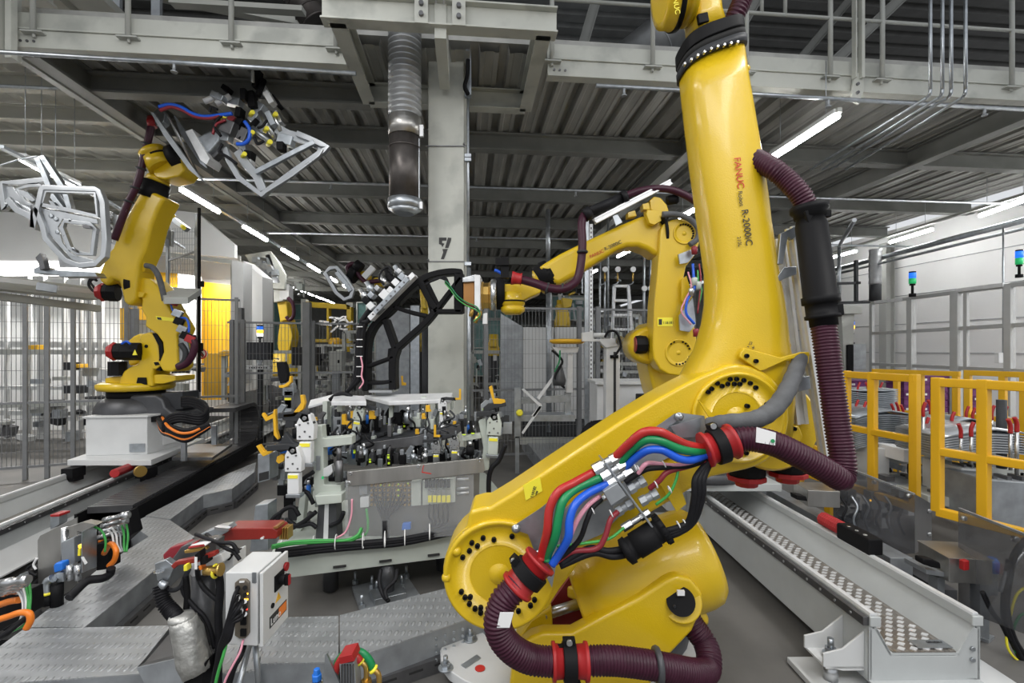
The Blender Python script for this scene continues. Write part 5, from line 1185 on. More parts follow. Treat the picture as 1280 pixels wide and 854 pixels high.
for i,(x,y,Y,w_,h_) in enumerate(items):
    kd=random.choice(['cyl','block','arm','block']); mt=random.choice(['black','charcoal','galv_dull','pale_green','black','dark_steel','galv'] if kd!='cyl' else ['blue','galv','dark_steel','steel','black'])
    side='left' if x<400 else ('middle' if x<530 else 'right'); lev='upper' if y<545 else 'lower'
    nm={'cyl':'locating_cylinder','block':'sensor_block','arm':'swing_arm'}[kd]; colr={'black':'black','charcoal':'dark grey','galv_dull':'dull metal','pale_green':'pale green','dark_steel':'dark steel','galv':'zinc coated','blue':'blue','steel':'bright steel'}[mt]
    smallthing(nm,x,y,Y,w_,h_,kd,mt,'small %s %s among the crowded %s %s of the fixture'%(colr,nm.replace('_',' '),lev,side),nm.split('_')[1],'small %s %ss of the %s %s fixture'%(colr,nm.replace('_',' '),lev,side))
for k,(pts) in enumerate(([(366,600),(372,612),(384,616),(392,630)],[(392,590),(380,598),(376,608)],[(352,640),(340,650),(336,664)],[(360,650),(372,658),(388,655),(396,660)],[(345,655),(352,640),(366,634),(374,645)],[(412,500),(420,494),(430,492),(440,496)],[(430,640),(424,652),(412,658)],[(555,508),(556,520),(562,524)],[(395,640),(380,652),(366,660),(350,670)])):
    tag(MB().tube([P(x,y,3.05 if y>560 else 3.5) for x,y in pts],.014,8).build('loose_cable','rubber'),'black cable looping among the clamps, %s'%['below the tallest white clamp','behind the slanting post','at the far lower left','crossing behind the slanting post','curled beside the square tube','lying on the upper plate','right of the dark column','hanging below the right end of the upper plate','trailing from the slanting post to the red arm'][k],'cable')
# square tube ends
for pts,lb in (([(322,568),(337,568),(337,600),(322,604)],'open square steel tube end left of the white clamps'),([(319,632),(335,630),(335,688),(312,690)],'flat galvanised cover strip beside the red arm')):
    T=thing('steel_tube',P(pts[0][0],pts[2][1],3.2),lb,'tube'); tr(T,'tube','galv',pts,3.1,.12,.004)
    if pts[0][0]==322: tr(T,'opening','seam_dark',[(323.5,592),(335.5,589),(335.5,599),(323.5,602)],3.096,.004,0)
# dark fixed pad above the upper-left clamp
T=thing('black_pad',P(355,476,3.5),'tall black rubber faced pad standing above the upper left clamp','pad'); tr(T,'pad','black',[(345,453),(354,452),(357,460),(359,476),(350,480),(347,470)],3.45,.06,.006); tr(T,'block','galv',[(356,482),(366,482),(367,487),(357,488)],3.44,.05,.002); tr(T,'motor_block','dark_steel',[(354,488),(367,488),(368,512),(354,512)],3.5,.1,.008)
# right measuring rig behind the fixture
RG=thing('hoop_stand',P(690,530,5.0),'perforated strut stand holding an amber rimmed plate in front of the grey cabinet','stand')
YR=5.0
tr(RG,'base_rail','galv',[(645,519),(719,519),(719,527),(645,527)],YR,.25,.002); tr(RG,'post','galv',[(643,485),(651,485),(651,548),(643,548)],YR-.02,.05,.002); tr(RG,'post','galv',[(706,490),(714,490),(714,522),(706,522)],YR+.1,.06,.002); tr(RG,'rail','galv',[(652,497),(710,494),(712,503),(652,505)],YR+.08,.05,.002)
tr(RG,'leg','galv',[(644,546),(649,546),(649,592),(644,592)],YR-.02,.05,0)
for pts in ([(652,487),(655,486),(678,507),(676,510)],[(664,520),(674,508),(678,508),(668,521)],[(652,541),(674,508),(677,510),(654,543)],[(671,497),(694,466),(697,468),(674,500)]): tr(RG,'brace','alu',pts,YR-.03,.02,0)
tr(RG,'column','alu',[(710,443),(716,443),(716,491),(708,491)],YR+.05,.08,.003); tr(RG,'support','alu',[(690,434),(724,434),(722,441),(697,441)],YR-.02,.15,.004)
lz(RG,'hoop_plate','amber',709,430,YR,(0,0,1),[(0,.15),(.02,.185),(.045,.18),(.05,.12)],30); lz(RG,'glass_disc','galv',712,426,YR,(0,0,1),[(0,.13),(.02,.12)],30)
q=MB(); q.tube([P(x,y,YR-.1) for x,y in ((690,438),(697,444),(703,452),(698,462),(694,472),(700,480),(706,485))],.012,8); q.build('cable','rubber',RG)
q=MB(); q.lathe(P(699,482,YR-.06),(0,0,1),[(0,.06),(.05,.07),(.14,.05),(.2,.03)],12); q.build('camera','dark_cast',RG)
cable([(700,438,YR-.15),(699,452,YR-.15),(693,465,YR-.15)],.008,'green_cable',parent=RG)
q=MB(); q.lathe(P(649.5,516,YR-.05),(0,-1,0),[(0,.035),(.02,.035),(.03,.02)],18); q.build('yellow_knob','sticker_yellow',RG)
MS=thing('pivot_post',P(767,530,4.8),'thick white pillar with a round pivot head right of the hoop stand','post')
tr(MS,'pillar','clamp_white',[(758,430),(775,430),(775,529),(757,529)],4.8,.14,.006); tr(MS,'groove','charcoal',[(767,440),(770,440),(770,529),(767,529)],4.795,.01,0); tr(MS,'head','clamp_white',[(748,424),(776,423),(778,432),(758,435),(752,430)],4.78,.12,.006)
lz(MS,'pivot_disc','steel',774,426,4.8,(0,-1,0),[(0,.045),(.05,.045)],22); tr(MS,'arm','clamp_white',[(728,416),(741,414),(742,424),(752,424),(752,427),(728,427)],4.8,.08,.004); q=MB(); pcyl(q,742,419,757,419,4.8,.022); q.build('cylinder','clamp_white',MS)
q=MB(); q.tube([P(x,y,4.7) for x,y in ((756,422),(760,415),(768,414),(773,420),(776,432),(772,440),(768,446))],.012,8); q.build('cable','rubber',MS)
tr(MS,'clip','black',[(763,444),(773,444),(773,448),(763,448)],4.78,.03,0)
# drag chain end and walkway behind
DCH=thing('drag_chain',P(740,556,4.9),'black cable drag chain curling up behind the big robot arm','cable chain')
q=MB(); q.sweep(resample(catmull([P(x,y,4.9) for x,y in ((732,562),(730,545),(736,534),(748,530),(775,530),(800,531))],8),.05),.04,4,False); q.build('chain','rubber',DCH)

random.seed(77)
for k in range(16):
    x=random.uniform(405,590); y=random.uniform(512,560); q=MB(); q.tube([P(x,y,3.3),P(x+random.uniform(-6,6),y+8,3.27),P(x+random.uniform(-12,12),y+14,3.28),P(x+random.uniform(-14,14),y+20,3.32)],.007,6)
    side='left' if x<465 else ('middle' if x<530 else 'right')
    tag(q.build('sensor_cable',random.choice(['rubber','rubber','rubber','charcoal'])),'thin dark sensor cable hanging among the clamps at the %s of the fixture'%side,'cable','sensor cables at the %s of the fixture'%side)
# ================================================================ walkway covers of tread plate
def cover(pts,z,label,th=.16,skirt=True,slots=None,group=None):
    T=thing('walkway_cover',G(pts[0][0],pts[0][1],z),label,'walkway cover',group)
    q=MB(); q.slab(pts,z,.006); q.build('tread_plate','tread',T)
    q=MB(); n_=len(pts); c=sum((G(x,y,z) for x,y in pts),V())/n_
    inner=[G(x,y,z).lerp(c,.004)-V((0,0,.006)) for x,y in pts]; q.prism(inner,(0,0,-(z-.005))); q.build('side_skirt','galv_dull',T)
    if slots:
        for (a,b_) in slots:
            pa=G(*a,z);pb=G(*b_,z); d_=(pb-pa).normalized(); nn=V((d_.y,-d_.x,0))
            if nn.y>0 and abs(nn.y)>.3: nn=-nn
            q=MB(); q.beam(V((pa.x,pa.y,.035))+nn*.02,V((pb.x,pb.y,.035))+nn*.02,.04,.07); q.build('foot_rail','dark_steel',T)
            q=MB(); L=(pb-pa).length; t=.05
            while t<L-.08:
                s0=V((pa.x,pa.y,.045))+d_*t+nn*.041; q.beam(s0,s0+d_*.07,.003,.010); t+=.13
            o=q.build('slots','seam_dark',T); o['kind']='stuff'
    return T
cover([(-60,835),(0,808),(30,786),(214,782),(173,834),(181,842),(26,853),(-60,900)],.20,'wide tread plate walkway cover in the lower left corner',slots=[((26,853),(181,842))])
cover([(32,784),(130,706),(186,671),(163,655),(182,646),(212,650),(243,671),(192,714),(106,784)],.20,'tread plate walkway cover running up beside the left floor track',slots=[((106,784),(192,714))])
cover([(182,645),(285,592),(320,578),(318,590),(290,611),(254,619),(213,649)],.20,'far tread plate walkway cover bending toward the robot carriage',slots=[((213,649),(254,619)),((254,619),(290,611)),((290,611),(318,590))])
cover([(331,781),(348,772),(423,770),(423,822),(405,828),(325,830)],.20,'tread plate cover behind the white control box')
cover([(425,769),(556,736),(640,716),(700,745),(640,755),(575,777),(462,816),(425,821)],.20,'tread plate walkway cover between the control box and the big robot',slots=[((425,822),(575,777)),((575,777),(650,752))])
T=cover([(240,800),(335,786),(323,830),(325,838),(240,845)],.19,'tread plate piece beneath the foil wrapped nozzle')
cover([(652,545),(700,543),(742,568),(720,600),(690,592)],.2,'narrow metal walkway plate leading away behind the fixture')
T=thing('bolted_joint',G(600,775,.1),'row of bolted joint plates on the walkway side','plate')
for x,y in ((543,790),(553,787),(565,783),(574,780)):
    for k in range(4):
        pass
q=MB()
pa=G(560,783,.2)
for k in range(4):
    for m_ in range(4):
        c=G(546+k*11,789-k*4,.2); c=V((c.x,c.y-.012,.17-.035*m_)); q.cyl(c,c-V((0,.008,0)),.008,n=6)
q.build('bolts','galv',T); 
# shallow galvanised tray
T=thing('drip_tray',G(215,840,.25),'dark galvanised hopper tray beneath the foil wrapped nozzle','tray')
q=MB(); a,b_,c,d_=P(173,833,2.1),P(218,823,2.05),P(216,788,2.4),P(214,786,2.42)
q.prism([P(172,834,2.05),P(219,823,2.0),P(240,870,1.95),P(195,880,2.0)],(0,-.006,0)); q.build('front_panel','galv_dull',T)
q=MB(); q.prism([P(172,834,2.05),P(214,786,2.45),P(225,800,2.45),P(219,823,2.02)],(0,0,-.01)); q.build('floor_panel','dark_steel',T)
# ================================================================ supply units along the left track
def wires(parent,specs,Y,name='cable'):
    for pts,r_,mt in specs: 
        q=MB(); q.tube([P(x,y,Y if len(t)==0 else t[0]) for x,y,*t in pts],r_,8); q.build(name,mt,parent)
Yj=2.75
J=thing('media_panel',P(80,745,Yj),'upright steel media panel with regulator and blue knob beside the left walkway','media panel')
tr(J,'back_plate','steel_brushed',[(47,676),(50,670),(96,647),(97,735),(48,757)],Yj+.10,.006,0)
tr(J,'hood_top','steel_brushed',[(80,661),(104,653),(121,656),(103,665)],Yj-.05,.05,0)
q=MB(); q.prism([P(103,665,Yj-.1),P(121,656,Yj+.1),P(121,709,Yj+.1),P(103,716,Yj-.1)],(-.006,0,0)); q.build('hood_side','galv',J)
tr(J,'valve_body','galv_dull',[(76,678),(92,672),(93,705),(76,706)],Yj-.04,.08,.006); q=MB(); pcyl(q,81,660,81,712,Yj-.02,.018); q.build('pipe','steel',J)
tr(J,'blue_knob','blue',[(66,708),(68,704.5),(77,703.5),(77,714),(67,717)],Yj-.12,.05,.008,label='blue knob')
tr(J,'regulator','galv',[(66,719),(74,715),(79,716),(79,728),(70,730)],Yj-.1,.06,.006); q=MB(); q.tube([P(x,y,Yj-.12) for x,y in ((66,723),(60,727),(58,733),(59,742))],.022,10); q.build('elbow','galv',J)
q=MB(); pcyl(q,59,740,59,743,Yj-.12,.026); q.build('yellow_ring','sticker_yellow',J); q=MB(); pcyl(q,71,730,71,757,Yj-.1,.03); pcyl(q,59,743,60,757,Yj-.12,.02); q.build('filter_bowl','black',J)
tr(J,'lamp','led_amber',[(97.5,681.5),(101,681.5),(101,685),(97.5,685)],Yj-.1,.02,.002); tr(J,'yellow_block','sticker_yellow',[(97.5,686),(100,686),(100,695),(97,695)],Yj-.1,.02,0)
tr(J,'tag','paper',[(101,697),(104,696),(109,704),(106,706)],Yj-.14,.003,0)
for x in (87,97):
    q=MB(); pcyl(q,x,706,x,725,Yj-.1,.016); q.build('fitting','steel',J)
wires(J,[([(139,710,Yj),(137,718,Yj),(128,723,Yj-.05),(110,726,Yj-.1),(97,737,Yj-.15),(86,748,Yj-.2)],.022,'rubber'),([(117,658,Yj),(127,664),(132,676),(131,690)],.006,'lime'),([(45,712,Yj),(42,706),(46,698)],.006,'paper'),([(40,706,Yj),(34,712),(46,720)],.006,'rubber')],Yj)
P1=thing('marker_post',P(68,662,3.2),'short galvanised post with a red cap behind the steel media panel','post'); tr(P1,'post','galv',[(62.5,646),(74,645),(74,656),(63,662)],3.2,.06,.002); tr(P1,'cap','red',[(62.5,643.5),(74,643),(74,646),(62.5,646.5)],3.19,.08,.002)
J2=thing('plug_connector_unit',P(150,690,3.0),'row of metal plug connectors with white, green and orange cables behind the media panel','connector unit')
for k in range(4):
    q=MB(); q.lathe(P(124+k*2,672-k*7,3.0-.05*k),(1,0,.25),[(0,.018),(.04,.02),(.045,.016),(.10,.016),(.11,.022),(.15,.022),(.155,.012)],12); q.build('plug','steel',J2)
wires(J2,[([(133+6*k,662-3*k,2.95),(140+5*k,668,2.9),(143+4*k,682,2.88),(150+2*k,690,2.86)],.006,m_) for k,m_ in enumerate(('paper','paper','galv_dull','lime','lime'))]+[([(130,692,2.9),(138,680,2.85),(145,688,2.8),(143,700,2.8),(136,708,2.8)],.015,'orange'),([(125,677,3.1),(138,670,3.05),(148,666,3.0)],.012,'orange')],2.9)
tr(J2,'housing','black',[(120,680),(135,678),(135,712),(120,714)],2.95,.1,.006); tr(J2,'housing','black',[(130,650),(158,640),(165,668),(140,690)],3.2,.1,.006)
J3=thing('plug_connector_unit',P(18,790,2.1),'row of metal plug connectors with an orange hose at the lower left edge','connector unit')
for k in range(4):
    q=MB(); q.lathe(P(-6+k*2,742-k*6+k*2,2.15-.05*k),(1,0,.15),[(0,.018),(.05,.02),(.055,.016),(.09,.016),(.10,.021),(.12,.018)],12); q.build('plug','steel',J3)
wires(J3,[([(16+5*k,733-3*k,2.1),(26+3*k,745,2.08),(29+2*k,760,2.06),(24+k*3,778,2.05),(14,790,2.05)],.005,m_) for k,m_ in enumerate(('paper','galv_dull','paper','lime','lime'))]+[([(-12,778,2.0),(10,771,2.0),(25,766,2.0),(36,767,2.0),(38,776,2.0),(33,786,2.0)],.013,'orange'),([(-5,800,2.0),(8,792,2.0),(20,782,2.02),(34,772,2.05)],.012,'rubber'),([(0,756,2.15),(12,752,2.12),(24,750,2.1)],.014,'orange')],2.1)
tr(J3,'housing','black',[(-20,745),(28,742),(30,772),(-20,800)],2.2,.1,.006); tr(J3,'fitting','galv',[(20,722),(25,718),(27,726),(23,733)],2.3,.04,.003)
T=thing('cable_trough',P(60,770,2.6),'black cable trough with hoses between the left track and the walkway','cable trough')
q=MB(); q.prism([G(-30,800,.08),G(100,690,.08),G(150,655,.08),G(170,668,.08),G(110,725,.08),G(20,800,.08)],(0,0,-.06)); q.build('trough','black',T)
wires(T,[([(-10+k*4,760+k*6,2.5),(40+k*4,715+k*5,2.9),(90+k*3,680+k*4,3.3)],.02,'rubber') for k in range(5)],2.6)
# ================================================================ nozzle cleaning station with white control box
Yb=1.90
CB=thing('control_box',P(305,815,Yb),'white steel control box with a black and red rotary switch on its door','control box')
q=MB(); q.px([(281.5,716),(322,716),(322,808),(281.5,806)],Yb,.20); q.build('cabinet','white_paint',CB,.004)
q=MB(); a=P(325,716,Yb); dz=P(325,808,Yb).z-a.z; yb=.21
xd=a.x
q.prism([V((xd,Yb-.004,a.z)),V((xd,Yb+yb,a.z)),V((xd,Yb+yb,a.z+dz)),V((xd,Yb-.004,a.z+dz))],(.014,0,0)); dr=q.build('door','white_paint',CB,.003)
xf=xd+.014
def onface(y0,z0,y1,z1): # door plane rectangle, fractions (depth, height from top)
    return [V((xf,Yb+yb*y0,a.z+dz*z0)),V((xf,Yb+yb*y1,a.z+dz*z0)),V((xf,Yb+yb*y1,a.z+dz*z1)),V((xf,Yb+yb*y0,a.z+dz*z1))]
q=MB(); q.prism(onface(.40,.19,.78,.42),(.006,0,0)); sp=q.build('switch_plate','black',dr,.002)
q=MB(); q.cyl(V((xf+.006,Yb+yb*.6,a.z+dz*.3)),V((xf+.028,Yb+yb*.6,a.z+dz*.3)),.020,n=20); q.beam(V((xf+.034,Yb+yb*.6,a.z+dz*.22)),V((xf+.034,Yb+yb*.6,a.z+dz*.38)),.018,.014,up=V((0,1,0))); q.build('switch_knob','black',dr,.001)
q=MB(); q.beam(V((xf+.044,Yb+yb*.6,a.z+dz*.23)),V((xf+.044,Yb+yb*.6,a.z+dz*.37)),.006,.014,up=V((0,1,0))); q.cyl(V((xf+.002,Yb+yb*.84,a.z+dz*.19)),V((xf+.012,Yb+yb*.84,a.z+dz*.19)),.018,n=20); q.build('red_handle','red',dr)
q=MB(); q.prism([V((xf,Yb+yb*.45,a.z+dz*.59)),V((xf,Yb+yb*.68,a.z+dz*.59)),V((xf,Yb+yb*.57,a.z+dz*.47))],(.001,0,0)); q.build('warning_triangle','led_plain',dr)if 'led_plain' in MATS else q.build('warning_triangle','amber',dr)
q=MB(); q.cyl(V((xf,Yb+yb*.32,a.z+dz*.57)),V((xf+.006,Yb+yb*.32,a.z+dz*.57)),.010,n=14); q.build('lock','black',dr)
q=MB(); q.prism(onface(.22,.70,.92,.86),(.0012,0,0)); lp=q.build('logo_plate','print_dark',dr)
q=MB(); q.prism([v_+V((.0012,0,0)) for v_ in onface(.58,.715,.90,.845)],(.0006,0,0)); q.build('logo_field','orange',dr)
text('logo_text','Luno',V((xf+.0015,Yb+yb*.25,a.z+dz*.835)),V((0,1,0)),ZUP,.042,'paper',dr)
q=MB(); pbox(q,293,727,311,0,Yb,0) if False else None
tr(CB,'io_module','module_brown',[(293,729),(298,725),(307,725),(311,729),(311,793),(306,799),(299,799),(293,795)],Yb-.012,.014,.003,label='brownish connector module')
k=0
for j,y in enumerate((735,744,752,760,768)):
    for x in (297,306):
        q=MB(); q.cyl(P(x,y,Yb-.012),P(x,y,Yb-.028),.0085,n=10); q.build('socket',('black','black','clamp_white','black','steel')[j],CB)
for x,y in ((305,742),(308,742),(305,749),(308,749)): tr(CB,'amber_light','led_amber',[(x,y),(x+1.6,y),(x+1.6,y+1.6),(x,y+1.6)],Yb-.018,.004,0)
tr(CB,'red_light','led_red',[(307.5,761.5),(309,761.5),(309,763),(307.5,763)],Yb-.018,.004,0)
for y in (773,787): tr(CB,'port','black',[(300,y),(307,y),(307,y+9),(300,y+9)],Yb-.02,.008,.001)
tr(CB,'hinge','galv',[(315,716),(320,716),(320,729),(315,729)],Yb-.004,.004,0)
tr(CB,'label_strip','paper',[(299,727),(305,726.5),(305,728.5),(299,729)],Yb-.015,.003,0)
for k,(x,y) in enumerate(((297,737),(298,746),(299,752),(300,758),(303,752),(302,762),(304,766),(298,764))):
    wires(CB,[([(x,y,Yb-.03),(x-4,y+8,Yb-.07),(287+k*.6,768+k*2,Yb-.08),(280+k,792+k,Yb-.08),(273+k*.5,815,Yb-.05),(266+k*1.3,860,Yb)],.0075,'rubber')],Yb)
    q=MB(); q.cyl(P(x,y,Yb-.028),P(x-1.5,y+4,Yb-.05),.0085,n=8); q.build('plug','clamp_white' if k%2 else 'black',CB)
wires(CB,[([(304,800,Yb),(300,815,1.86),(292,830,1.84),(282,850,1.83),(276,870,1.83)],.0045,'pink'),([(284,800,1.86),(279,820,1.84),(273,840,1.84),(268,862,1.84)],.006,'lime'),([(306,802,1.95),(300,820,1.9),(292,835,1.88),(284,862,1.88)],.013,'rubber')],Yb)
q=MB(); q.cyl(P(319,806,2.0),P(325,870,2.0),.012,n=10); q.cyl(P(312,806,2.05),P(295,870,1.9),.012,n=10); q.build('support_rod','galv',CB)
ST=thing('torch_cleaning_station',G(262,860,0),'clamp head with red jaws on a grey cylinder post beside the white control box','cleaning station')
ys=2.1
q=MB(); q.lathe(P(254,800,ys),(0,0,1),[(0,.058),(.12,.058),(.125,.055),(.20,.055),(.205,.045),(.31,.045)],24); q.cyl(P(254,900,ys),P(254,800,ys),.05,n=20); q.build('post','dark_cast',ST)
tr(ST,'bracket','galv',[(193,705),(207,700),(218,708),(212,722),(206,731),(196,726)],ys-.14,.03,.003)
q=MB(); pcyl(q,199,714,199,714.5,ys-.16,.02); q.build('round_port','steel',ST)
tr(ST,'side_box','white_paint',[(274,700),(292,693),(292,736),(283,740),(274,741)],ys-.02,.10,.004); tr(ST,'box_lid','black',[(273,700),(280,693),(292,693),(286,701)],ys-.03,.07,.002)
tr(ST,'backboard','white_paint',[(265,700),(282,690),(283,802),(266,802)],ys+.06,.02,.002)
tr(ST,'red_jaw','dark_red',[(213,708),(218,703),(242,698),(268,690),(269,695),(246,704),(222,707),(217,712)],ys-.15,.03,.003,label='red jaw')
tr(ST,'red_cover','maroon_cable',[(203,694),(212,685),(232,679),(238,681),(228,692),(214,700),(204,700)],ys+.0,.05,.006)
tr(ST,'lever','dark_steel',[(215,699),(226,684),(236,680),(262,675),(271,676),(270,690),(246,698),(222,703)],ys-.05,.06,.004)
tr(ST,'gold_strip','brass',[(230,689),(256,684),(259,687),(240,691),(231,692)],ys-.13,.02,.001)
q=MB(); q.prism([P(235,686,ys-.12),P(256,683,ys-.16),P(271,673,ys-.02),P(246,676,ys+.02)],(0,0,.003)); q.build('paper_sheet','paper',ST,label='white sheet of paper with a red edge')
q=MB(); q.prism([P(235,686,ys-.125),P(256,683,ys-.165),P(255,681.5,ys-.165),P(237,684,ys-.12)],(0,0,.004)); q.prism([P(240,681,ys-.06),P(245,677,ys),P(252,674.5,ys),P(247,678,ys-.06)],(0,0,.004)); q.build('red_edge','red',ST)
tr(ST,'valve_block','clamp_white',[(234,706),(264,698),(276,692),(280,702),(262,718),(240,722),(234,716)],ys-.08,.08,.005)
tr(ST,'sensor','sticker_yellow',[(229,707),(233,706),(234,714),(229,715)],ys-.17,.03,.003); tr(ST,'sensor','orange',[(248,708),(252,707),(252,713),(248,713)],ys-.15,.03,.002)
tr(ST,'connector','black',[(249,698),(256,696),(257,706),(250,707)],ys-.17,.05,.003); tr(ST,'connector','black',[(243,694),(249,689),(250,700),(244,704)],ys-.18,.04,.003); tr(ST,'tag','paper',[(243,697),(246,697),(246,712),(243,712)],ys-.19,.004,0)
q=MB(); q.lathe(P(256,714,ys-.14),(1,0,.1),[(0,.018),(.03,.02),(.05,.014),(.06,.026),(.068,.026)],16); q.build('brass_fitting','brass',ST); q=MB(); q.torus(P(269.5,714,ys-.13),(1,0,.1),.024,.006,18,6); q.build('yellow_ring','sticker_yellow',ST)
wires(ST,[([(270,716,ys-.13),(274,722),(275,740),(273,770),(274,800),(272,840)],.016,'rubber'),([(247,710,ys-.15),(248,722),(254,734),(264,744),(272,750)],.010,'rubber'),([(202,727,ys-.15),(206,735),(216,738),(226,733),(231,722),(236,712)],.010,'charcoal'),([(228,728,ys-.1),(230,742),(244,760),(256,772),(264,790),(268,810)],.009,'rubber'),([(258,668,ys+.1),(280,684),(292,690),(300,700)],.008,'rubber'),([(245,668,ys),(272,678),(290,680),(298,692)],.008,'rubber'),([(232,720,ys-.1),(234,740),(233,760),(231,766)],.012,'black')],ys-.1)
q=MB(); q.lathe(P(200,728,ys-.16),P(208,734,ys-.16)-P(200,728,ys-.16),[(0,.012),(.025,.016),(.03,.012)],10); q.build('elbow_fitting','galv',ST)
# red arm
RA=thing('box_section_arm',P(305,676,2.5),'long dark red box arm lying between the cleaning station and the fixture','arm')
tr(RA,'box_beam','maroon_red',[(275,665),(281,660),(340,659),(347,663),(345,674),(290,676),(276,677)],2.45,.12,.005) if 'maroon_red' in MATS else tr(RA,'box_beam','dark_red',[(275,666),(281,661),(340,660),(347,664),(345,674),(290,676),(276,677)],2.45,.12,.005)
tr(RA,'tip_plate','copper',[(341,659),(346,658),(347,661),(342,661.5)],2.44,.08,.002); tr(RA,'tool_end','galv',[(250,668),(268,661),(282,659),(286,664),(276,670),(262,673)],2.42,.08,.004); tr(RA,'clip','steel',[(268,659),(286,661),(285,664),(268,663)],2.36,.03,0); tr(RA,'pin','paper',[(325,673),(329,671),(329,674),(326,675)],2.44,.01,0)
[tr(RA,'ring','brass',[(349+k*3,660),(351+k*3,660),(351+k*3,675),(349+k*3,675)],2.5,.06,.002) for k in range(4)]
# foil wrapped nozzle
FN=thing('foil_nozzle',P(236,850,1.95),'crumpled silver foil wrapped nozzle hanging on a black ribbed hose','nozzle')
random.seed(5)
q=MB(); base=P(240,845,1.95); prof=[]
yy=[(772,.044),(777,.052),(786,.056),(800,.058),(815,.060),(828,.060),(840,.052)]
prev=None
for y,r_ in yy:
    c=P(229+(y-770)*.24,y,1.95); rg=[]
    for k in range(30):
        t=2*PI*k/30; rr=r_*(1+random.uniform(-.09,.07)); rg.append(q.bm.verts.new(c+V((rr*math.cos(t),rr*math.sin(t),random.uniform(-.004,.004)+(.02*math.cos(t) if y>835 else 0)))))
    if prev: 
        for k in range(30): q.face((prev[k],prev[(k+1)%30],rg[(k+1)%30],rg[k]),True)
    else: q.face(rg[::-1])
    prev=rg
q.face(prev); q.build('foil_wrap','foil',FN)
q=MB(); q.lathe(P(227,772,1.95),(0,0,1),[(-.01,.046),(0,.047),(.01,.043),(.014,.02)],24); q.build('top_rim','foil',FN)
q=MB(); q.hose([P(x,y,Y) for x,y,Y in ((201,733,2.0),(202,742,1.99),(205,753,1.98),(213,763,1.97),(221,772,1.95),(226,781,1.95))],.030,.011,.25,18); q.build('ribbed_hose','rubber',FN)
q=MB(); q.px([(228,842),(250,834),(258,826),(250,870),(230,870)],1.93,.07); q.build('nozzle_body','black',FN,.006)
# bottom edge bits: blue cap, plate and arched hoses with brass elbows
AH=thing('hose_arch',P(435,860,1.75),'green and red hoses arching over with brass elbows and yellow rings, bottom edge','hose')
q=MB(); q.tube([P(x,y,1.8) for x,y in ((418,858),(420,835),(426,822),(438,814),(452,816),(462,826),(466,836))],.014,10); q.build('green_hose','green_cable',AH)
q=MB(); q.tube([P(x,y,1.78) for x,y in ((416,856),(420,838),(428,822),(438,819),(446,822),(450,827))],.014,10); q.build('red_hose','red_cable',AH)
for x,y in ((451,827),(467,837)):
    q=MB(); q.torus(P(x,y,1.79),(.7,0,-.7),.013,.006,16,6); q.build('yellow_ring','sticker_yellow',AH)
    q=MB(); q.tube([P(x,y,1.79),P(x+6,y+6,1.79),P(x+7,y+18,1.79),P(x+6,y+26,1.79)],.010,8); q.build('brass_elbow','brass',AH)
q=MB(); q.lathe(P(458,850,1.79),(0,0,-1),[(0,.02),(.03,.02)],6,False); q.build('brass_nut','brass',AH)
tr(AH,'ribbed_block','galv_dull',[(424,830),(443,828),(446,870),(426,870)],1.74,.06,.003); tr(AH,'red_cap','red',[(423,822),(440,818),(443,827),(425,831)],1.72,.07,.002); tr(AH,'splash_plate','galv',[(406,819),(408,818),(428,862),(404,862)],1.76,.01,0)
q=MB()
for k in range(5): pbox(q,426+k*3.6,832,427.2+k*3.6,870,1.732,.008)
q.build('ribs','dark_steel',AH)
T=thing('blue_cap_valve',P(396,850,1.8),'small valve with a bright blue hexagonal cap at the bottom edge','valve'); q=MB(); q.lathe(P(396,850,1.8),(0,0,1),[(0,.018),(.02,.018),(.022,.014),(.04,.012),(.042,.009)],6,False); q.build('cap','blue',T,.001); q=MB(); q.cyl(P(396,851,1.8),P(396,875,1.8),.022,n=12); q.build('body','steel',T)
# ================================================================ gripper of the left robot and the window frame it carries
YQ=4.7
GR=thing('gripper',P(290,170,YQ),'crowded clamp gripper held up by the left robot under the deck','robot tool')
tr(GR,'disc_plate','galv_dull',[(188,140),(192,141),(240,208),(254,227),(250,224),(236,212),(205,170)],YQ,.03,0); 
def disc(x0,y0,x1,y1,Y,r,th,nm,mt):
    c=P((x0+x1)/2,(y0+y1)/2,Y); d_=P(x1,y1,Y)-P(x0,y0,Y); nn=V((d_.z,-.25,-d_.x)).normalized()
    q=MB(); q.cyl(c-nn*th/2,c+nn*th/2,r,n=32); q.build(nm,mt,GR,.003)
disc(212,150,246,214,YQ+.05,.27,.012,'guard_disc','dark_steel')
tr(GR,'mount_plate','alu',[(231,164),(240,161),(262,198),(258,206),(250,200)],YQ-.08,.2,.006); tr(GR,'mount_plate','galv',[(217,144),(221,148),(240,176),(258,210),(250,204),(226,168)],YQ-.02,.02,0)
tr(GR,'arm_body','galv',[(243,172),(262,163),(276,165),(274,176),(262,190),(252,192)],YQ-.05,.18,.02); tr(GR,'arm_body','dark_steel',[(258,196),(276,182),(278,187),(262,202)],YQ,.1,.01)
random.seed(21)
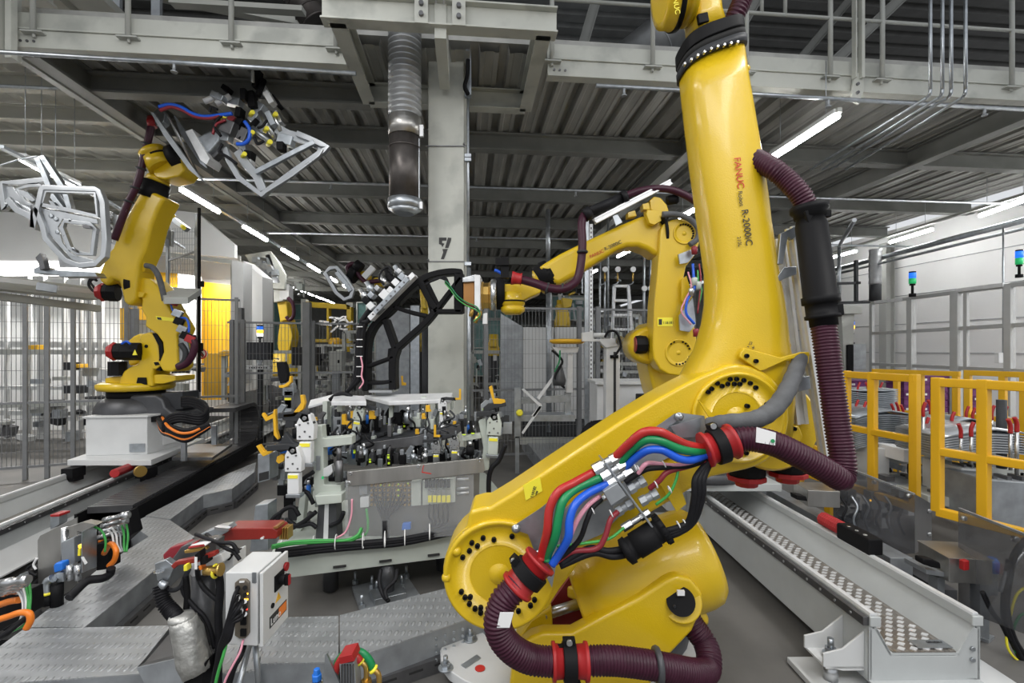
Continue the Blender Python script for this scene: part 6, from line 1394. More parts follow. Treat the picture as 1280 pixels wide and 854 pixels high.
for i,(x,y,w_,h_,a_,mt,nm) in enumerate(((286,160,16,16,20,'dark_steel','valve_block'),(296,168,12,10,20,'white_paint','valve_block'),(300,155,8,14,35,'black','cylinder_block'),(284,172,10,12,10,'galv','valve_block'),(306,170,10,16,25,'dark_steel','cylinder_block'),(322,142,10,26,30,'galv','cylinder_block'),(330,160,12,16,30,'galv_dull','valve_block'),(316,126,9,20,-10,'black','clamp_finger'),(330,112,7,22,-28,'alu','cylinder_block'),(322,100,6,22,10,'black','clamp_finger'),(338,124,7,16,-30,'alu','clamp_finger'),(346,128,5,16,-35,'black','clamp_finger'),(292,128,20,9,12,'galv','cylinder_block'),(274,122,16,7,25,'galv','cylinder_block'),(284,112,9,6,30,'black','clamp_finger'),(306,120,6,14,0,'black','clamp_finger'),(358,176,18,12,15,'galv','valve_block'),(352,184,8,10,0,'black','clamp_finger'),(364,170,10,7,15,'white_paint','valve_block'),(312,196,10,12,10,'black','valve_block'),(306,190,8,12,0,'galv','cylinder_block'),(314,206,5,10,0,'alu','clamp_finger'),(340,150,7,18,-25,'galv','cylinder_block'),(350,148,4,16,-25,'steel','clamp_finger'),(300,142,7,12,10,'black','clamp_finger'),(318,98,3,14,0,'white_paint','clamp_finger'),(292,150,8,8,40,'maroon_cable','connector'))):
    q=MB(); q.box(P(x,y,YQ-.05+random.uniform(-.12,.08)),(w_*YQ/F,.09,h_*YQ/F),rotm(0,0,a_)); q.build(nm,mt,GR,.006)
for x,y,r_ in ((316,140,4.5),(334,160,4.5),(316,165,4.5),(338,177,5),(345,142,4.5),(306,192,4.5),(281,145,4)):
    q=MB(); q.cyl(P(x,y,YQ-.2),P(x-3,y+4,YQ-.13),r_*.55*YQ/F,n=12); q.build('yellow_sensor','sticker_yellow',GR)
for x0,y0,x1,y1,mt in ((315,160,338,178,'galv'),(325,140,345,175,'steel'),(270,130,288,120,'alu'),(340,140,352,165,'steel'),(255,127,275,119,'alu'),(300,175,322,150,'black'),(322,120,330,100,'black')):
    q=MB(); q.cyl(P(x0,y0,YQ-.15),P(x1,y1,YQ-.12),.026,n=12); q.build('cylinder',mt,GR)
for pts,r_,mt in (([(199,134),(212,131),(226,134),(240,142),(256,146),(276,144),(290,142)],.018,'blue_cable'),([(200,138),(214,134),(228,138),(244,146),(262,148),(278,144)],.016,'maroon_cable'),([(306,152),(312,162),(311,174),(304,180),(296,180)],.018,'blue_cable'),([(276,170),(268,158),(275,146),(286,142)],.014,'rubber'),([(278,180),(274,190),(284,196),(296,205)],.014,'rubber'),([(330,176),(322,180),(318,172)],.014,'rubber'),([(266,168),(270,156),(282,150)],.012,'maroon_cable'),([(262,140),(264,134),(272,137)],.012,'rubber'),([(334,150),(328,158),(322,160)],.012,'rubber')):
    q=MB(); q.tube([P(x,y,YQ-.2) for x,y in pts],r_,8); q.build('cable',mt,GR)
WF=thing('window_frame',P(325,244,4.5),'bare silver car door window frame held in the raised gripper','car body part')
def ribbon(pts,Y0,w_,dep,nm,mt,par,bev=.004,closed=False):
    """pressed profile of width w_ following picture points (x,y,Y)"""
    cs=[P(x,y,(Y0 if len(t)==0 else t[0])) for x,y,*t in pts]
    q=MB(); L=[];Rr=[]; n_=len(cs)
    for i,p in enumerate(cs):
        if closed: d_=cs[(i+1)%n_]-cs[i-1]
        else: d_=cs[min(i+1,n_-1)]-cs[max(i-1,0)]
        nn=V((-d_.z,0,d_.x)).normalized()*w_/2; L.append(p+nn); Rr.append(p-nn)
    m_=n_ if closed else n_-1
    A_=[q.bm.verts.new(v) for v in L]; B_=[q.bm.verts.new(v) for v in Rr]; C_=[q.bm.verts.new(v+V((0,dep,0))) for v in L]; D_=[q.bm.verts.new(v+V((0,dep,0))) for v in Rr]
    for i in range(m_):
        j=(i+1)%n_
        q.face((A_[i],A_[j],B_[j],B_[i])); q.face((C_[i],D_[i],D_[j],C_[j])); q.face((A_[i],C_[i],C_[j],A_[j])); q.face((B_[i],B_[j],D_[j],D_[i]))
    if not closed: q.face((A_[0],B_[0],D_[0],C_[0])); q.face((A_[-1],C_[-1],D_[-1],B_[-1]))
    return q.build(nm,mt,par,bev)
ribbon([(280,184),(285,200),(298,222),(326,243),(366,214),(403,188),(409,183),(402,180),(385,172),(370,166)],4.52,.05,.05,'outer_rail','panel_silver',WF)
ribbon([(296,188),(308,206),(320,219),(328,238)],4.56,.08,.04,'inner_pillar','panel_silver',WF); ribbon([(318,215),(345,201),(372,187),(392,177)],4.5,.045,.04,'inner_rail','galv',WF); ribbon([(345,160),(360,168),(385,175),(402,183),(400,192)],4.56,.09,.03,'corner_panel','panel_silver',WF)
ribbon([(330,241),(365,219),(398,194),(403,186)],4.46,.022,.02,'bead','panel_silver',WF)
# ================================================================ car doors hanging at the far left
def door(prefix,outer,hole1,hole2,Y,label,mt='panel_silver'):
    T=thing('car_door',P(sum(p[0] for p in outer)/len(outer),max(p[1] for p in outer),Y),label,'car door')
    n_=len(outer)
    # skin between the outline and the holes, built as a band ring plus ribs
    ribbon(outer,Y,.05,.06,'rim',mt,T,.006,True)
    ribbon(hole1,Y+.01,.035,.05,'window_surround',mt,T,.004,True)
    q=MB(); 
    if hole2:
        ribbon(hole2,Y+.02,.04,.04,'inner_surround',mt,T,.004,True)
    return T
DY=4.6
D2=door('',[(40,286),(51,236),(53,234),(118,236),(122,238),(127,252),(130,300),(128,320),(118,330),(98,332),(82,326),(70,314),(56,298),(52,282),(44,262),(41,254)],[(50,258),(57,238),(118,240),(121,270),(84,262),(52,256)],[(76,284),(80,276),(112,280),(118,286),(114,318),(96,316),(86,310),(82,300)],DY,'bare silver car door with its window opening, hanging left of the left robot')
tr(D2,'inner_skin','panel_silver',[(52,260),(84,266),(121,274),(122,280),(78,274),(72,284),(78,304),(88,316),(100,322),(88,320),(74,308),(60,290)],DY+.03,.015,.004)
for x,y in ((70,274),(88,276),(108,282),(64,270),(92,312),(72,290)): q=MB(); q.lathe(P(x,y,DY+.025),(0,-1,0),[(0,.02),(.004,.02),(.005,.012)],14); q.build('pressed_boss','galv',D2)
tr(D2,'lock','dark_steel',[(102,280),(112,282),(113,286),(104,285)],DY-.01,.03,.003); tr(D2,'lock','dark_steel',[(91,311),(95,313),(96,316),(92,314)],DY-.01,.03,0)
D1=door('',[(0,228),(20,228),(56,224),(62,232),(74,246),(84,262),(84,270),(60,274),(46,272),(30,262),(14,252),(4,262)],[(20,236),(36,232),(50,232),(54,244),(44,258),(32,254)],None,4.9,'bare silver car door seen edge on at the far left edge')
tr(D1,'inner_skin','panel_silver',[(-4,236),(14,232),(30,252),(48,262),(50,270),(30,262),(10,250),(-4,250)],4.93,.015,.004); tr(D1,'lock','galv_dull',[(22,236),(34,240),(44,250),(40,252),(26,244)],4.88,.04,0); tr(D1,'lock','galv_dull',[(60,250),(66,252),(72,260),(66,260)],4.82,.03,0)
ribbon([(45,196),(56,222),(64,244),(78,262),(86,260),(80,238),(64,214),(52,196)],4.85,.05,.05,'pillar','galv',D1,.004,True)
ribbon([(-5,208),(20,200),(46,195)],4.8,.012,.012,'top_rod','galv',D1); ribbon([(8,248),(20,262),(36,270),(48,280),(50,286),(40,280)],4.85,.06,.04,'lower_flange','panel_silver',D1)
D3=thing('car_door_panel',P(72,322,5.0),'second silver panel with slots half hidden behind the hanging car door','car body part'); tr(D3,'panel','panel_silver',[(72,318),(82,316),(120,326),(124,334),(74,334)],5.0,.02,.004); 
for x,y,w_,h_,lb in ((130,262,14,44,'silver hanging panel parts behind the left robot forearm'),(196,282,16,24,'small silver bracket group right of the left robot forearm')):
    T=thing('panel_bracket',P(x,y+h_,5.9),lb,'car body part'); ribbon([(x,y),(x+w_,y+8),(x+w_,y+h_),(x+3,y+h_-4)],5.9,.06,.05,'rim','panel_silver',T,.004,True)
    for k in range(4): q=MB(); q.box(P(x+w_*.4+random.uniform(-3,3),y+6+k*h_/5,5.85),(.07,.06,.08),rotm(0,0,random.uniform(0,60))); q.build('clip',random.choice(['steel','dark_steel','galv']),T,.004)
T=thing('panel_gripper',P(218,285,5.9),'small clamps with yellow caps beyond the left robot wrist hose','clamp')
for x,y in ((212,268),(222,278),(204,276),(230,284)): q=MB(); q.box(P(x,y,5.9),(.10,.08,.06),rotm(0,0,40)); q.build('clamp_body','galv',T,.004)
for x,y in ((214,268),(228,283)): q=MB(); q.cyl(P(x,y,5.85),P(x+2,y+2,5.8),.025,n=10); q.build('yellow_cap','sticker_yellow',T)
# ---------------------------------------------------------------- overhead conveyor at the left
CV=thing('conveyor',P(70,378,5.0),'grey steel conveyor beam at the left carrying the car doors','conveyor')
q=MB(); q.beam(P(-40,350,4.9),P(118,368,5.9),.25,.14); q.build('beam','beam_grey',CV,.004)
q=MB(); q.beam(P(-40,345,4.7),P(48,355,5.2),.04,.05); q.beam(P(70,360,5.3),P(118,365,5.6),.04,.05); q.build('light_strip','white_paint',CV)
q=MB(); q.beam(P(-40,366,5.0),P(124,386,6.0),.1,.08); q.build('lower_beam','beam_grey',CV,.004)
q=MB(); q.beam(P(46,358,5.0),P(72,362,5.1),.1,.08); q.build('joint_box','galv_dull',CV,.004)
for pts in ([(42,336),(50,332),(56,334),(56,342),(42,342)],[(72,338),(118,340),(122,346),(74,346)],[(56,336),(74,338),(74,344),(56,342)]): tr(CV,'carrier','galv',pts,4.9,.12,.004)
tr(CV,'clamp_post','dark_steel',[(44,322),(50,316),(54,326),(56,336),(50,338),(48,330)],4.85,.06,.004)
# platform shelf with mesh right of the left robot
SH=thing('overhead_shelf',P(225,370,6.2),'small grey overhead shelf with thin mesh uprights right of the left robot','shelf')
q=MB(); q.prism([P(198,358,5.9),P(252,361,5.9),P(235,372,5.2),P(205,372,5.2)],(0,0,-.07)); q.build('tray','beam_grey',SH,.004)
for x in (209.5,246): 
    q=MB(); q.beam(P(x,268,6.0),P(x,362,6.0),.03,.03,up=V((0,1,0))); q.build('upright','galv_dull',SH)
q=MB(); q.beam(P(210,326,6.0),P(246,314,6.0),.02,.02,up=V((0,1,0))); q.build('diagonal','galv_dull',SH)
q=MB(); 
for k in range(13): q.beam(P(210+3*k,285,6.05),P(210+3*k,358,6.05),.004,.004,up=V((0,1,0)))
for k in range(9): q.beam(P(210,290+8*k,6.05),P(246,290+8*k,6.05),.004,.004)
q.build('wire_mesh','galv_dull',SH)
T=thing('black_pole',P(249,500,5.9),'thin black pole rising behind the left robot with clips','pole'); q=MB(); q.beam(P(249,260,5.9),P(249,490,5.9),.025,.025,up=V((0,1,0))); q.build('pole','black',T)
q=MB(); q.box(P(251,355,5.9),(.06,.04,.07)); q.box(P(250,434,5.9),(.05,.05,.1)); q.build('clips','black',T)
# ================================================================ wire mesh fences
def fence(name,label,p0,p1,z0,z1,posts,dx=.04,dz=.2,wr=.0022,rails=(0,),pw=.06,mt='fence_grey',plinth=0):
    p0=V(p0);p1=V(p1); T=thing(name,(p0+p1)/2*1,label,'fence'); d_=(p1-p0); L=d_.length; d_=d_.normalized()
    for t in posts:
        q=MB(); c=p0+d_*(t*L); q.box((c.x,c.y,(z1+.0)/2+.02),(pw,pw,z1+.04),rotm(math.degrees(math.atan2(d_.y,d_.x)))); po=q.build('post',mt,T,.003)
    q=MB(); n_=int(L/dx)
    for k in range(n_+1):
        c=p0+d_*(L*k/n_); q.beam(V((c.x,c.y,z0)),V((c.x,c.y,z1)),wr*2,wr*2,up=V((0,1,0)))
    z=z0
    while z<=z1+.001:
        q.beam(V((p0.x,p0.y,z))+V((0,-.004,0)),V((p1.x,p1.y,z))+V((0,-.004,0)),wr*2,wr*2); z+=dz
    o=q.build('wire_mesh',mt,T); 
    for z in rails:
        q=MB(); q.beam(V((p0.x,p0.y,z)),V((p1.x,p1.y,z)),.03,.03); q.build('rail',mt,T)
    return T
zf=EYE+73*5.9/F
fence('mesh_fence','grey wire mesh fence along the left track, in front of the white enclosure',P(-60,0,5.7)*1,P(300,0,6.9)*1,.15,zf,[.02,.22,.29,.375,.56,.83,.985],.045,.20,.0024,(.16,.95,zf),.045)
for o in [x for x in bpy.data.objects if x.name.startswith('mesh_fence')]: pass
fence('mesh_fence','grey wire mesh fence between the left robot and the column, screens behind it',P(284,0,7.3),P(470,0,7.8),.15,EYE+34*7.5/F,[.03,.1,.51,.56],.05,.2,.0024,(.16,1.25,EYE+34*7.5/F))
fence('mesh_fence','grey wire mesh fence right of the column in front of the grey cabinet',P(590,0,6.6),P(822,0,7.1),.15,EYE+52*6.8/F,[.07,.56,.66],.05,.2,.0022,(.16,1.05,EYE+52*6.8/F))
def fixz():
    for o in bpy.data.objects:
        if o.name.startswith('mesh_fence') and o.type=='EMPTY':
            pass
fixz()
T=thing('slotted_post',P(738,540,6.5),'tall perforated galvanised post in the fence line right of the cabinet','post'); tr(T,'profile','galv',[(731,262),(736,262),(736,540),(731,540)],6.5,.05,0); tr(T,'profile','alu',[(737,280),(741,280),(741,540),(737,540)],6.48,.04,0)
q=MB()
for k in range(46): pbox(q,738.3,284+k*5.5,739.6,286.5+k*5.5,6.476,.003)
o=q.build('holes','seam_dark',T); o['kind']='stuff'
T=tag(MB().cyl(P(686,330,7.6),P(686,540,7.6),.045,n=12).build('pole','galv'),'galvanised standpipe left of the second robot forearm, behind its wrist','pole')
T=tag(MB().beam(P(300,385,7.4),P(300,560,7.4),.09,.09,up=V((0,1,0))).build('fence_post','fence_grey'),'thick grey fence post left of the round topped signal lamp','post')
T=tag(MB().beam(P(384,378,7.2),P(384,560,7.2),.10,.09,up=V((0,1,0))).build('fence_post','fence_grey'),'thick grey fence post between the two dark monitors','post')
# ================================================================ white enclosure behind the left robot
EN=thing('white_enclosure',P(120,560,9.5),'large white panelled enclosure behind the left robot with a yellow glowing opening','enclosure')
YE=9.2
tr(EN,'wall_panel','wall_white',[(-60,262),(70,268),(118,270),(172,300),(172,345),(-60,345)],YE,.1,0); tr(EN,'upper_panel','wall_white',[(172,258),(246,266),(293,306),(293,322),(172,312)],YE-.1,.1,0)
tr(EN,'white_column','white_paint',[(290,325),(304,328),(304,480),(290,480)],YE-.4,.3,0); tr(EN,'end_block','wall_white',[(304,326),(328,346),(328,482),(304,490)],YE,.4,0)
tr(EN,'frame_header','beam_grey',[(172,311),(296,326),(296,331),(172,315)],YE-.2,.1,0); tr(EN,'frame_post','beam_grey',[(288,330),(293,330),(293,500),(288,500)],YE-.2,.08,0)
tr(EN,'yellow_panel','amber',[(172,338),(222,342),(222,400),(172,400)],YE+.6,.05,0); tr(EN,'yellow_panel','amber',[(250,352),(288,356),(288,500),(240,500),(240,400)],YE+.7,.05,0); tr(EN,'yellow_door','amber',[(255,442),(284,442),(284,498),(255,498)],YE-.1,.05,0); tr(EN,'yellow_panel','amber',[(150,385),(163,385),(163,425),(150,425)],YE-.2,.05,0)
tr(EN,'inner_wall','wall_white',[(172,310),(300,320),(300,520),(172,520)],YE+1.2,.05,0); tr(EN,'inner_wall','wall_white',[(222,342),(250,346),(250,500),(222,500)],YE+.4,.05,0)
for x,w_ in ((5,2),(30,5),(46,8),(78,2),(98,2),(108,6),(122,5)):
    tr(EN,'white_mullion','white_paint',[(x,345),(x+w_,345),(x+w_,560),(x,560)],YE-.5,.08,0)
for y,h_ in ((350,6),(428,7),(484,4),(515,5)): tr(EN,'white_transom','white_paint',[(-60,y-2),(135,y),(135,y+h_),(-60,y+h_-1)],YE-.45,.08,0)
tr(EN,'beam','beam_grey',[(-60,436),(140,438),(140,443),(-60,443)],YE-1.2,.1,0); tr(EN,'beam','beam_grey',[(-60,505),(140,500),(140,506),(-60,512)],YE-1.2,.1,0)
tr(EN,'inner_wall','wall_white',[(-60,345),(150,345),(150,575),(-60,580)],YE+.5,.05,0); tr(EN,'grey_post','fence_grey',[(157,386),(168,386),(168,470),(157,470)],YE-1.6,.1,0)
area('enclosure_fill',(P(60,380,YE)+V((0,-.2,.9))),3.0,.15,120,rot=(math.radians(-20),0,0)); area('enclosure_fill',(P(240,330,YE)+V((0,.15,-.1))),1.2,.1,80,rot=(0,0,0))  # unseen area lights added to brighten the white enclosure
T=thing('parts_rack',P(200,520,8.3),'grey machine frames with hanging pipes seen through the left fence','machine')
random.seed(3)
for i in range(46):
    x=random.uniform(0,150) if i<32 else random.uniform(205,250); y=random.uniform(455,550); q=MB(); q.box(P(x,y,8.2+random.uniform(-.2,.4)),(random.uniform(.05,.30),.15,random.uniform(.03,.2)),rotm(0,0,random.choice([0,0,0,15]))); q.build('machine_block',random.choice(['galv','galv_dull','beam_grey','dark_steel','white_paint','charcoal']),T)
for pts in ([(78,456),(98,455),(99,460),(80,461)],[(27,432),(47,431),(47,438),(27,438)],[(272,440),(290,438),(290,444),(272,446)]): tr(T,'amber_cover','amber',pts,8.1,.2,.01)
T=thing('no_entry_sign',P(252,443,6.2),'round white prohibition sign with a red ring right of the left robot','sign')
q=MB(); q.cyl(P(252,442.5,6.2),P(252,442.5,6.19),.065,n=28); q.build('disc','paper',T); q=MB(); q.torus(P(252,442.5,6.185),(0,1,0),.058,.009,30,6); q.beam(P(247.5,438,6.185),P(256.5,447,6.185),.005,.012,up=V((0,1,0))); q.build('red_ring','print_red',T); tr(T,'hand','print_dark',[(249,439),(251,438),(255,444),(253,447),(250,443)],6.18,.003,0)
# ================================================================ screens, signal lamp, cabinets between
def screen(x0,y0,x1,y1,Y,label):
    T=thing('monitor',P((x0+x1)/2,y1,Y),label,'monitor'); tr(T,'bezel','black',[(x0,y0),(x1,y0),(x1,y1),(x0,y1)],Y,.05,.006); tr(T,'display','screen',[(x0+1,y0+1),(x1-1,y0+1),(x1-1,y1-1),(x0+1,y1-1)],Y-.004,.004,0)
    tr(T,'stand','galv_dull',[((x0+x1)/2-4,y1),((x0+x1)/2+4,y1),((x0+x1)/2+2,y1+6),((x0+x1)/2-2,y1+6)],Y+.02,.03,0); tr(T,'pole','charcoal',[((x0+x1)/2-2.5,y1+6),((x0+x1)/2+2.5,y1+6),((x0+x1)/2+2.5,560),((x0+x1)/2-2.5,560)],Y+.03,.06,0); return T
s1=screen(308,428,340,450,7.9,'dark monitor above a white keypad strip, left of the signal lamp post'); tr(s1,'keypad','white_paint',[(308,457),(337,457),(337,462),(308,462)],7.8,.1,.003)
q=MB(); 
for k in range(8): pbox(q,311+k*3,459,312.4+k*3,460.6,7.79,.004)
q.build('keys','black',s1)
screen(364,434,400,457,8.1,'dark monitor just left of the thick fence post'); 
T=thing('control_cabinet',P(421,470,8.6),'small grey control cabinet right of the dark monitors','cabinet'); tr(T,'cabinet','beam_grey',[(411,439),(427,439),(427,464),(411,464)],8.6,.2,.006); tr(T,'handle','black',[(422,450),(424,450),(424,454),(422,454)],8.59,.01,0); tr(T,'stand','galv_dull',[(415,464),(423,464),(423,520),(415,520)],8.62,.1,0)
def tower(x,y0,y1,Y,cols,label,lit=None):
    T=thing('signal_lamp',P(x,y1+20,Y),label,'signal lamp'); h_=(y1-y0)/len(cols); k=Y/F; r_=max(.03,3.8*k)
    for i,c in enumerate(cols):
        q=MB(); q.cyl(P(x,y0+h_*i+.3,Y),P(x,y0+h_*(i+1)-.3,Y),r_,n=16); q.build('lens',c,T)
    q=MB(); q.cyl(P(x,y0,Y),P(x,y0-1.5,Y),r_*.95,n=16); q.build('cap','black',T)
    q=MB(); q.cyl(P(x,y1,Y),P(x,y1+13,Y),r_*.38,n=10); q.cyl(P(x,y1,Y),P(x,y1+2,Y),r_*.8,n=12); q.build('stem','black',T)
    q=MB(); q.cyl(P(x,y1+12,Y),P(x,y1+16,Y),r_*1.0,n=14); q.build('base','black',T); return T
tower(325,408,421,8.0,['led_blue','led_amber','lamp_soft'] if 'lamp_soft' in MATS else ['led_blue','led_amber','paper'],'signal lamp with blue, lit amber and white segments above the left monitor')
# yellow framed cell far behind
YL=13.0
T=thing('yellow_cell',P(410,500,YL),'far yellow steel portal frame around a shiny part, left of the column','frame')
for pts in ([(382,377),(438,381),(438,387),(382,384)],[(433,384),(439,384),(439,440),(433,440)],[(408,384),(411,384),(411,426),(408,426)],[(382,424),(434,424),(434,428),(382,428)]): tr(T,'yellow_beam','yellow_dim',pts,YL,.2,.01)
tr(T,'post','beam_grey',[(376,374),(382,374),(382,470),(376,470)],YL,.2,0); tr(T,'post','beam_grey',[(433,378),(441,378),(441,384),(433,384)],YL,.2,0)
for k in range(12): q=MB(); x=random.uniform(396,436); y=random.uniform(396,412); q.box(P(x,y,YL-.2),(random.uniform(.1,.4),.05,.05),rotm(0,0,random.uniform(-60,60))); q.build('bright_part','steel',T)
q=MB(); q.lathe(P(419,432,YL-.3),(0,0,1),[(0,.15),(.05,.17),(.15,.16),(.2,.1)],14); q.build('amber_dome','amber',T)
# far window wall
for k,(x0,x1,y0,y1,Y) in enumerate(((330,352,372,440,16),(446,470,378,440,16),(592,626,400,470,15),(598,640,370,398,18),(352,378,380,420,18),(690,735,370,400,17))):
    T=thing('glazed_screen',P((x0+x1)/2,y1,Y),['teal glazed screen far left of the yellow cell','teal glazed screen just left of the black frame','teal glazed screen right of the column, low','teal glazed screen behind the second robot wrist','narrow teal glazed screen behind the thick fence post','teal glazed screen behind the strut post'][k],'glazed screen')
    tr(T,'glass','teal',[(x0,y0),(x1,y0),(x1,y1),(x0,y1)],Y,.05,0)
    for j in range(3): xx=x0+(x1-x0)*j/2; tr(T,'frame_bar','beam_grey',[(xx-.8,y0),(xx+.8,y0),(xx+.8,y1),(xx-.8,y1)],Y-.06,.05,0)
    for j in range(3): yy=y0+(y1-y0)*j/2; tr(T,'frame_bar','beam_grey',[(x0,yy-.6),(x1,yy-.6),(x1,yy+.6),(x0,yy+.6)],Y-.07,.05,0)
# far machines: individual stations with blocks, frames, pipes
def station(x0,x1,y0,y1,Y,label,n_=26,pal=('galv_dull','beam_grey','dark_steel','charcoal','galv','white_paint','pale_green'),yel=0,seed=1):
    random.seed(seed); T=thing('assembly_station',P((x0+x1)/2,y1,Y),label,'machine')
    q=MB(); 
    for x in (x0,x1): q.beam(P(x,y0,Y),P(x,y1,Y),.06,.06,up=V((0,1,0)))
    q.beam(P(x0,y0,Y),P(x1,y0,Y),.06,.06); q.beam(P(x0,(y0+y1)/2,Y),P(x1,(y0+y1)/2,Y),.05,.05); q.build('frame','beam_grey',T)
    for i in range(n_):
        x=random.uniform(x0,x1); y=random.uniform(y0+2,y1); q=MB(); k=Y/F
        r_=random.random(); w_=random.uniform(2,9)*k; h_=random.uniform(2,9)*k
        if r_<.5: q.box(P(x,y,Y+random.uniform(-.3,.5)),(w_,.2,h_),rotm(0,0,random.choice([0,0,0,20,-20]))); nm='machine_block'
        elif r_<.75: q.cyl(P(x,y,Y),P(x+random.uniform(-14,14),y+random.uniform(-3,3),Y+.3),random.uniform(.6,1.4)*k,n=8); nm='pipe'
        else: q.beam(P(x,y-8,Y),P(x+random.choice([0,0,3]),min(y1,y+14),Y),1.6*k,1.6*k,up=V((0,1,0))); nm='upright'
        q.build(nm,'yellow_dim' if i<yel else random.choice(pal),T)
    return T
station(330,375,440,505,9.5,'grey machine station low behind the left monitor',26,seed=2)
station(386,412,468,505,9.0,'grey machine station below the small control cabinet',18,seed=3)
station(430,470,415,495,9.8,'grey machine station seen through the black frame loop',30,seed=4)
station(395,445,432,470,12.5,'far machine station beneath the yellow cell',26,yel=3,seed=5)
station(470,533,410,490,12,'dim machine station left of the column behind the frame',30,yel=4,seed=6)
station(590,626,440,520,9.5,'machine station right of the column behind the mesh',30,yel=2,seed=7)
station(742,800,395,452,9.0,'machine station with pipes right of the grey cabinet',40,yel=3,seed=8)
station(700,732,345,402,9.5,'machine station under the second robot forearm',22,yel=3,seed=9)
station(744,812,455,475,8.6,'low machine station behind the pillar with pivot head',20,seed=10)
station(320,380,350,372,20,'distant machine rows under the far lamps',12,seed=12)
station(280,300,440,500,8.2,'grey stand beside the yellow enclosure door',14,seed=13)
T=thing('tall_cabinet',P(478,520,8.4),'plain pale grey tall cabinet left of the column','cabinet'); tr(T,'body','galv_dull',[(470,385),(512,385),(512,520),(470,520)],8.4,.5,.01); tr(T,'strut','galv',[(513,382),(524,382),(524,520),(513,520)],8.3,.1,0)
T=thing('grey_cabinet',P(690,545,7.6),'large light grey cabinet wall behind the hoop stand','cabinet'); 
for k in range(2): tr(T,'door','white_paint',[(654+k*39.5,409),(692.5+k*39.5,409),(692.5+k*39.5,524),(654+k*39.5,524)],7.6,.5,.01)
tr(T,'side_louvre','galv_dull',[(626,392),(654,409),(654,524),(626,530)],7.65,.3,0); tr(T,'plinth','charcoal',[(654,526),(735,526),(735,546),(654,546)],7.6,.5,0); tr(T,'skirting','beam_grey',[(650,548),(740,548),(740,556),(650,556)],7.3,.1,0)
T=thing('white_cabinet',P(780,535,5.6),'low white equipment cabinet behind the pillar with pivot head','cabinet'); tr(T,'body','clamp_white',[(746,480),(817,480),(817,532),(746,532)],5.6,.5,.01); tr(T,'lid','white_paint',[(744,477),(818,477),(818,481),(744,481)],5.55,.6,.004); tr(T,'black_box','black',[(800,494),(822,494),(822,520),(800,520)],5.3,.2,.01)
T=thing('step_ladder',P(785,440,8.2),'aluminium step ladder behind the pillar','ladder')
for a,b_ in (((768,356),(764,440)),((785,356),(792,440))): q=MB(); q.beam(P(*a,8.2),P(*b_,8.2),.05,.05,up=V((0,1,0))); q.build('rail','alu',T)
for k in range(5): y=358+k*18; q=MB(); q.beam(P(767-k*.8,y,8.2),P(786+k*1.4,y,8.2),.12,.04); q.build('tread','alu',T)
for k,x in enumerate((756,772,791)):
    T=thing('pressure_gauge',P(x,345,7.9),'%s round pressure gauge on a bent pipe under the second robot arm'%['left','middle','right'][k],'gauge','pressure gauges'); lz(T,'dial','clamp_white',x,337,7.9,(0,-1,0),[(0,.045),(.03,.045)],18); q=MB(); q.cyl(P(x,341,7.9),P(x,352,7.9),.014,n=8); q.build('stem','brass',T); q=MB(); q.tube([P(x,350,7.9),P(x,354,7.9),P(x-5,357,7.9),P(x-6,364,7.9),P(x-6,440,7.9)],.010,6); q.build('pipe','galv',T)
for k,x in enumerate((805,813)):
    T=thing('valve_pipe',P(x,420,7.9),'%s vertical pipe with a round white valve head left of the second robot link'%['left','right'][k],'pipe'); q=MB(); q.cyl(P(x,318,7.9),P(x,430,7.9),.022,n=10); q.build('pipe','galv',T); lz(T,'valve_head','clamp_white',x,361,7.85,(0,-1,0),[(0,.045),(.04,.045)],16)
for k,(x0,x1,y0,y1) in enumerate(((756,756,335,420),(750,750,300,430),(760,760,262,420),(769,776,346,352))):
    q=MB(); q.cyl(P(x0,y0,8.1),P(x1,y1,8.1),.018,n=8); tag(q.build('pipe','galv'),'thin galvanised pipe, %s behind the second robot forearm'%['below the left gauge','left of the gauges','tallest','short cross piece'][k],'pipe')
# ---------------------------------------------------------------- far robots
def far_robot(pts_link,pts_arm,base,Y,label,mt='yellow_dim',br=.4):
    T=thing('industrial_robot',P(base[0],base[1],Y),label,'robot','far robots'); 
    tr(T,'lower_arm',mt,pts_link,Y,.35,.02); tr(T,'forearm',mt,pts_arm,Y-.1,.3,.02)
    q=MB(); q.lathe(P(base[0],base[1],Y+.15),(0,0,1),[(0,br),(.1,br),(.25,br*.75),(.5,br*.7)],20); q.build('base',mt,T)
    c=P(base[0],base[1],Y+.15); q=MB(); q.cyl((c.x,c.y,0),c,br*.8,n=16); q.build('pedestal','charcoal',T); return T
r=far_robot([(350,400),(360,398),(366,420),(360,445),(352,452),(346,430)],[(346,378),(358,376),(360,400),(350,402)],(356,470),10.5,'far yellow robot behind the mesh holding a bare door frame upright')
q=MB(); q.tube([P(x,y,10.2) for x,y in ((360,372),(366,380),(367,394),(362,400),(358,396))],.04,8); q.build('hose','hose',r); q=MB(); q.box(P(358,366,10.4),(.2,.2,.3)); q.build('valve_box','white_paint',r)
T=thing('car_door_frame',P(335,360,10.2),'cream door frame held high by the far robot behind the mesh','car body part'); ribbon([(310,320),(336,318),(344,330),(352,345),(353,358),(336,356),(326,344)],10.2,.16,.08,'rim','cream_steel',T,.01,True); ribbon([(334,318),(340,336),(344,355)],10.2,.12,.08,'pillar','panel_silver',T,.01); tr(T,'hinge_plate','galv_dull',[(322,332),(338,334),(340,345),(330,345)],10.2,.1,.01)
for k in range(5): q=MB(); q.box(P(320+k*6,325+k*4,10.1),(.12,.1,.12),rotm(0,0,20*k)); q.build('clip','galv',T)
tr(T,'gripper_arm','cream_steel',[(342,358),(352,360),(354,376),(342,378)],10.3,.15,.01)
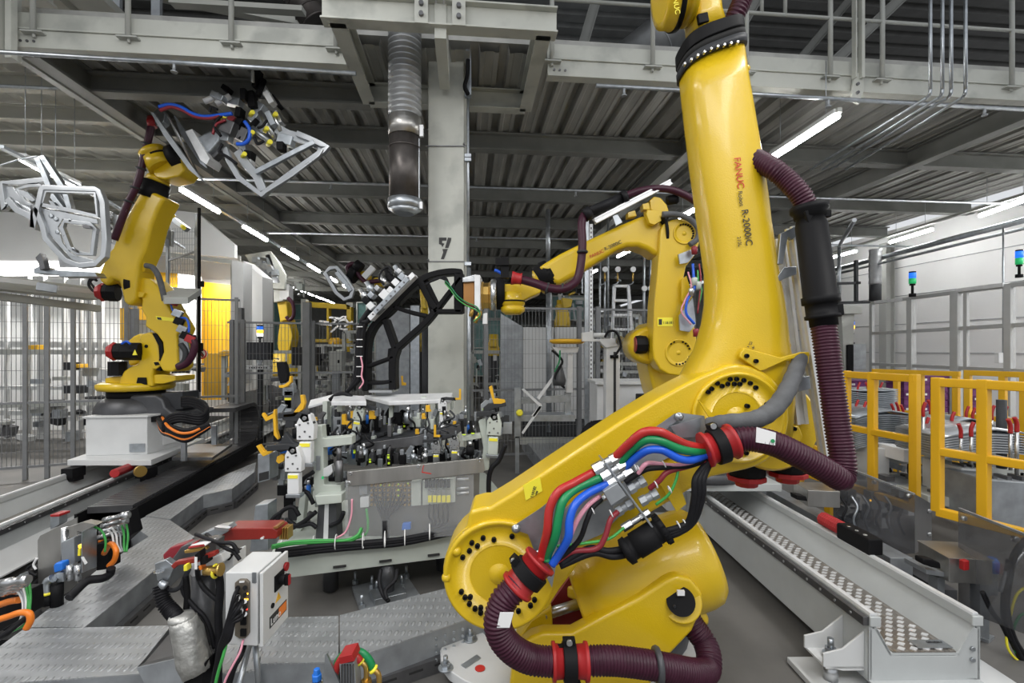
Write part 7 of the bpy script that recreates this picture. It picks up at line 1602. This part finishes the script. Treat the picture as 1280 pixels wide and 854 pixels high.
T=thing('car_door_frame',P(425,370,6.5),'grey door frame tilted in the gripper above the yellow cell','car body part'); ribbon([(406,341),(412,335),(420,334),(432,348),(441,362),(438,371),(430,374),(420,366)],6.5,.05,.06,'rim','panel_silver',T,.006,True); ribbon([(420,340),(430,352),(438,364)],6.48,.06,.05,'pillar','galv',T,.006)
r=thing('industrial_robot',P(470,350,6.7),'small yellow robot wrist above the valve plate, mostly hidden','robot'); 
for pts,mt in (([(447,341),(455,338),(462,344),(460,352),(450,353)],'yellow'),([(466,347),(474,346),(479,350),(478,358),(468,359)],'yellow')): tr(r,'wrist_part',mt,pts,6.7,.15,.02)
q=MB(); q.tube([P(x,y,6.6) for x,y in ((436,342),(434,334),(440,330),(447,332),(446,340),(456,352),(466,352),(482,350))],.03,8); q.build('hose','hose',r); q=MB(); q.cyl(P(438,341,6.65),P(446,345,6.65),.12,n=14); q.build('tool_flange','black',r); q=MB(); q.beam(P(455,347,6.6),P(467,334,6.6),.05,.08); q.build('valve_arm','clamp_white',r); q=MB(); q.cyl(P(444,330,6.6),P(452,336,6.6),.07,n=12); q.build('motor','black',r)
far_robot([(524,362),(530,360),(534,375),(532,385),(526,385)],[(526,372),(531,370),(532,386),(527,386)],(532,395),7.5,'thin slice of a yellow robot just left of the column under the frame',br=.08)
far_robot([(522,412),(532,412),(534,430),(524,436)],[(523,414),(531,414),(531,426),(523,426)],(530,440),8.5,'yellow robot elbow half hidden left of the column',br=.09)
far_robot([(610,428),(620,424),(624,440),(612,442)],[(612,426),(620,424),(621,434),(612,434)],(617,445),11,'dim yellow robot shoulder right of the column behind the mesh',br=.15)
r=far_robot([(696,380),(704,378),(712,392),(708,408),(698,408)],[(702,372),(716,374),(714,384),(704,386)],(703,409),8.8,'yellow robot behind the fence under the second robot forearm',br=.15)
# ================================================================ right side
def yrail_fence(name,label,pts_top,zt,zm,zb,cols,Ys,Y1):
    pass
def yfence(label,xa,ya,xb,yb,Ya,Yb,mids,ym_a,ym_b,w_=.055,bot=None):
    """yellow tube guard: top rail from (xa,ya,Ya) to (xb,yb,Yb); posts at pixel columns"""
    T=thing('yellow_guard',P((xa+xb)/2,ya+100,(Ya+Yb)/2),label,'guard rail'); ORG[T.name]=V(T.location)
    a=P(xa,ya,Ya);b_=P(xb,yb,Yb); b_.z=a.z; am=P(xa,ym_a,Ya); bm=V((b_.x,b_.y,am.z))
    q=MB(); q.beam(a,b_,w_,w_); q.build('top_rail','guard_yellow',T,.005); q=MB(); q.beam(am,bm,w_,w_*.9); q.build('mid_rail','guard_yellow',T,.005)
    if bot: q=MB(); q.beam(V((a.x,a.y,bot)),V((b_.x,b_.y,bot)),w_,w_); q.build('bottom_rail','guard_yellow',T,.005)
    for t in mids:
        c=a.lerp(b_,t); q=MB(); q.box((c.x,c.y,(a.z+.03+(bot or 0))/2),(w_,w_,a.z+.03-(bot or 0)),rotm(20)); q.build('post','guard_yellow',T,.005)
    return T
mat('guard_yellow',(.72,.40,.01),.38,0,.05,4)
yfence('nearest yellow tube guard at the right edge, in front of the red tipped racks',1172,478,1300,494,3.0,2.58,(0,.49,1.0),564,0,.052,.60)
yfence('second yellow tube guard, just right of the wine red hose',1040,467,1146,478,4.1,3.35,(.02,.20,.53,.98),530,0,.052,.50)
yfence('far yellow tube guard beyond the sheet stacks, left part',1094,464,1200,470,6.6,5.8,(0,.28,.57,.96),512,0,.06)
yfence('far yellow tube guard beyond the sheet stacks, right part',1210,466,1330,477,5.7,4.9,(0,.40,.62,1),520,0,.06)
yfence('low yellow guard barely seen left of the tall rail profile',1000,556,1036,560,4.3,4.0,(0,1),590,0,.05)
# racks with pressed sheets
def rack(label,cx,cy,Y,w_,dep,n_,mt,sheet_h=.012,droop=.06,curve=True):
    T=thing('sheet_stack',P(cx,cy,Y),label,'sheet stack'); c=P(cx,cy,Y)
    for k in range(n_):
        q=MB(); z=c.z-k*sheet_h*1.5; pr=[]
        xs=[-1,-.8,-.4,0,.5,.85,1]; 
        top=[V((c.x+w_/2*x,c.y,z+ (-droop*(x*x) if curve else 0)+(.02 if k==0 else 0)*(1-abs(x)))) for x in xs]
        A_=[q.bm.verts.new(v) for v in top]; B_=[q.bm.verts.new(v+V((.05,dep,0))) for v in top]; C_=[q.bm.verts.new(v-V((0,0,sheet_h*.7))) for v in top]; D_=[q.bm.verts.new(v+V((.05,dep,-sheet_h*.7))) for v in top]
        for i in range(len(xs)-1):
            q.face((A_[i],A_[i+1],B_[i+1],B_[i]),True); q.face((C_[i],D_[i],D_[i+1],C_[i+1]),True); q.face((A_[i],C_[i],C_[i+1],A_[i+1])); q.face((B_[i],B_[i+1],D_[i+1],D_[i]))
        q.face((A_[0],B_[0],D_[0],C_[0])); q.face((A_[-1],C_[-1],D_[-1],B_[-1])); q.build('sheet',mt,T)
    return T
rack('stack of dark curved sheets behind the second yellow guard',1113,516,4.3,.62,.6,16,'galv',.012,.05)
rack('upper stack of curved sheets farther back behind the second yellow guard',1092,490,5.4,.55,.5,12,'galv',.014,-.03)
rack('stack of shiny pressed sheets inside the nearest yellow guard',1245,540,3.45,.75,.5,9,'panel_silver',.012,.04)
rack('stack of ribbed sheets behind the shiny pressed sheets',1215,526,4.2,.42,.5,14,'galv',.013,.05)
random.seed(31)
pins=[(1070,500,525),(1080,502,528),(1142,500,560),(1154,503,560),(1158,522,555),(1163,500,540),(1117,505,520),(1123,503,520),(1072,478,496),(1085,478,494),(1100,478,490),(1181,528,558),(1190,515,555),(1201,530,572),(1214,528,575),(1208,508,530),(1216,510,530),(1240,507,540),(1256,508,548),(1263,524,582),(1271,522,588),(1224,512,530),(1063,505,530),(1129,506,522)]
for i,(x,y0,y1) in enumerate(pins):
    Y=3.3+ (575-y1)*.028; T=thing('red_tipped_pin',P(x,y1+6,Y),'upright steel pin with a red bent tip, %s'%('by the second yellow guard' if x<1165 else 'inside the nearest yellow guard')+(', far row' if y1<535 else ', near row'),'pin','red tipped pins '+('by the second guard' if x<1165 else 'inside the nearest guard')+(' far' if y1<535 else ' near'))
    q=MB(); q.cyl(P(x,y1+6,Y),P(x,y0+16,Y),.010,n=10); q.build('stem','steel',T)
    q=MB(); q.tube([P(x,y0+18,Y),P(x,y0+8,Y),P(x-3 if x%2 else x+3,y0,Y)],.012,8); q.build('red_tip','red',T)
T=tag(MB().cyl(P(1252,500,4.0),P(1252,585,4.0),.035,n=12).build('post','charcoal'),'dark round post with a black top inside the nearest yellow guard','post')
# base machinery of the racks
for i,(x0,y0,x1,y1,Y,mt,lb) in enumerate(((1060,545,1170,560,4.4,'galv_dull','flat grey rack deck behind the second guard'),(1175,565,1262,575,3.8,'beam_grey','flat grey rack deck inside the nearest guard'),(1095,560,1112,605,4.2,'white_paint','white pedestal under the rack deck behind the second guard'),(1202,585,1232,625,3.6,'white_paint','white pedestal under the deck inside the nearest guard'),(1060,600,1170,612,3.9,'galv_dull','low grey beam behind the second guard'),(1130,562,1152,578,4.0,'paper','white notice plate behind the second guard post'),(1160,620,1290,632,3.6,'beam_grey','low grey beam behind the nearest guard'),(1236,600,1290,660,3.3,'galv_dull','grey machine foot at the right edge'))):
    T=thing('rack_part',P((x0+x1)/2,y1,Y),lb,'rack part'); tr(T,'body',mt,[(x0,y0),(x1,y0+(x1-x0)*.08),(x1,y1+(x1-x0)*.08),(x0,y1)],Y,.35,.006)
    q=MB(); 
    for k in range(3): pbox(q,x0+(x1-x0)*(k+.3)/3,y0-4,x0+(x1-x0)*(k+.6)/3,y0+2,Y+.05,.1)
    q.build('fittings','dark_steel',T)
station(1065,1160,575,615,4.6,'dark conveyor machinery low behind the second yellow guard',34,('galv_dull','dark_steel','charcoal','black','galv'),seed=41)
station(1180,1275,590,640,4.0,'dark conveyor machinery low behind the nearest yellow guard',34,('galv_dull','dark_steel','charcoal','black','galv'),seed=42)
# purple crates
random.seed(8)
for k,(x0,y0,nx,ny,Y,lb) in enumerate(((1130,470,6,5,8.2,'between the far yellow posts, left group'),(1216,476,2,6,7.0,'right of the white stanchion'),(1062,476,3,3,9.0,'far left group by the red cabinet'))):
    for i in range(nx):
        for j in range(ny):
            w_=11 if nx>2 else 9; h_=8 if ny>3 else 7; x=x0+i*w_; y=y0+j*h_*1.15
            T=thing('plastic_crate',P(x+w_/2,y+h_,Y),'stacked purple plastic crate '+lb,'crate','purple crates '+lb)
            q=MB(); pbox(q,x+.3,y+.3,x+w_-.5,y+h_*1.1,Y,.4); pbox(q,x+.1,y+.1,x+w_-.3,y+1.4,Y-.02,.44); q.build('box','purple',T)
            if (i+j)%2==0: tr(T,'label','paper',[(x+3,y+3.4),(x+7,y+3.4),(x+7,y+6),(x+3,y+6)],Y-.03,.01,0)
# clear guard frame in front of the right wall
mat('pale_frame',(.45,.46,.46),.5,.1,.06,6)
GF=thing('clear_partition',P(1180,470,6.9),'tall grey framed partition with clear panes before the white right wall','partition')
pL=P(1092,380,7.6); 
def gp(x,y): # points on the partition plane, receding left
    t=(x-1092)/(1262-1092); Y=1/((1-t)/8.6+t/6.0); return P(x,y,Y)
def gbar(x0,y0,x1,y1,w_,nm='frame_bar'): q=MB(); a=gp(x0,y0);b_=gp(x1,y1); q.beam(a,b_,w_,w_,up=ZUP if abs(x1-x0)>abs(y1-y0) else UD); return q.build(nm,'pale_frame',GF,.004)
for x,yt,w_ in ((1090,379,.06),(1139,374,.09),(1196,364,.11),(1208,366,.05),(1262,357,.08)): gbar(x,yt,x,520 if x>1190 else 470,w_,'upright')
for y0,y1 in ((379,357),(417,407),(455,463)): gbar(1090,y0,1300,y0+(y1-y0)*210/172,.05)
q=MB(); q.beam(gp(1096,378),gp(1130,374),.09,.05); q.beam(gp(1200,363),gp(1258,356),.09,.05); q.build('top_cap','alu',GF)
q=MB(); q.prism([gp(1200,364),gp(1300,352),gp(1300,468),gp(1200,463)],VD*.006); q.build('clear_pane','acrylic',GF)
q=MB(); q.prism([gp(1092,380),gp(1196,366),gp(1196,461),gp(1092,456)],VD*.006); q.build('clear_pane','acrylic',GF)
tower(1140.5,341,355,7.5,['led_blue','led_green'],'signal lamp with blue and green segments on the middle of the partition')
tower(1274,314,331,5.9,['led_blue','led_green'],'signal lamp with blue and green segments at the right edge')
tower(1064,402,416,9.0,['led_blue','led_amber','paper'],'signal lamp with a lit amber segment left of the partition')
T=thing('extraction_duct',P(1094,380,9.2),'short galvanised spiral duct hanging before the white right wall','duct'); q=MB(); q.sweep(resample([P(1094,312,9.2),P(1094,356,9.2)],.03),[ .105*(1 if i%4<2 else .95) for i in range(len(resample([P(1094,312,9.2),P(1094,356,9.2)],.03)))],18); q.build('spiral_pipe','duct',T); q=MB(); q.cyl(P(1094,356,9.2),P(1094,377,9.2),.098,n=18); q.build('damper','charcoal',T)
T=thing('red_cabinet',P(1047,440,10),'red fire hose cabinet on the far right wall','cabinet'); tr(T,'box','red',[(1044,425),(1055,425),(1055,455),(1044,455)],10,.3,.01); tr(T,'sign','paper',[(1045,428),(1048.5,428),(1048.5,435),(1045,435)],9.98,.01,0)
T=thing('grey_junction_box',P(1072,460,8.6),'grey electrical box under the amber signal lamp','box'); tr(T,'box','galv_dull',[(1057,430),(1083,430),(1083,462),(1057,462)],8.6,.3,.01); tr(T,'cable_guide','black',[(1060,432),(1067,432),(1067,468),(1060,468)],8.55,.05,0)
T=thing('socket_box',P(1253,455,6.0),'small white socket box with a vertical pipe on the right wall','socket'); tr(T,'box','clamp_white',[(1248.5,441),(1256.5,441),(1256.5,454),(1248.5,454)],6.2,.06,.006); q=MB(); q.cyl(P(1254,285,6.2),P(1254,441,6.2),.010,n=8); q.build('pipe','galv',T)
for k,(a,b_,r_,lb) in enumerate(((P(1040,338,10.5),P(1300,270,6.6),.045,'thick galvanised pipe running under the ceiling of the right wall'),(P(1049,308,8.8),P(1049,380,8.8),.03,'vertical pipe right of the black hose sleeve'),(P(1040,344,10.3),P(1300,281,6.5),.022,'thin pipe just below the thick ceiling pipe'),(P(1068,275,7),P(1049,308,8.8),.03,'bent pipe descending from the deck at the right'))):
    tag(MB().cyl(a,b_,r_,n=10).build('pipe','galv'),lb,'pipe')
T=thing('dark_stand',P(1071,380,8.6),'dark steel bracket stand left of the partition','stand'); 
for pts in ([(1070,325),(1073,325),(1073,378),(1070,378)],[(1040,353),(1076,352),(1076,355),(1040,356)],[(1040,377),(1100,376),(1100,379),(1040,380)]): tr(T,'bar','charcoal',pts,8.7,.06,0)
tr(T,'white_shelf','beam_grey',[(1044,381),(1078,383),(1078,392),(1044,393)],8.5,.4,.01); tr(T,'post','beam_grey',[(1052,393),(1068,393),(1066,470),(1056,470)],8.6,.3,0)
# clear plastic guards in front of the floor valves
def guard(label,quad,ret,Y,boltp):
    T=thing('clear_guard',quad[3],label,'guard')
    q=MB(); q.prism(quad,(0,.006,0)); q.build('clear_sheet','acrylic_smoke',T)
    if ret: q=MB(); q.prism(ret,(.004,0,0)); q.build('end_plate','dark_steel',T)
    q=MB(); q.beam(quad[0],quad[1],.012,.012); q.build('edge_strip','galv_dull',T)
    for c in boltp: q=MB(); q.lathe(c,(0,-1,0),[(-.01,.014),(.008,.014),(.010,.008)],10); q.build('bolt','steel',T)
guard('smoked clear guard sheet behind the wine red hose, left one',[P(1042,578,3.75),P(1143,618,3.05),P(1143,692,3.05),P(1042,700,3.75)],[P(1143,618,3.05),P(1164,630,3.25),P(1164,680,3.25),P(1143,692,3.05)],3.2,[P(1093,603,3.38),P(1136,620,3.08),P(1161,639,3.2),P(1161,668,3.2)])
guard('smoked clear guard sheet at the right edge, in front of the cables',[P(1199,636,2.75),P(1300,676,2.15),P(1300,800,2.15),P(1199,762,2.75)],None,2.5,[P(1205,648,2.7),P(1269,674,2.32)])
VB=thing('limit_switch_box',P(1190,720,2.75),'brushed steel box with a red button between the two clear guards','box'); q=MB(); c=P(1192,703,2.72); q.box(c,(.21,.24,.13),rotm(-8)); q.build('box','steel_brushed',VB,.004); q=MB(); q.box(c+V((0,0,.068)),(.22,.25,.006),rotm(-8)); q.build('lid','steel_brushed',VB,.002); tr(VB,'red_button','red',[(1205,702),(1212,701),(1212,713),(1205,714)],2.56,.03,.004)
tr(VB,'black_clamp','black',[(1154,699),(1166,700),(1176,704),(1177,712),(1166,710),(1154,706)],2.62,.06,.008); tr(VB,'support','galv_dull',[(1158,712),(1182,716),(1182,722),(1158,718)],2.65,.15,.002); tr(VB,'leg','galv_dull',[(1172,722),(1181,722),(1181,800),(1172,800)],2.7,.06,0)
VB2=thing('limit_switch_box',P(1020,640,3.6),'brushed steel box half hidden by the wine red hose','box'); q=MB(); c=P(1020,618,3.65); q.box(c,(.22,.24,.12),rotm(-8)); q.build('box','steel_brushed',VB2,.004); tr(VB2,'black_clamp','black',[(995,619),(1008,621),(1010,627),(996,625)],3.5,.08,.006); tr(VB2,'red_button','red',[(1028,616),(1033,616),(1033,623),(1028,623)],3.55,.03,.003)
CR2=thing('valve_rack',P(1100,680,3.9),'valves, wires and small parts behind the left clear guard','valve unit')
random.seed(14)
for i in range(18):
    x=random.uniform(1050,1140); y=random.uniform(610,670); q=MB(); q.box(P(x,y,3.7),(random.uniform(.03,.12),.08,random.uniform(.03,.14))); q.build('valve',random.choice(['galv_dull','black','charcoal','alu','dark_steel']),CR2,.003)
for i in range(6): q=MB(); x=1050+i*14; q.tube([P(x,620,3.55),P(x+8,634,3.5),P(x+3,650,3.5),P(x+10,668,3.55)],.009,6); q.build('cable',random.choice(['rubber','rubber','galv','led_plain'] if 'led_plain' in MATS else ['rubber','rubber','galv']),CR2)
q=MB(); pbox(q,1088,625,1089.5,627,3.6,.01); q.build('amber_led','led_amber',CR2)
RC=thing('hose_bundle',P(1262,790,2.4),'black, yellow and green cables looping behind the right clear guard','cable bundle')
for i,(pts,r_,mt) in enumerate((([(1290,668),(1270,690),(1262,720),(1258,760),(1268,800),(1290,830)],.015,'rubber'),([(1262,700),(1256,740),(1257,780),(1272,815),(1290,845)],.015,'rubber'),([(1290,730),(1272,742),(1264,765),(1258,800),(1266,820),(1290,838)],.006,'sticker_yellow'),([(1228,740),(1240,765),(1252,780),(1262,800)],.012,'rubber'),([(1270,700),(1258,715),(1250,740)],.010,'galv'),([(1290,765),(1275,770),(1266,790),(1268,812),(1285,836)],.006,'green_cable'),([(1280,690),(1268,705),(1262,725)],.012,'steel'))): q=MB(); q.tube([P(x,y,2.5) for x,y in pts],r_,8); q.build('cable',mt,RC)
T=thing('blue_valve',P(1243,745,2.7),'valve with a round blue knob seen through the right clear guard','valve'); q=MB(); q.lathe(P(1240,715,2.7),(0,0,1),[(0,.03),(.06,.032),(.08,.02)],14); q.build('knob','blue',T); tr(T,'body','galv',[(1234,716),(1248,716),(1248,745),(1234,745)],2.7,.05,.004)
T=thing('trunking_support',P(1232,800,2.65),'galvanised upright holding the right clear guard, bolted to the floor','post'); tr(T,'upright','galv_dull',[(1225,700),(1237,702),(1237,800),(1225,796)],2.62,.06,.003); q=MB(); q.slab([(1218,795),(1236,801),(1243,795),(1226,790)],.015,.015); q.build('foot','galv',T)
T=thing('floor_trunking',P(1280,800,2.6),'dark slotted trunking along the floor behind the right clear guard','trunking'); q=MB(); q.beam(V((2.62,2.9,.09)),V((2.74,5.6,.09)),.10,.14); q.build('trunking','dark_cast',T)
for k,(x,y) in enumerate(((1100,690),(1040,640))):
    T=thing('trunking_box',P(x,y,3.6),['grey trunking length behind the floor track, nearer one','grey trunking length behind the floor track, farther one'][k],'trunking'); q=MB(); q.beam(V((2.42+.02*k,3.0+1.6*k,.16)),V((2.44,4.5+1.6*k,.16)),.14,.30); q.build('body','galv_dull',T,.004)
q=MB(); q.prism([V((.3,5.4,.0)),V((2.2,5.4,0)),V((2.2,6.4,0)),V((.3,6.4,0))],(0,0,.12)); tag(q.build('cable_cover','galv_dull'),'low grey floor cover behind the fixture in front of the grey cabinet','cover')
# ================================================================ one mesh per bolt, plate, clip ...: split the meshes that hold several separate pieces
SPLIT={'splice_plate':'splice_plate','bolts':'bolt','sleeve_clamp':'sleeve_clamp','rail_bracket':'rail_bracket','anchor_bolts':'anchor_bolt','fittings':'fitting','clips':'clip','green_led':'green_led','pin':'pin','block_screws':'block_screw','end_bolts':'end_bolt','side_beam':'side_beam','top_cap':'top_cap','light_strip':'light_strip','bearing_block':'bearing_block','uprights':'upright','casting_lug':'casting_lug','data_plate':'data_plate','red_edge':'red_edge','tray_lip':'tray_lip','hanger_rods':'hanger_rod','head_screws':'head_screw','ribs':'rib','keys':'key','plug_ribs':'plug_rib','cable_ties':'cable_tie'}
for o in [x for x in bpy.data.objects if x.type=='MESH' and x.parent and x.name.split('.')[0] in SPLIT]:
    me=o.data; n_=len(me.vertices); par=list(range(n_))
    def find(a):
        while par[a]!=a: par[a]=par[par[a]]; a=par[a]
        return a
    for e in me.edges:
        a,b_=find(e.vertices[0]),find(e.vertices[1])
        if a!=b_: par[a]=b_
    comps={}
    for i in range(n_): comps.setdefault(find(i),[]).append(i)
    cl=[]
    for vs in comps.values():
        lo=[min(me.vertices[i].co[k] for i in vs)-.001 for k in range(3)]; hi=[max(me.vertices[i].co[k] for i in vs)+.001 for k in range(3)]
        cl.append([set(vs),lo,hi])
    ch=True
    while ch:
        ch=False
        for i in range(len(cl)):
            for j in range(i+1,len(cl)):
                if all(cl[i][1][k]<=cl[j][2][k] and cl[j][1][k]<=cl[i][2][k] for k in range(3)):
                    cl[i]=[cl[i][0]|cl[j][0],[min(cl[i][1][k],cl[j][1][k]) for k in range(3)],[max(cl[i][2][k],cl[j][2][k]) for k in range(3)]]; del cl[j]; ch=True; break
            if ch: break
    nm=SPLIT[o.name.split('.')[0]]
    if len(cl)<2 or len(cl)>60: 
        continue
    for vs,_,_ in cl:
        ids=sorted(vs); mp={v_:i for i,v_ in enumerate(ids)}
        nme=bpy.data.meshes.new(nm); fs=[[mp[i] for i in p_.vertices] for p_ in me.polygons if p_.vertices[0] in vs]
        sm=[p_.use_smooth for p_ in me.polygons if p_.vertices[0] in vs]
        nme.from_pydata([me.vertices[i].co for i in ids],[],fs)
        for p_,s1 in zip(nme.polygons,sm): p_.use_smooth=s1
        for m_ in me.materials: nme.materials.append(m_)
        c=o.copy(); c.data=nme; c.name=nm; COL.objects.link(c); c.parent=o.parent
    bpy.data.objects.remove(o)
